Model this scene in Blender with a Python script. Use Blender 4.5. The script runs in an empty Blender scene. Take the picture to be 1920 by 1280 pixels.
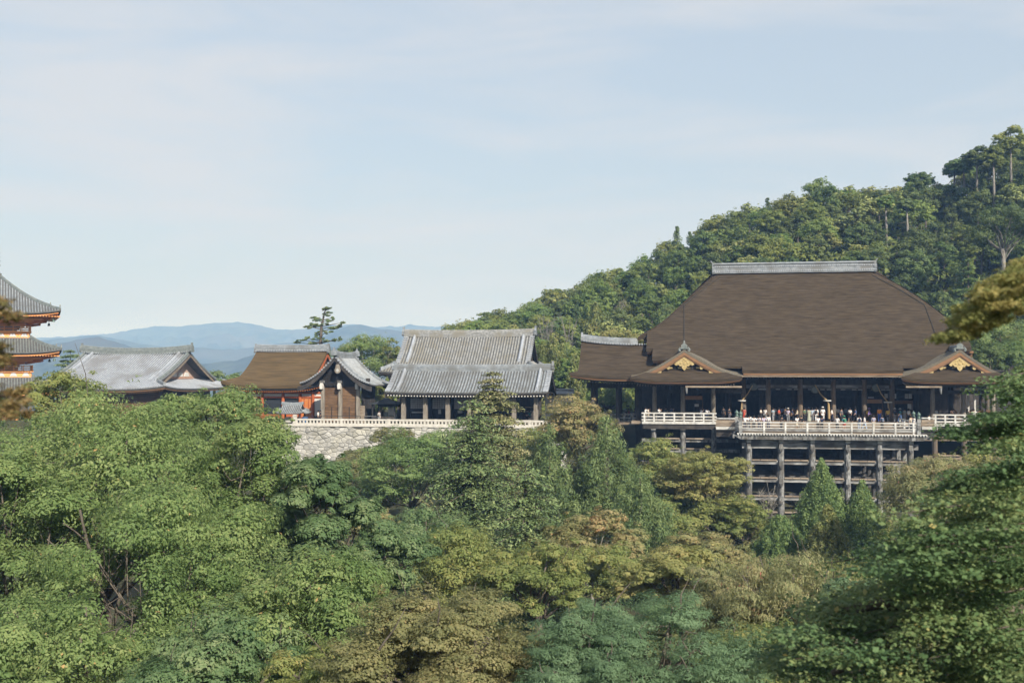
import bpy, math, random
import numpy as np
from mathutils import Vector, Matrix

# ---------------------------------------------------------------- camera, world, sun, exposure
SC = bpy.context.scene
COL = SC.collection
R = math.radians
F = 2000.0 / 1920.0                      # focal length / picture width
YAW, PITCH = math.atan(340 / 2000.0), math.atan(55 / 2000.0)
CAMZ = 20.0
cam_d = bpy.data.cameras.new('camera')
cam = bpy.data.objects.new('camera', cam_d)
COL.objects.link(cam)
cam.location = (0, 0, CAMZ)
cam.rotation_euler = (math.pi / 2 + PITCH, 0, YAW)
cam_d.sensor_width = 36.0
cam_d.lens = 36.0 * F
cam_d.clip_start = 0.1
cam_d.clip_end = 60000
cam_d.dof.use_dof = True
cam_d.dof.focus_distance = 128
cam_d.dof.aperture_fstop = 2.0
SC.camera = cam

SUN_EL, SUN_AZ = 34.0, 38.0              # azimuth measured from straight behind the camera, towards its right hand
sun_dir = Vector((math.sin(R(SUN_AZ)) * math.cos(R(SUN_EL)), -math.cos(R(SUN_AZ)) * math.cos(R(SUN_EL)), math.sin(R(SUN_EL))))
world = bpy.data.worlds.new('World')
SC.world = world
world.use_nodes = True
wn, wl = world.node_tree.nodes, world.node_tree.links
wn.clear()
wo = wn.new('ShaderNodeOutputWorld')
bg = wn.new('ShaderNodeBackground')
bg.inputs['Strength'].default_value = 0.15
sky = wn.new('ShaderNodeTexSky')
sky.sky_type = 'NISHITA'
sky.sun_disc = False
sky.sun_elevation = R(SUN_EL)
sky.sun_rotation = math.atan2(sun_dir.x, sun_dir.y)
sky.altitude = 120
sky.air_density = 1.3
sky.dust_density = 3.2
sky.ozone_density = 1.4
# thin high cloud: streaks of pale white over the clear sky, all round
tc = wn.new('ShaderNodeTexCoord')
mp = wn.new('ShaderNodeMapping')
mp.inputs['Scale'].default_value = (1.6, 1.6, 9.0)
mp.inputs['Rotation'].default_value = (0.05, 0.10, 0.5)
wl.new(tc.outputs['Generated'], mp.inputs['Vector'])
nz = wn.new('ShaderNodeTexNoise')
nz.inputs['Scale'].default_value = 1.9
nz.inputs['Detail'].default_value = 9
nz.inputs['Roughness'].default_value = 0.58
nz.inputs['Distortion'].default_value = 0.5
wl.new(mp.outputs['Vector'], nz.inputs['Vector'])
cr = wn.new('ShaderNodeValToRGB')
cr.color_ramp.elements[0].position = 0.38
cr.color_ramp.elements[0].color = (0.0, 0.0, 0.0, 1)
cr.color_ramp.elements[1].position = 0.66
cr.color_ramp.elements[1].color = (0.85, 0.85, 0.85, 1)
wl.new(nz.outputs['Fac'], cr.inputs['Fac'])
veil = wn.new('ShaderNodeMixRGB')          # thin even haze over the whole sky
veil.inputs['Fac'].default_value = 0.80
veil.inputs['Color2'].default_value = (1.98, 2.24, 2.58, 1)
wl.new(sky.outputs['Color'], veil.inputs['Color1'])
mx = wn.new('ShaderNodeMixRGB')
mx.inputs['Color2'].default_value = (2.74, 2.84, 3.02, 1)
wl.new(cr.outputs['Color'], mx.inputs['Fac'])
wl.new(veil.outputs['Color'], mx.inputs['Color1'])
wl.new(mx.outputs['Color'], bg.inputs['Color'])
wl.new(bg.outputs['Background'], wo.inputs['Surface'])

sun_d = bpy.data.lights.new('sun', 'SUN')
sun_d.energy = 5.0
sun_d.angle = R(0.53)
sun_d.color = (1.0, 0.945, 0.86)
sun = bpy.data.objects.new('sun', sun_d)
COL.objects.link(sun)
sun.location = (30, -30, 80)
sun.rotation_euler = (-sun_dir).to_track_quat('-Z', 'Y').to_euler()

SC.view_settings.view_transform = 'Standard'
SC.view_settings.look = 'None'
SC.view_settings.exposure = 0.75
SC.view_settings.gamma = 1.0
SC.view_settings.use_curve_mapping = False
SC.render.engine = 'CYCLES'
SC.cycles.max_bounces = 8
SC.cycles.diffuse_bounces = 5
SC.cycles.glossy_bounces = 2
SC.cycles.transmission_bounces = 3
SC.cycles.transparent_max_bounces = 4
SC.cycles.volume_bounces = 0
SC.cycles.use_denoising = True
SC.cycles.denoising_prefilter = 'ACCURATE'
SC.cycles.sample_clamp_indirect = 6

# ---------------------------------------------------------------- helpers
_cy, _sy, _cp, _sp = math.cos(YAW), math.sin(YAW), math.cos(PITCH), math.sin(PITCH)
FWD = Vector((-_sy * _cp, _cy * _cp, _sp))
RGT = Vector((_cy, _sy, 0))
UPV = RGT.cross(FWD)


def at(px, py, y):
    """the point of the place seen at pixel (px, py) of the 1920 x 1280 photograph, at depth y"""
    d = FWD + RGT * ((px - 960) / 2000.0) + UPV * (-(py - 640) / 2000.0)
    return Vector((0, 0, CAMZ)) + d * (y / d.y)


def proj(x, y, z):
    d = Vector((x, y, z - CAMZ))
    w = d.dot(FWD)
    return 960 + 2000 * d.dot(RGT) / w, 640 - 2000 * d.dot(UPV) / w


def X(px, y):
    return at(px, 695, y).x


def Z(py, y, px=1300):
    return at(px, py, y).z


def mpp(px, y):
    """metres per photograph pixel at that place"""
    return (at(px, 695, y) - Vector((0, 0, CAMZ))).dot(FWD) / 2000.0


ORG = {}


def tag(o, label=None, cat=None, group=None, kind=None):
    if label: o['label'] = label
    if cat: o['category'] = cat
    if group: o['group'] = group
    if kind: o['kind'] = kind
    return o


def E(name, label, cat, loc, group=None, rz=0.0):
    o = bpy.data.objects.new(name, None)
    o.empty_display_size = 0.3
    COL.objects.link(o)
    o.location = loc
    o.rotation_euler = (0, 0, rz)
    ORG[o.name] = Vector(loc)
    return tag(o, label, cat, group)


class MB:
    def __init__(s):
        s.v, s.f = [], []

    def quad(s, a, b, c, d):
        n = len(s.v)
        s.v += [tuple(a), tuple(b), tuple(c), tuple(d)]
        s.f.append((n, n + 1, n + 2, n + 3))

    def box(s, c, d):
        x, y, z = c
        a, b, h = d[0] / 2, d[1] / 2, d[2] / 2
        n = len(s.v)
        s.v += [(x - a, y - b, z - h), (x + a, y - b, z - h), (x + a, y + b, z - h), (x - a, y + b, z - h),
                (x - a, y - b, z + h), (x + a, y - b, z + h), (x + a, y + b, z + h), (x - a, y + b, z + h)]
        s.f += [tuple(n + i for i in q) for q in ((3, 2, 1, 0), (4, 5, 6, 7), (0, 1, 5, 4), (1, 2, 6, 5), (2, 3, 7, 6), (3, 0, 4, 7))]
        return s

    def span(s, x0, x1, y0, y1, z0, z1):
        return s.box(((x0 + x1) / 2, (y0 + y1) / 2, (z0 + z1) / 2), (abs(x1 - x0), abs(y1 - y0), abs(z1 - z0)))

    def beam(s, p, q, w, h):
        p, q = Vector(p), Vector(q)
        d = (q - p).normalized()
        up = Vector((0, 0, 1)) if abs(d.z) < 0.95 else Vector((0, 1, 0))
        sx = d.cross(up).normalized() * w / 2
        sz = sx.cross(d).normalized() * h / 2
        n = len(s.v)
        for e in (p, q):
            s.v += [tuple(e - sx - sz), tuple(e + sx - sz), tuple(e + sx + sz), tuple(e - sx + sz)]
        s.f += [tuple(n + i for i in q) for q in ((0, 1, 2, 3), (7, 6, 5, 4), (0, 4, 5, 1), (1, 5, 6, 2), (2, 6, 7, 3), (3, 7, 4, 0))]
        return s

    def tube(s, pts, rad, n=8, cap=True):
        pts = [Vector(p) for p in pts]
        if not hasattr(rad, '__len__'): rad = [rad] * len(pts)
        b = len(s.v)
        ref = Vector((0.31, 0.17, 0.93))
        for i, p in enumerate(pts):
            d = (pts[min(i + 1, len(pts) - 1)] - pts[max(i - 1, 0)])
            d = d.normalized() if d.length > 1e-9 else Vector((0, 0, 1))
            if abs(d.dot(ref)) > 0.95: ref = Vector((0.9, 0.3, 0.1))
            u = (ref - d * ref.dot(d)).normalized()
            w = d.cross(u)
            for k in range(n):
                a = 2 * math.pi * k / n
                s.v.append(tuple(p + (u * math.cos(a) + w * math.sin(a)) * rad[i]))
        for i in range(len(pts) - 1):
            for k in range(n):
                s.f.append((b + i * n + k, b + i * n + (k + 1) % n, b + (i + 1) * n + (k + 1) % n, b + (i + 1) * n + k))
        if cap:
            s.f.append(tuple(b + k for k in reversed(range(n))))
            s.f.append(tuple(b + (len(pts) - 1) * n + k for k in range(n)))
        return s

    def lathe(s, base, prof, n=10):
        x, y, z = base
        return s.tube([(x, y, z + h) for r, h in prof], [r for r, h in prof], n)

    def grid(s, rows):
        b, m = len(s.v), len(rows[0])
        for r in rows: s.v += [tuple(p) for p in r]
        for i in range(len(rows) - 1):
            for k in range(m - 1):
                s.f.append((b + i * m + k, b + i * m + k + 1, b + (i + 1) * m + k + 1, b + (i + 1) * m + k))
        return s

    def slab(s, rows, t):
        """a grid with thickness t downwards and closed edges"""
        b, m, n = len(s.v), len(rows[0]), len(rows)
        for r in rows: s.v += [tuple(p) for p in r]
        for r in rows: s.v += [(p[0], p[1], p[2] - t) for p in r]
        q = n * m
        I = lambda i, k, lo=0: b + i * m + k + (q if lo else 0)
        for i in range(n - 1):
            for k in range(m - 1):
                s.f.append((I(i, k), I(i, k + 1), I(i + 1, k + 1), I(i + 1, k)))
                s.f.append((I(i, k, 1), I(i + 1, k, 1), I(i + 1, k + 1, 1), I(i, k + 1, 1)))
        for k in range(m - 1):
            s.f.append((I(0, k), I(0, k, 1), I(0, k + 1, 1), I(0, k + 1)))
            s.f.append((I(n - 1, k), I(n - 1, k + 1), I(n - 1, k + 1, 1), I(n - 1, k, 1)))
        for i in range(n - 1):
            s.f.append((I(i, 0), I(i + 1, 0), I(i + 1, 0, 1), I(i, 0, 1)))
            s.f.append((I(i, m - 1), I(i, m - 1, 1), I(i + 1, m - 1, 1), I(i + 1, m - 1)))
        return s

    def prism(s, poly, off):
        """closed polygon of 3-D points pushed along off"""
        b, n = len(s.v), len(poly)
        off = Vector(off)
        s.v += [tuple(p) for p in poly] + [tuple(Vector(p) + off) for p in poly]
        s.f.append(tuple(b + i for i in range(n)))
        s.f.append(tuple(b + n + i for i in reversed(range(n))))
        for i in range(n):
            j = (i + 1) % n
            s.f.append((b + j, b + i, b + n + i, b + n + j))
        return s

    def add(s, o, mat=None):
        b = len(s.v)
        s.v += [tuple(mat @ Vector(p)) for p in o.v] if mat else o.v
        s.f += [tuple(i + b for i in f) for f in o.f]
        return s

    def build(s, name, mat, parent=None, smooth=False, label=None, cat=None, group=None, kind=None, recalc=True):
        o0 = ORG.get(parent.name, Vector((0, 0, 0))) if parent is not None else None
        if o0 is None:
            vs = np.array(s.v)
            lo, hi = vs.min(0), vs.max(0)
            o0 = Vector(((lo[0] + hi[0]) / 2, (lo[1] + hi[1]) / 2, lo[2]))
        me = bpy.data.meshes.new(name)
        me.from_pydata([(p[0] - o0.x, p[1] - o0.y, p[2] - o0.z) for p in s.v], [], s.f)
        if recalc:
            import bmesh
            bm = bmesh.new()
            bm.from_mesh(me)
            bmesh.ops.recalc_face_normals(bm, faces=bm.faces)
            bm.to_mesh(me)
            bm.free()
        me.materials.append(mat)
        if smooth: me.polygons.foreach_set('use_smooth', [True] * len(me.polygons))
        o = bpy.data.objects.new(name, me)
        COL.objects.link(o)
        if parent is not None:
            o.parent = parent
        else:
            o.location = o0
        ORG[o.name] = o0
        return tag(o, label, cat, group, kind)


def children(o):
    return [c for c in bpy.data.objects if c.parent == o]


def copy_tree(o, parent=None, kids=None):
    c = o.copy()
    COL.objects.link(c)
    c.parent = parent
    for ch in (kids if kids is not None else children(o)):
        copy_tree(ch, c)
    return c


# ---------------------------------------------------------------- materials
def pmat(name, c1, c2=None, scale=2.0, rough=0.75, spec=0.25, bump=0.0, stretch=(1, 1, 1), lo=0.35, hi=0.65, c3=None,
         s3=0.4, metallic=0.0, bscale=None, detail=6.0, objrand=0.0):
    c1, c2, c3 = (None if c is None else tuple(x * 0.655 for x in c) for c in (c1, c2, c3))
    m = bpy.data.materials.new(name)
    m.use_nodes = True
    n, l = m.node_tree.nodes, m.node_tree.links
    b = n['Principled BSDF']
    b.inputs['Roughness'].default_value = rough
    b.inputs['Specular IOR Level'].default_value = spec
    b.inputs['Metallic'].default_value = metallic
    b.inputs['Base Color'].default_value = (*c1, 1)
    if c2 is None and not bump: return m
    t = n.new('ShaderNodeTexCoord')
    g = n.new('ShaderNodeMapping')
    g.inputs['Scale'].default_value = stretch
    l.new(t.outputs['Object'], g.inputs['Vector'])
    z = n.new('ShaderNodeTexNoise')
    z.inputs['Scale'].default_value = scale
    z.inputs['Detail'].default_value = detail
    z.inputs['Roughness'].default_value = 0.62
    l.new(g.outputs['Vector'], z.inputs['Vector'])
    if c2 is not None:
        r = n.new('ShaderNodeValToRGB')
        r.color_ramp.elements[0].position, r.color_ramp.elements[0].color = lo, (*c1, 1)
        r.color_ramp.elements[1].position, r.color_ramp.elements[1].color = hi, (*c2, 1)
        l.new(z.outputs['Fac'], r.inputs['Fac'])
        out = r.outputs['Color']
        if c3 is not None:
            z3 = n.new('ShaderNodeTexNoise')
            z3.inputs['Scale'].default_value = s3
            z3.inputs['Detail'].default_value = 5
            l.new(t.outputs['Object'], z3.inputs['Vector'])
            r3 = n.new('ShaderNodeValToRGB')
            r3.color_ramp.elements[0].position, r3.color_ramp.elements[1].position = 0.46, 0.64
            l.new(z3.outputs['Fac'], r3.inputs['Fac'])
            x = n.new('ShaderNodeMixRGB')
            x.inputs['Color2'].default_value = (*c3, 1)
            l.new(r3.outputs['Color'], x.inputs['Fac'])
            l.new(out, x.inputs['Color1'])
            out = x.outputs['Color']
        if objrand:
            oi = n.new('ShaderNodeObjectInfo')
            mr = n.new('ShaderNodeMapRange')
            mr.inputs['To Min'].default_value, mr.inputs['To Max'].default_value = 1 - objrand, 1 + objrand
            l.new(oi.outputs['Random'], mr.inputs['Value'])
            hs = n.new('ShaderNodeHueSaturation')
            l.new(mr.outputs['Result'], hs.inputs['Value'])
            l.new(out, hs.inputs['Color'])
            out = hs.outputs['Color']
        l.new(out, b.inputs['Base Color'])
    if bump:
        bz = z
        if bscale:
            bz = n.new('ShaderNodeTexNoise')
            bz.inputs['Scale'].default_value = bscale
            bz.inputs['Detail'].default_value = 4
            l.new(g.outputs['Vector'], bz.inputs['Vector'])
        bp = n.new('ShaderNodeBump')
        bp.inputs['Strength'].default_value = bump
        bp.inputs['Distance'].default_value = 0.08
        l.new(bz.outputs['Fac'], bp.inputs['Height'])
        l.new(bp.outputs['Normal'], b.inputs['Normal'])
    return m


def leafmat(name, cols, trans=0.52, objrand=0.0, rough=0.55, spec=0.18, hue=0.0):
    """leaf colours picked per leaf by its own random value"""
    m = bpy.data.materials.new(name)
    m.use_nodes = True
    n, l = m.node_tree.nodes, m.node_tree.links
    b = n['Principled BSDF']
    b.inputs['Roughness'].default_value = rough
    b.inputs['Specular IOR Level'].default_value = spec
    a = n.new('ShaderNodeAttribute')
    a.attribute_name = 'tint'
    r = n.new('ShaderNodeValToRGB')
    e = r.color_ramp.elements
    while len(e) < len(cols): e.new(0.5)
    for i, c in enumerate(cols):
        e[i].position = c[0]
        e[i].color = (*c[1], 1)
    l.new(a.outputs['Fac'], r.inputs['Fac'])
    out = r.outputs['Color']
    if objrand or hue:
        oi = n.new('ShaderNodeObjectInfo')
        hs = n.new('ShaderNodeHueSaturation')
        for key, amp, mid in (('Value', objrand, 1.0), ('Hue', hue, 0.5)):
            if not amp: continue
            mr = n.new('ShaderNodeMapRange')
            mr.inputs['To Min'].default_value, mr.inputs['To Max'].default_value = mid - amp, mid + amp
            if key == 'Hue':
                wnz = n.new('ShaderNodeTexWhiteNoise')
                wnz.noise_dimensions = '1D'
                l.new(oi.outputs['Random'], wnz.inputs['W'])
                l.new(wnz.outputs['Value'], mr.inputs['Value'])
            else:
                l.new(oi.outputs['Random'], mr.inputs['Value'])
            l.new(mr.outputs['Result'], hs.inputs[key])
        l.new(out, hs.inputs['Color'])
        out = hs.outputs['Color']
    l.new(out, b.inputs['Base Color'])
    t = n.new('ShaderNodeBsdfTranslucent')
    l.new(out, t.inputs['Color'])
    mxs = n.new('ShaderNodeMixShader')
    mxs.inputs['Fac'].default_value = trans
    l.new(b.outputs['BSDF'], mxs.inputs[1])
    l.new(t.outputs['BSDF'], mxs.inputs[2])
    l.new(mxs.outputs['Shader'], n['Material Output'].inputs['Surface'])
    return m


M = {}
M['bark_roof'] = pmat('bark_roof', (0.040, 0.0305, 0.0195), (0.099, 0.0755, 0.052), scale=1.0, rough=0.9, spec=0.1, stretch=(0.55, 3.2, 6.0), lo=0.33, hi=0.70, bump=0.5, detail=5)
M['bark_roof_tan'] = pmat('bark_roof_tan', (0.080, 0.056, 0.027), (0.160, 0.112, 0.057), scale=1.0, rough=0.9, spec=0.1, stretch=(0.30, 2.6, 4.6), lo=0.33, hi=0.70, bump=0.5, detail=3.5)
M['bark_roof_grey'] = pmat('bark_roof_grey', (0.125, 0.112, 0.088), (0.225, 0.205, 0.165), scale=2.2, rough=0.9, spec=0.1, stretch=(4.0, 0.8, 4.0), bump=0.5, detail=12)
M['bark_edge'] = pmat('bark_edge', (0.20, 0.115, 0.065), (0.36, 0.20, 0.105), scale=1.2, stretch=(0.4, 0.4, 9), rough=0.85)
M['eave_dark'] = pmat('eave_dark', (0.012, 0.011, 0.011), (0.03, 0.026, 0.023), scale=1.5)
M['tile'] = pmat('tile', (0.185, 0.215, 0.245), (0.36, 0.395, 0.43), scale=2.6, rough=0.5, spec=0.45, bump=0.15, c3=(0.19, 0.20, 0.205), s3=0.5)
M['tile_pale'] = pmat('tile_pale', (0.32, 0.355, 0.415), (0.455, 0.495, 0.555), scale=2.2, rough=0.45, spec=0.5, c3=(0.28, 0.29, 0.31), s3=0.3)
M['tile_old'] = pmat('tile_old', (0.18, 0.19, 0.195), (0.41, 0.42, 0.42), scale=3.0, rough=0.6, spec=0.4, bump=0.2, c3=(0.26, 0.25, 0.215), s3=0.6)
M['tile_green'] = pmat('tile_green', (0.14, 0.17, 0.175), (0.26, 0.29, 0.285), scale=2.4, rough=0.5, spec=0.45)
M['tile_gap'] = pmat('tile_gap', (0.085, 0.088, 0.09), (0.15, 0.15, 0.148), scale=2.0, rough=0.7)
M['wood_grey'] = pmat('wood_grey', (0.085, 0.085, 0.085), (0.42, 0.43, 0.435), scale=2.4, rough=0.85, spec=0.15, stretch=(1.4, 1.4, 0.5), lo=0.38, hi=0.62, bump=0.3, c3=(0.13, 0.125, 0.115), s3=0.8)
M['wood_beam'] = pmat('wood_beam', (0.12, 0.122, 0.125), (0.46, 0.47, 0.47), scale=1.8, rough=0.85, spec=0.15, stretch=(0.4, 1.5, 1.8), lo=0.36, hi=0.6, bump=0.2, c3=(0.16, 0.155, 0.15), s3=0.6)
M['wood_shaded'] = pmat('wood_shaded', (0.06, 0.06, 0.06), (0.15, 0.145, 0.14), scale=1.8, rough=0.85, spec=0.15)  # darkened copy of the frame wood: under-stage shade put into the colour
M['wood_pale'] = pmat('wood_pale', (0.40, 0.415, 0.42), (0.80, 0.805, 0.79), scale=2.4, rough=0.8, spec=0.2, lo=0.3, hi=0.6, c3=(0.50, 0.49, 0.46), s3=0.9)
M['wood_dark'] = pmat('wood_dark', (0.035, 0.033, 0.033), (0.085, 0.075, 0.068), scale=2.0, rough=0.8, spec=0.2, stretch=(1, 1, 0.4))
M['wood_pillar'] = pmat('wood_pillar', (0.10, 0.075, 0.055), (0.24, 0.185, 0.135), scale=2.2, rough=0.8, spec=0.2, stretch=(2, 2, 0.3), c3=(0.15, 0.135, 0.12), s3=1.0)
M['wood_brown'] = pmat('wood_brown', (0.12, 0.070, 0.038), (0.24, 0.145, 0.080), scale=2.0, rough=0.75, spec=0.2, stretch=(0.5, 1, 4), objrand=0.18)
M['wood_plank'] = pmat('wood_plank', (0.20, 0.155, 0.115), (0.36, 0.30, 0.235), scale=2.0, rough=0.85, stretch=(0.5, 1, 3), objrand=0.2)
M['wood_post'] = pmat('wood_post', (0.19, 0.165, 0.135), (0.36, 0.325, 0.28), scale=2.2, rough=0.85, stretch=(2, 2, 0.4))
M['vermilion'] = pmat('vermilion', (0.42, 0.105, 0.035), (0.52, 0.155, 0.055), scale=1.5, rough=0.6, spec=0.25)
M['orange_red'] = pmat('orange_red', (0.60, 0.20, 0.055), (0.68, 0.26, 0.085), scale=1.5, rough=0.6, spec=0.25)
M['pagoda_orange'] = pmat('pagoda_orange', (0.98, 0.42, 0.15), (1.0, 0.50, 0.20), scale=1.5, rough=0.6)
M['ochre'] = pmat('ochre', (0.48, 0.24, 0.085), (0.56, 0.31, 0.13), scale=1.5, rough=0.6)
M['plaster'] = pmat('plaster', (0.74, 0.73, 0.70), (0.80, 0.79, 0.77), scale=1.0, rough=0.9, spec=0.1)
M['blue_green'] = pmat('blue_green', (0.09, 0.15, 0.17), (0.16, 0.24, 0.25), scale=4.0, rough=0.6)
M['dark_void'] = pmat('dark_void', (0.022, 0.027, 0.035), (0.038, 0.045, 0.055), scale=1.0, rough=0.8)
M['stone_pale'] = pmat('stone_pale', (0.58, 0.56, 0.52), (0.76, 0.74, 0.69), scale=2.2, rough=0.9, spec=0.15, bump=0.15)
M['stone_wall'] = pmat('stone_wall', (0.36, 0.36, 0.345), (0.60, 0.592, 0.565), scale=1.4, rough=0.9, spec=0.1, bump=0.5, bscale=5.0, objrand=0.26, c3=(0.46, 0.45, 0.40), s3=0.5)
M['joint'] = pmat('joint', (0.16, 0.155, 0.135), (0.26, 0.25, 0.215), scale=2.0, rough=0.95)
M['gold'] = pmat('gold', (0.50, 0.37, 0.15), (0.74, 0.60, 0.31), scale=5.0, rough=0.45, spec=0.4, metallic=0.35)
M['bronze_green'] = pmat('bronze_green', (0.10, 0.16, 0.14), (0.20, 0.28, 0.25), scale=6.0, rough=0.55, metallic=0.3)
M['bronze_dark'] = pmat('bronze_dark', (0.10, 0.12, 0.115), (0.16, 0.18, 0.17), scale=4.0, rough=0.45, metallic=0.5)
M['rope'] = pmat('rope', (0.36, 0.25, 0.12), (0.50, 0.37, 0.20), scale=12.0, rough=0.9)
M['iron'] = pmat('iron', (0.03, 0.032, 0.034), (0.06, 0.06, 0.06), scale=4.0, rough=0.5)
M['steel'] = pmat('steel', (0.45, 0.46, 0.47), rough=0.4, metallic=0.6)
M['paper'] = pmat('paper', (0.72, 0.72, 0.70), (0.55, 0.56, 0.56), scale=6.0, rough=0.8)
M['lattice_white'] = pmat('lattice_white', (0.58, 0.57, 0.60), (0.68, 0.67, 0.70), scale=2.0, rough=0.9)
M['blue_tub'] = pmat('blue_tub', (0.06, 0.13, 0.28), rough=0.5)
M['terracotta'] = pmat('terracotta', (0.45, 0.26, 0.18), (0.55, 0.36, 0.27), scale=3.0, rough=0.9)
M['black_roof'] = pmat('black_roof', (0.035, 0.042, 0.05), (0.055, 0.062, 0.07), scale=2.0, rough=0.6)
M['bark'] = pmat('bark', (0.085, 0.072, 0.058), (0.20, 0.172, 0.14), scale=3.0, rough=0.95, stretch=(2, 2, 0.5), bump=0.4)
M['bark_pale'] = pmat('bark_pale', (0.18, 0.17, 0.15), (0.33, 0.31, 0.28), scale=3.0, rough=0.95, stretch=(2, 2, 0.5))
M['soil'] = pmat('soil', (0.045, 0.048, 0.026), (0.09, 0.085, 0.045), scale=0.35, rough=0.95, c3=(0.05, 0.065, 0.028), s3=0.12)
M['forest_far'] = pmat('forest_far', (0.018, 0.030, 0.016), (0.085, 0.100, 0.055), scale=0.02, rough=0.95, detail=12, c3=(0.085, 0.085, 0.060), s3=0.005)

# ---------------------------------------------------------------- setting: ground, mountains, air
def sstep(t):
    t = np.clip(t, 0, 1)
    return t * t * (3 - 2 * t)


_perm = np.random.default_rng(5).random((256, 256))


def vnoise(x, y):
    x, y = np.asarray(x, float), np.asarray(y, float)
    xi, yi = np.floor(x).astype(int), np.floor(y).astype(int)
    fx, fy = x - xi, y - yi
    fx, fy = fx * fx * (3 - 2 * fx), fy * fy * (3 - 2 * fy)
    g = lambda a, b: _perm[a % 256, b % 256]
    return (g(xi, yi) * (1 - fx) + g(xi + 1, yi) * fx) * (1 - fy) + (g(xi, yi + 1) * (1 - fx) + g(xi + 1, yi + 1) * fx) * fy


def fbm(x, y, o=5):
    s, a, t = 0, 1, 0
    for i in range(o):
        s = s + a * vnoise(x * 2 ** i + 17 * i, y * 2 ** i + 5 * i)
        t += a
        a *= 0.5
    return s / t


WALL_Y = 134.0
WX1 = X(1062, WALL_Y)
TERR_Z = Z(801, WALL_Y)
HILL_Y = 262.0
SKYLINE = [(-900, 700), (0, 745), (500, 735), (760, 690), (840, 617), (900, 607), (950, 594), (1010, 578), (1060, 553), (1090, 543), (1150, 518),
           (1200, 499), (1250, 472), (1300, 438), (1350, 421), (1400, 393), (1450, 373), (1500, 362), (1540, 353), (1600, 352), (1650, 352),
           (1700, 350), (1750, 352), (1790, 330), (1840, 300), (1880, 285), (1920, 270), (2050, 230), (2400, 170)]
_hx = np.array([X(p[0], HILL_Y) for p in SKYLINE])
_hz = np.array([Z(p[1], HILL_Y, p[0]) - 7.5 for p in SKYLINE])
FLOOR_Z = Z(790, 137, 1300)


def ground_z(x, y):
    x, y = np.broadcast_arrays(np.asarray(x, float), np.asarray(y, float))
    hall = np.interp(y, [-400, -30, 0, 8, 22, 45, 90, 112, 124, 137, 150, 165], [30, 21, 18.2, 13.5, 5.5, 1.5, 1.0, 2.0, 3.0, 7.5, 12.6, 13.4])
    terr = np.interp(y, [-400, -30, 0, 8, 22, 45, 80, 120, 134.3, 134.9, 165], [30, 21, 18.2, 13.5, 5.5, 1.5, 2.5, 6.3, 7.8, TERR_Z, TERR_Z])
    k = sstep((x - (WX1 - 0.2)) / 1.5)
    z = terr * (1 - k) + hall * k
    zr = np.interp(x, _hx, _hz)
    up = sstep((y - 162) / (HILL_Y - 162))
    hill = 13 + (zr - 13) * up
    back = np.maximum(zr - (y - HILL_Y) * 0.38, -75 + 0 * y)
    z = np.where(y > 165, np.where(y > HILL_Y, back, hill), z)
    z = np.where(y > 650, np.minimum(z, -75), z)
    bump = (fbm(x * 0.12, y * 0.12, 4) - 0.5) * 1.4
    return z + bump * np.where((y > 5) & (y < 128), 1, np.where(y > 170, 1.5, 0))


def gz(x, y):
    return float(ground_z(x, y))


xs = np.concatenate([-np.geomspace(7000, 110, 24), np.arange(-108, 112, 3.0), np.geomspace(115, 7000, 24)])
ys = np.concatenate([[-280, -150, -80, -40, -20, -8], np.arange(0, 132, 3.0), [132.6, 134.3, 134.9, 137], np.arange(140, 300, 4.0),
                     np.geomspace(304, 6000, 36)])
gx, gy = np.meshgrid(xs, ys)
gzv = ground_z(gx, gy)
b = MB()
b.grid([[(gx[i, k], gy[i, k], gzv[i, k]) for k in range(len(xs))] for i in range(len(ys))])
b.build('ground', M['soil'], smooth=True, kind='structure', label='dark wooded valley floor rising to the temple terrace and hillside')

CRESTS = [
    (4450, 1450, 21, [(-400, 645), (60, 634), (110, 632), (150, 629), (200, 626), (250, 617), (300, 611), (345, 611), (375, 608), (420, 604), (440, 603), (470, 607),
                  (500, 614), (530, 618), (560, 618), (590, 613), (620, 610), (660, 608), (700, 612), (740, 612), (770, 608), (800, 611), (840, 613), (900, 618), (1100, 628), (2400, 650)],
     'pale blue far mountain ridge with the highest crest'),
    (3000, 780, 33, [(-400, 655), (60, 640), (130, 633), (150, 630), (180, 629), (210, 633), (250, 642), (300, 648), (370, 652), (420, 656), (470, 652), (560, 640), (600, 632), (630, 619),
                  (655, 610), (672, 608), (690, 611), (710, 616), (750, 620), (800, 626), (1000, 640), (2400, 660)],
     'blue middle mountain ridge below the far crest'),
    (2000, 590, 47, [(-400, 672), (60, 655), (120, 641), (160, 634), (185, 632), (215, 640), (250, 652), (300, 668), (380, 682), (440, 676), (480, 664), (540, 654), (600, 650), (680, 655), (760, 652), (900, 660), (2400, 675)],
     'deeper blue mountain slope just above the temple roofs'),
]
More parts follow.
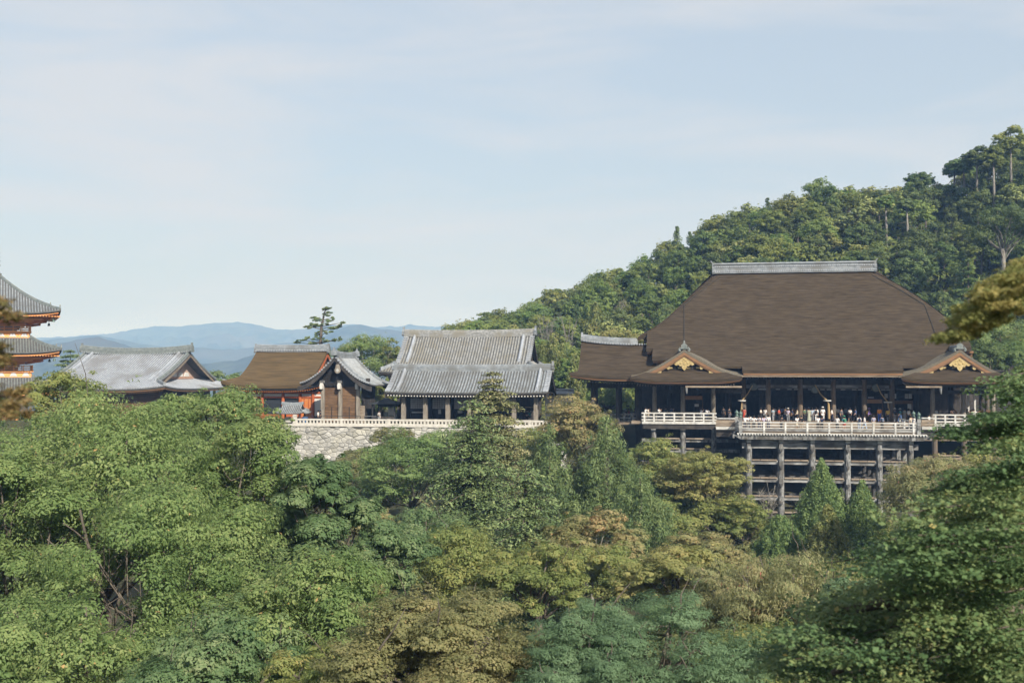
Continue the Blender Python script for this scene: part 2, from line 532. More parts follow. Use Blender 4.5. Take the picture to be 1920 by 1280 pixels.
for Y0, depth, sd, pts, lab in CRESTS:
    px = np.arange(-400, 2300, 5.0)
    cy = np.interp(px, [p[0] for p in pts], [p[1] for p in pts])
    cx = np.array([X(p, Y0) for p in px])
    cz = np.array([Z(q, Y0, p) for p, q in zip(px, cy)])
    rows = []
    for t in np.linspace(0, 1, 34):
        yy = Y0 - depth * (1 - t)
        base = -76 + (cz + 76) * (0.15 * t + 0.85 * t ** 1.5)
        amp = (cz + 76) * 0.62 * t * (1 - t) * 2.2
        rid = 1 - np.abs(2 * fbm(cx / 236 + sd, np.full_like(cx, yy / 236.0) + sd, 5) - 1) * 2.2
        zz = base + amp * (rid - 0.55)
        if t > 0.955: zz = base + (fbm(cx / 28 + sd, np.full_like(cx, yy / 28.0), 5) - 0.5) * 11 * Y0 / 4450
        rows.append([(cx[i] * yy / Y0, yy, zz[i]) for i in range(len(px))])
    rows.append([(cx[i] * (Y0 + depth) / Y0, Y0 + depth, -76) for i in range(len(px))])
    b = MB()
    b.grid(rows)
    b.build('mountain', M['forest_far'], smooth=True, kind='structure', label=lab)

hz = bpy.data.materials.new('haze')
hz.use_nodes = True
hn = hz.node_tree.nodes
hn.remove(hn['Principled BSDF'])
pv = hn.new('ShaderNodeVolumePrincipled')
pv.inputs['Color'].default_value = (0.28, 0.52, 1.0, 1)
pv.inputs['Absorption Color'].default_value = (1, 1, 1, 1)
pv.inputs['Density'].default_value = 3.2e-4
pv.inputs['Anisotropy'].default_value = 0.0
hz.node_tree.links.new(pv.outputs['Volume'], hn['Material Output'].inputs['Volume'])
b = MB()
b.span(-7500, 7500, -320, 6200, -95, 262)
ho = b.build('haze', hz, kind='stuff', label='thin blue haze in the air over the valley and mountains')

# ---------------------------------------------------------------- shared builders
def sweep(mb, pts, w, h, crown=True):
    """a tile ridge: a rounded bar standing on the path pts"""
    pts = [Vector(p) for p in pts]
    rings = []
    for i, p in enumerate(pts):
        d = (pts[min(i + 1, len(pts) - 1)] - pts[max(i - 1, 0)]).normalized()
        sx = d.cross(Vector((0, 0, 1)))
        sx = sx.normalized() if sx.length > 1e-6 else Vector((1, 0, 0))
        prof = [(-.5, -.15), (-.5, .62), (-.34, .72), (-.34, .86), (-.12, 1.0), (.12, 1.0), (.34, .86), (.34, .72), (.5, .62), (.5, -.15)] if crown else [(-.5, -.1), (-.5, 1), (.5, 1), (.5, -.1)]
        rings.append([tuple(p + sx * (a * w) + Vector((0, 0, c * h))) for a, c in prof])
    b, m = len(mb.v), len(rings[0])
    for r in rings: mb.v += r
    for i in range(len(rings) - 1):
        for k in range(m):
            mb.f.append((b + i * m + k, b + i * m + (k + 1) % m, b + (i + 1) * m + (k + 1) % m, b + (i + 1) * m + k))
    mb.f.append(tuple(b + k for k in range(m)))
    mb.f.append(tuple(b + (len(rings) - 1) * m + k for k in reversed(range(m))))


def tilerow(mb, path, side, r=0.085, saw=0.3):
    """one row of round cover tiles laid along path"""
    path = [Vector(p) for p in path]
    L = [0]
    for a, c in zip(path, path[1:]): L.append(L[-1] + (c - a).length)
    n = max(2, int(L[-1] / saw)) if saw else len(path) - 1
    side = Vector(side)
    b = len(mb.v)
    k = 0
    P = np.array([tuple(p) for p in path])
    for i in range(n + 1):
        t = L[-1] * i / n
        c = Vector([float(np.interp(t, L, P[:, j])) for j in range(3)])
        for rr in ((r * 1.12, r * 0.92) if saw and 0 < i < n else (r,)):
            for a, u in ((-1, 0), (-.62, .8), (.62, .8), (1, 0)):
                mb.v.append(tuple(c + side * (a * rr) + Vector((0, 0, u * rr))))
            k += 1
    for i in range(k - 1):
        for j in range(3):
            mb.f.append((b + i * 4 + j, b + i * 4 + j + 1, b + (i + 1) * 4 + j + 1, b + (i + 1) * 4 + j))
    mb.f.append((b, b + 1, b + 2, b + 3))
    e = b + (k - 1) * 4
    mb.f.append((e + 3, e + 2, e + 1, e))


def onigawara(mb, p, w, h, d=0.3, axis='x'):
    """the crest tile that closes the end of a ridge"""
    out = [(-.5, 0), (-.62, .22), (-.45, .3), (-.5, .62), (-.28, .86), (-.12, .95), (-.1, 1.25), (.1, 1.25), (.12, .95), (.28, .86), (.5, .62), (.45, .3), (.62, .22), (.5, 0)]
    x, y, z = p
    if axis == 'x':
        mb.prism([(x - d / 2, y + a * w, z + c * h) for a, c in out], (d, 0, 0))
    else:
        mb.prism([(x + a * w, y - d / 2, z + c * h) for a, c in out], (0, d, 0))


class Hip:
    """hip-and-gable roof about (cx, cy): half eaves a (along the ridge) and b; gables at +-g; eave and ridge heights ze, zr"""

    def __init__(s, cx, cy, a, b, g, ze, zr, conc=1.3, up=0.5, ends=(1, 1), gi=0.0):
        s.gi = gi
        s.cx, s.cy, s.a, s.b, s.g, s.ze, s.zr, s.conc, s.up, s.ends = cx, cy, a, b, g, ze, zr, conc, up, ends
        s.s = a - g

    def z(s, d, frac=0.0):
        t = min(1, max(0, d / s.b))
        return s.ze + (s.zr - s.ze) * (0.35 * t + 0.65 * t ** (s.conc + 0.35)) + s.up * abs(frac) ** 3.5 * (1 - t) ** 2

    def xl(s, d):
        return s.a - min(d, s.s)

    def fp(s, l, d, sg):
        return (s.cx + l, s.cy - sg * (s.b - d), s.z(d, l / max(s.xl(d), .1)))

    def sp(s, w, d, sg):
        return (s.cx + sg * (s.a - d), s.cy + w, s.z(d, w / max(s.b - d, .1)))

    def shell(s, t=0.25, nu=24, nv=14):
        mb = MB()
        ds = sorted(set([s.b * (i / nv) for i in range(nv + 1)] + ([s.s] if s.s > 0 else [])))
        for sg in (1, -1):
            mb.slab([[s.fp(s.xl(d) * (2 * u / nu - 1), d, sg) for u in range(nu + 1)] for d in ds], t)
        if s.s > 0.05:
            dd = [(s.s + s.gi + .1) * i / 7 for i in range(8)]
            for sg in (1, -1):
                mb.slab([[s.sp((s.b - d) * (2 * u / nu - 1), d, sg) for u in range(nu + 1)] for d in dd], t)
        return mb

    def rows(s, step=0.36, r=0.085, saw=0.3, back=True):
        mb = MB()
        n = int(s.a / step)
        for sg in ((1, -1) if back else (1,)):
            for i in range(-n, n + 1):
                l = i * step
                dmax = s.b if abs(l) <= s.g else s.a - abs(l)
                if dmax < 0.3: continue
                tilerow(mb, [s.fp(l, dmax * k / 10, sg) for k in range(11)], (1, 0, 0), r, saw)
        if s.s > 0.3:
            n = int(s.b / step)
            for sg in (1, -1):
                for i in range(-n, n + 1):
                    w = i * step
                    dmax = min(s.s + s.gi, s.b - abs(w))
                    if dmax < 0.3: continue
                    tilerow(mb, [s.sp(w, dmax * k / 6, sg) for k in range(7)], (0, 1, 0), r, saw)
        return mb

    def ridge(s, w=0.5, h=0.9, over=0.25, bow=0.25):
        mb = MB()
        L = s.g + over
        sweep(mb, [(s.cx + L * t, s.cy, s.zr - 0.12 + bow * abs(t) ** 2.5) for t in np.linspace(-1, 1, 21)], w, h)
        return mb, [(s.cx + sg * L, s.cy, s.zr + bow - 0.1) for sg in (-1, 1)]

    def kudari(s, off=1.2, w=0.34, h=0.42, d0=None):
        out = []
        d0 = s.s + 0.4 if d0 is None else d0
        for sg in (1, -1):
            for e in (1, -1):
                mb = MB()
                sweep(mb, [tuple(Vector(s.fp(e * (s.g - off), d, sg)) + Vector((0, 0, .03))) for d in np.linspace(d0, s.b - .2, 9)], w, h)
                out.append(mb)
        return out

    def sumi(s, w=0.34, h=0.4):
        out = []
        for sg in (1, -1):
            for e in (1, -1):
                mb = MB()
                sweep(mb, [tuple(Vector(s.fp(e * (s.a - d), d, sg)) + Vector((0, 0, .03))) for d in np.linspace(s.s, 0.25, 8)], w, h)
                out.append(mb)
        return out

    def gable(s, inset=0.6, t=0.12):
        """triangular gable walls"""
        out = []
        for e in (1, -1):
            ds = np.linspace(s.s + s.gi, s.b, 9)
            x = s.cx + e * (s.g - inset)
            poly = [(x, s.cy - (s.b - d), s.z(d) - 0.12) for d in ds] + [(x, s.cy + (s.b - d), s.z(d) - 0.12) for d in ds[-2::-1]]
            mb = MB()
            mb.prism(poly, (-e * t, 0, 0))
            out.append(mb)
        return out

    def barge(s, w=0.45, t=0.12, off=0.05, drop=0.0):
        """curved boards along the gable verges, one per slope"""
        out = []
        for e in (1, -1):
            for sg in (1, -1):
                ds = np.linspace(s.s - 0.3, s.b, 10)
                x = s.cx + e * (s.g + off)
                hi = [(x, s.cy - sg * (s.b - d), s.z(d) - drop) for d in ds]
                lo = [(p[0], p[1], p[2] - w * (1.0 + 0.25 * (1 - i / 9))) for i, p in enumerate(hi)]
                mb = MB()
                mb.prism(hi + lo[::-1], (-e * t, 0, 0))
                out.append(mb)
        return out

    def eave(s, t0=0.25, t1=0.5, inset=0.12):
        """fascia running round under the roof edge"""
        out = []
        for sg in (1, -1):
            mb = MB()
            top = [Vector(s.fp(s.a * u * 0.99, 0, sg)) + Vector((0, sg * inset, -t0 - .004)) for u in np.linspace(-1, 1, 25)]
            mb.grid([top, [p + Vector((0, 0, -(t1 - t0))) for p in top], [p + Vector((0, sg * .5, -(t1 - t0) + .03)) for p in top], [p + Vector((0, sg * .5, 0)) for p in top], top])
            out.append(mb)
        for e in (1, -1):
            mb = MB()
            top = [Vector(s.sp(s.b * u * 0.985, 0, e)) + Vector((-e * inset, 0, -t0 - .006)) for u in np.linspace(-1, 1, 25)]
            mb.grid([top, [p + Vector((0, 0, -(t1 - t0))) for p in top], [p + Vector((-e * .5, 0, -(t1 - t0) + .03)) for p in top], [p + Vector((-e * .5, 0, 0)) for p in top], top])
            out.append(mb)
        return out

    def rafters(s, step=0.42, z0=0.62, length=1.9, w=0.13, front=True):
        mb = MB()
        n = int(s.a / step)
        for sg in (1, -1):
            for i in range(-n, n + 1):
                l = i * step * 0.97
                p = Vector(s.fp(l, 0.22, sg))
                p.z = s.z(0, l / s.a) - z0
                mb.beam(p, p + Vector((0, sg * length, 0.30)), w, w)
        return mb


# ---------------------------------------------------------------- main hall
HY = 140.0                                  # front pillars
SY = 125.0                                  # front of the stage
ST_Z = Z(809, SY, 1560)                     # stage floor
hall = E('main_hall', 'great wooden temple hall with vast brown bark roof behind the raised stage', 'temple hall', (X(1500, HY), HY + 8, FLOOR_Z))

EY, RY = 135.6, 151.0                       # eave and ridge of the great roof
E_Z, R_Z = Z(693.5, EY, 1550), Z(508, RY, 1490)


def hz_at(y):
    t = (y - EY) / (RY - EY)
    return E_Z + (R_Z - E_Z) * (0.60 * t + 0.40 * t ** 1.9)


def y_for_py(py, px=1300):
    lo, hi = EY - 1, RY
    for _ in range(40):
        m = (lo + hi) / 2
        if Z(py, m, px) < hz_at(m): lo = m
        else: hi = m
    # py decreases upward along the slope
    return m


def slope_y(py, px):
    best = min(np.linspace(EY, RY, 400), key=lambda y: abs(proj(X(px, y), y, hz_at(y))[1] - py))
    return float(best)


LEFT = [(508, 1338), (530, 1313), (553, 1287), (575, 1264), (596, 1241), (610, 1221), (623, 1196)]
RIGHT = [(508, 1644), (530, 1686), (553, 1725), (575, 1756), (596, 1783), (610, 1805), (625, 1836)]
rows = []
yl = []
for (py, pl), (_q, pr) in zip(LEFT, RIGHT):
    y = slope_y(py, 1480)
    yl.append((y, pl, pr))


def bounds(y):
    a = sorted(yl)
    return (float(np.interp(y, [q[0] for q in a], [q[1] for q in a])), float(np.interp(y, [q[0] for q in a], [q[2] for q in a])))


NU = 44
TIP_Y = min(q[0] for q in yl)
roof = MB()
grid = []
for y in np.linspace(RY, TIP_Y, 26):
    pl, pr = bounds(y)
    xa, xb = X(pl, y), X(pr, y)
    row = []
    for u in range(NU + 1):
        t = u / NU
        edge = min(t, 1 - t) * (xb - xa)
        z = hz_at(y) - 0.5 * max(0, 1 - edge / 1.6) ** 2
        row.append((xa + (xb - xa) * t, y, z))
    grid.append(row)
roof.slab(grid, 0.55)
# lower tiers of the front slope, each set in from the sides
for (p0, p1, pl, pr, th) in ((623, 652, 1212, 1822, 0.5), (652, 669, 1223, 1812, 0.5), (669, 686, 1300, 1784, 0.3), (684, 694, 1392, 1694, 0.42)):
    ya, yb = slope_y(p0, 1480), slope_y(p1, 1480)
    ya += 0.4
    roof.slab([[(X(pl, yb) + (X(pr, yb) - X(pl, yb)) * u / NU, y, hz_at(y) + 0.004) for u in range(NU + 1)] for y in np.linspace(ya, yb, 7)], th)
# back slope and the two hips
ZB = hz_at(TIP_Y)
BY = RY + (RY - TIP_Y)
(tl, tr) = bounds(TIP_Y)
xl0, xr0 = X(LEFT[0][1], RY), X(RIGHT[0][1], RY)
xl1, xr1 = X(tl, TIP_Y), X(tr, TIP_Y)
rows_ = []
for t in np.linspace(0, 1, 14):
    yf = RY + (TIP_Y - RY) * t
    qa, qb = X(bounds(yf)[0], yf), X(bounds(yf)[1], yf)
    rows_.append([(qa + (qb - qa) * u / 20, RY + (BY - RY) * t, hz_at(yf)) for u in range(21)])
roof.slab(rows_, 0.5)
for side in (0, 1):
    rows_ = []
    for t in np.linspace(0.02, 1, 18):
        yf = RY + (TIP_Y - RY) * t
        x = X(bounds(yf)[side], yf) + (.25 if side == 0 else -.25)
        rows_.append([(x, RY + (BY - RY) * t * s_, hz_at(yf) - 0.25) for s_ in np.linspace(-1, 1, 9)])
    roof.slab(rows_, 0.3)
main_roof = roof.build('roof', M['bark_roof'], hall, smooth=False, label='vast brown cypress bark roof with hipped ends')
# layered eave edges
for (py, pl, pr, th) in ((623, 1199, 1214, .55), (652, 1212, 1224, .5), (669, 1223, 1252, .5), (652, 1812, 1822, .5), (669, 1800, 1812, .5)):
    y = slope_y(py, 1480)
    z = hz_at(y) - th
    m_ = MB().span(X(pl, y) + .1, X(pr, y) + .3, y + .25, y + 1.6, z - .22, z + .05)
    m_.build('eave_board', M['bark_edge'], hall)
    MB().span(X(pl, y) + .5, X(pr, y) + .3, y + .8, y + 2.4, z - .75, z - .22).build('eave_beam', M['wood_brown'], hall)
y = slope_y(694, 1480)
zz = hz_at(y)
MB().span(X(1394, y), X(1692, y), y - .10, y + .8, zz - .62, zz - .43).build('eave_board', M['bark_edge'], hall, label='brown layered board under the middle eave')
MB().span(X(1380, y), X(1706, y), y + .0, y + .7, zz - .86, zz - .625).build('gutter', M['wood_plank'], hall, label='long pale brown gutter along the front eave')
m_ = MB()
for i in range(58):
    x = X(1397, y) + (X(1692, y) - X(1397, y)) * i / 57
    m_.beam((x, y + .5, zz - 1.0), (x, y + 4.2, zz - .3), .14, .14)
m_.build('rafters', M['wood_dark'], hall, kind='stuff')
m_ = MB()
for i in range(58):
    x = X(1397, y) + (X(1692, y) - X(1397, y)) * i / 57
    m_.box((x, y + .49, zz - 1.0), (.08, .03, .08))
m_.build('rafter_ends', M['wood_grey'], hall, kind='stuff')
# tiled ridge with its rows of round tiles
r_ = MB()
x0, x1 = X(1340, RY), X(1641, RY)
for k, (w, h0, h1) in enumerate(((1.1, -.25, .12), (.86, .12, .35), (.78, .35, .55), (.86, .55, .78), (.70, .78, .98), (.95, .98, 1.08))):
    rows = []
    r_.span(x0, x1, RY - w / 2, RY + w / 2, R_Z + h0, R_Z + h1 - .012)
r_.tube([(x0 - .05, RY, R_Z + 1.1), (x1 + .05, RY, R_Z + 1.1)], .16, 8)
rid = r_.build('tile_ridge', M['tile'], hall, label='long grey tiled ridge on top of the bark roof')
m_ = MB()
for i in range(72):
    x = x0 + (x1 - x0) * (i + .5) / 72
    m_.tube([(x, RY - .62, R_Z + .02), (x, RY + .62, R_Z + .02)], .11, 6)
    m_.tube([(x, RY - .47, R_Z + .66), (x, RY + .47, R_Z + .66)], .09, 6)
m_.build('ridge_tiles', M['tile_pale'], rid, kind='stuff')
for x, e in ((x0, -1), (x1, 1)):
    m_ = MB()
    onigawara(m_, (x + e * .1, RY, R_Z - .3), 1.1, 1.25, .35)
    m_.beam((x + e * .1, RY, R_Z + 1.1), (x + e * .45, RY, R_Z + 1.55), .16, .14)
    m_.build('ridge_end', M['tile'], rid)
# lightning cables lying on the roof
for pts in ([(1352, 518), (1310, 548), (1283, 571), (1283, 600), (1283, 640)], [(1636, 518), (1690, 547), (1735, 575), (1748, 610), (1760, 645)]):
    P_ = []
    for (px, py) in pts:
        yy = slope_y(py, 1480)
        P_.append((X(px, yy), yy, hz_at(yy) + .06))
    MB().tube(P_, .035, 5).build('cable', M['iron'], hall)

# ---- floors, pillars, dark interior
fl = FLOOR_Z
xa, xb = X(1185, 139), X(1905, 139)
MB().span(xa, xb, 137.2, 158, fl - .35, fl).build('floor', M['wood_plank'], hall)
inner = MB()
for px in (1394, 1440, 1500, 1562, 1620, 1672):
    x = X(px, HY)
    MB().tube([(x, HY, fl), (x, HY, fl + 5.3)], .33, 14).build('pillar', M['wood_pillar'], hall, smooth=False)
for px in (1227, 1280, 1337):
    x = X(px, 138.6)
    MB().tube([(x, 138.6, fl), (x, 138.6, fl + 4.6)], .28, 12).build('pillar', M['wood_post'], hall)
for px in (1748, 1806, 1861):
    x = X(px, 138.6)
    MB().tube([(x, 138.6, fl), (x, 138.6, fl + 4.6)], .28, 12).build('pillar', M['wood_post'], hall)
for px in (1255, 1310, 1367, 1428, 1486, 1545, 1603, 1660, 1722, 1782, 1840):
    x = X(px, 145)
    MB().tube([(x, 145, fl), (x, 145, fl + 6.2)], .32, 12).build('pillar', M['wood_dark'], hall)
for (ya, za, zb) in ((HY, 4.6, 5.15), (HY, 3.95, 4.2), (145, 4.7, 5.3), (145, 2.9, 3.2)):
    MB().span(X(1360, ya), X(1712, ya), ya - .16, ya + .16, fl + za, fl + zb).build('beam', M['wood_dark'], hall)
# frieze boards between the pillar heads, with their pale metal nail covers
pil = [1394, 1440, 1500, 1562, 1620, 1672]
for a, c in zip(pil, pil[1:]):
    xa_, xb_ = X(a, HY) + .34, X(c, HY) - .34
    MB().span(xa_, xb_, HY + .0, HY + .12, fl + 4.205, fl + 4.595).build('frieze_board', M['wood_beam'], hall)
    for t in (.18, .62, .86):
        MB().span(xa_ + (xb_ - xa_) * t, xa_ + (xb_ - xa_) * t + .55, HY - .2, HY - .165, fl + 4.0, fl + 4.09).build('metal_fitting', M['steel'], hall)
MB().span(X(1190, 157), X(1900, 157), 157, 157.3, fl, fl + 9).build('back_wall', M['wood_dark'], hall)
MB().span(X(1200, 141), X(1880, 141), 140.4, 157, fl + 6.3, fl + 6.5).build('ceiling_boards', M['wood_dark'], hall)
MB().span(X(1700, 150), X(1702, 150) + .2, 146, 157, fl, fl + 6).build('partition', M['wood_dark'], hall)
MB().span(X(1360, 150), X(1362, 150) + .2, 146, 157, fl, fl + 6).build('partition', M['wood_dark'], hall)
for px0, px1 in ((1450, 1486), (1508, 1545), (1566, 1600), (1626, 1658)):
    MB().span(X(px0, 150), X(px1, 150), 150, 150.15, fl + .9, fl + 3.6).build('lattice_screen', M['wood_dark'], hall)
MB().span(X(1512, 146), X(1560, 146), 146, 147.2, fl, fl + .95).build('offering_box', M['wood_pillar'], hall)
# brown board panels of the right hand gallery
for px in (1784, 1800, 1817, 1834, 1848):
    MB().span(X(px, 141.5), X(px + 9, 141.5), 141.5, 141.62, fl, fl + 1.5).build('board_panel', M['wood_brown'], hall)
for px, w_ in ((1779, 3), (1813, 4), (1826, 3)):
    MB().span(X(px, 147.5), X(px + w_, 147.5), 147.5, 147.56, fl + .8, fl + 3.2).build('paper_screen', M['paper'], hall)
# dark wall of boards under the hall, behind the post frames
MB().span(X(1188, 139), X(1380, 139), 143.0, 143.2, gz(X(1300, 143), 143) - 2, fl - .36).build('underfloor_wall', M['wood_dark'], hall)


# ---- the two gabled wing roofs
def wing(cpx, lpx, rpx, outer):
    """cpx apex pixel; eave corners lpx, rpx; outer: side (-1 or 1) that faces away from the great roof"""
    GY, KY = 136.3, 133.8                 # gable face, front eave
    apx = at(cpx, 655, GY)
    ze = Z(712, KY, cpx)
    ridge_back = next(y for y in np.linspace(GY, RY, 200) if hz_at(y) > apx.z - .1)
    root_ = hall
    wr = MB()
    prof = lambda t: (apx.z) + (ze + .35 - apx.z) * (1 - (1 - t) ** 1.3)
    xL, xR = X(lpx, KY), X(rpx, KY)
    parts = []
    for e, xe in ((-1, xL), (1, xR)):
        rows_ = []
        for t in np.linspace(0, 1, 15):
            x = apx.x + (xe - apx.x) * t
            row = []
            for v in np.linspace(0, 1, 9):
                y0 = GY - .75
                y1 = ridge_back if e == outer else ridge_back + 1.0
                lin = apx.z + (Z(687, 140.5) - apx.z) * t
                zb = prof(t) * (1 - v) + lin * v if e != outer else prof(t) + 0.15 * t * v
                row.append((x, y0 + (y1 - y0) * v, zb + 0.25 * t ** 6 * (1 - v)))
            rows_.append(row)
        wr.slab(rows_, .34)
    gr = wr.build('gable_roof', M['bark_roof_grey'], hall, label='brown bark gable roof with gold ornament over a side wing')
    # skirt roof in front of the gable face
    zs = Z(693, GY, cpx)
    sk = MB()
    rows_ = []
    for t in np.linspace(0, 1, 8):
        ya_ = KY + (GY - KY) * t
        xa_ = xL + (apx.x - (apx.x - xL) * .62 - xL) * t * 1.0
        xb_ = xR + (apx.x + (xR - apx.x) * .62 - xR) * t * 1.0
        z_ = ze + (zs - ze) * (0.75 * t + .25 * t * t)
        rows_.append([(xa_ + (xb_ - xa_) * u, ya_, z_ + .38 * abs(2 * u - 1) ** 4 * (1 - t)) for u in np.linspace(0, 1, 31)])
    sk.slab(rows_, .3)
    sk.build('skirt_roof', M['bark_roof'], gr)
    # eave boards in three layers
    for k, (off, zo, hh, mm) in enumerate(((.10, -.305, .13, 'ochre'), (.28, -.44, .15, 'bark_edge'), (.55, -.60, .16, 'wood_dark'))):
        m2 = MB()
        xs_ = np.linspace(xL + off, xR - off, 31)
        us = np.linspace(-1, 1, 31)
        top = [Vector((x, KY + off, ze + zo + .38 * abs(u) ** 4)) for x, u in zip(xs_, us)]
        m2.grid([top, [p - Vector((0, 0, hh)) for p in top], [p + Vector((0, .6, -hh + .05)) for p in top], [p + Vector((0, .6, 0)) for p in top], top])
        m2.build('eave_board', M['bark_edge'] if mm == 'ochre' else M[mm], gr)
    for xe, e in ((xL, -1), (xR, 1)):
        if e == outer:
            MB().beam((xe - e * .1, KY + .2, ze + .0), (xe - e * .1, GY + 4, ze + .1), .3, .3).build('eave_board', M['bark_edge'], gr)
    m2 = MB()
    for x in np.arange(xL + .8, xR - .7, .34):
        m2.beam((x, KY + .75, ze - .72), (x, KY + 3.6, ze - .35), .11, .13)
    m2.build('rafters', M['wood_plank'], gr, kind='stuff')
    MB().span(X(cpx + 2, KY), X(cpx + 108, KY), KY + .25, KY + .55, ze - .95, ze - .74).build('gutter', M['wood_plank'], gr) if outer < 0 else \
        MB().span(X(cpx - 98, KY), X(cpx - 30, KY), KY + .25, KY + .55, ze - .95, ze - .74).build('gutter', M['wood_plank'], gr)
    # downpipe box under the gutter
    q = X(cpx + (4 if outer < 0 else -32), KY)
    MB().tube([(q, KY + .4, ze - .95), (q, KY + .4, ze - 1.35), (q + .05, KY + .4, ze - 1.7)], [.16, .13, .06], 6).build('rain_spout', M['steel'], gr)
    # gable wall, barge boards and gold work
    half = 6.4
    tri = []
    for t in np.linspace(-1, 1, 23):
        tt = abs(t) * .74
        xe = xL if t < 0 else xR
        tri.append((apx.x + (xe - apx.x) * tt, GY, prof(tt) - .30))
    zb = zs - .02
    wallp = [p for p in tri if p[2] > zb]
    mw = MB()
    mw.prism([(wallp[0][0], GY, zb)] + wallp + [(wallp[-1][0], GY, zb)], (0, .15, 0))
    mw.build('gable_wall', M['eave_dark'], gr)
    for e, xe in ((-1, xL), (1, xR)):
        for (w_, o_, yy, mm) in ((.40, -.34, GY - .72, 'bark_edge'), (.20, -.74, GY - .66, 'ochre')):
            hi = [Vector((apx.x + (xe - apx.x) * t, yy, prof(t) + o_ + .25 * t ** 6)) for t in np.linspace(0, .80, 16)]
            lo = [p - Vector((0, 0, w_)) for p in hi]
            m2 = MB()
            m2.prism(hi + lo[::-1], (0, .14, 0))
            m2.build('barge_board', M['bark_edge'] if mm == 'bark_edge' else M['wood_brown'], gr)
        # gold plates at the foot of each barge board
        hi = [Vector((apx.x + (xe - apx.x) * t, GY - .70, prof(t) - .92)) for t in (.43, .50, .57, .64)]
        m2 = MB()
        m2.prism([hi[0], hi[1] + Vector((0, 0, .06)), hi[2] + Vector((0, 0, .05)), hi[3], hi[3] - Vector((0, 0, .12)), hi[2] - Vector((0, 0, .38)), hi[1] - Vector((0, 0, .42)), hi[0] - Vector((0, 0, .22))], (0, .05, 0))
        m2.build('gold_plate', M['gold'], gr)
        m2 = MB()
        cx_ = apx.x + (xe - apx.x) * .30
        m2.tube([(cx_, GY - .60, prof(.30) - 1.02), (cx_, GY - .50, prof(.30) - 1.02)], .22, 10)
        m2.build('gold_boss', M['gold'], gr)
    # hanging gold pendant board
    g0 = apx.z - .62
    pend = [(0, 0), (.28, -.30), (.62, -.66), (1.0, -.98), (1.25, -1.25), (1.02, -1.42), (.72, -1.32), (.55, -1.5), (.34, -1.48), (.26, -1.78), (0, -2.02)]
    poly = [(apx.x + a, GY - .62, g0 + c) for a, c in pend] + [(apx.x - a, GY - .62, g0 + c) for a, c in pend[-2:0:-1]]
    m2 = MB()
    m2.prism(poly, (0, .08, 0))
    pd = m2.build('gold_pendant', M['gold'], gr)
    m2 = MB()
    for (a, c, r) in ((0, -.62, .14), (0, -1.15, .2), (.42, -1.12, .13), (-.42, -1.12, .13), (.8, -1.2, .1), (-.8, -1.2, .1), (.22, -.78, .09), (-.22, -.78, .09)):
        m2.tube([(apx.x + a, GY - .68, g0 + c), (apx.x + a, GY - .61, g0 + c)], [r * .6, r], 9)
    m2.build('gold_relief', M['gold'], pd, kind='stuff')
    MB().span(apx.x - 2.0, apx.x + 2.0, GY - .12, GY - .02, zb + .12, zb + .45).build('gable_beam', M['wood_dark'], gr)
    for a in (-1.9, 0, 1.9):
        MB().span(apx.x + a - (.75 if a == 0 else .45), apx.x + a + (.75 if a == 0 else .45), GY - .17, GY - .125, zb + .16, zb + .36).build('gold_plate', M['gold'], gr)
    # ridge with its crest
    m2 = MB()
    sweep(m2, [(apx.x, y_, apx.z + .0) for y_ in np.linspace(GY - .6, ridge_back + .6, 6)], .7, .55)
    rg = m2.build('tile_ridge', M['tile'], gr)
    m2 = MB()
    onigawara(m2, (apx.x, GY - .7, apx.z + .05), .8, .72, .25, 'y')
    m2.tube([(apx.x, GY - .7, apx.z + .8), (apx.x, GY - .7, apx.z + 1.1)], [.16, .07], 8)
    for e in (-1, 1):
        m2.tube([(apx.x + e * .55, GY - .72, apx.z - .25), (apx.x + e * .62, GY - .72, apx.z - .02), (apx.x + e * .5, GY - .72, apx.z + .2), (apx.x + e * .36, GY - .72, apx.z + .1)], [.16, .17, .14, .08], 7)
    m2.build('ridge_end', M['tile_green'], rg)
    return gr


wing(1283, 1182, 1392, -1)
wing(1797, 1690, 1901, 1)
# beams under the wing roofs
for p0, p1 in ((1205, 1392), (1706, 1890)):
    MB().span(X(p0, 138.6), X(p1, 138.6), 138.45, 138.75, fl + 3.55, fl + 4.0).build('beam', M['wood_dark'], hall)
    MB().span(X(p0, 138.6), X(p1, 138.6), 138.3, 146, fl + 4.4, fl + 4.6).build('ceiling_boards', M['wood_dark'], hall)

# ---- galleries in front of the wings: floor edge and pale railings
for p0, p1, posts in ((1205, 1341, (1208, 1226, 1245, 1264, 1282.5, 1301, 1319, 1337)), (1751, 1903, (1753, 1771, 1790, 1808, 1827, 1846, 1865, 1884))):
    yy = 137.0
    zr_ = fl
    g = MB().span(X(p0, yy) - .1, X(p1, yy) + .1, yy - .35, yy + .25, zr_ - .32, zr_ + .0).build('gallery_edge', M['wood_pale'], hall)
    MB().span(X(p0, yy), X(p1, yy), yy - .2, yy + .2, zr_ - .95, zr_ - .33).build('gallery_beam', M['wood_dark'], hall)
    for zo, th in ((.95, .17), (.52, .15), (.14, .15)):
        MB().span(X(p0, yy) - .15, X(p1, yy) + .15, yy - .09, yy + .09, zr_ + zo, zr_ + zo + th).build('rail', M['wood_pale'], hall)
    for px in posts:
        MB().span(X(px, yy) - .1, X(px, yy) + .1, yy - .10, yy + .10, zr_, zr_ + 1.11).build('rail_post', M['wood_pale'], hall)
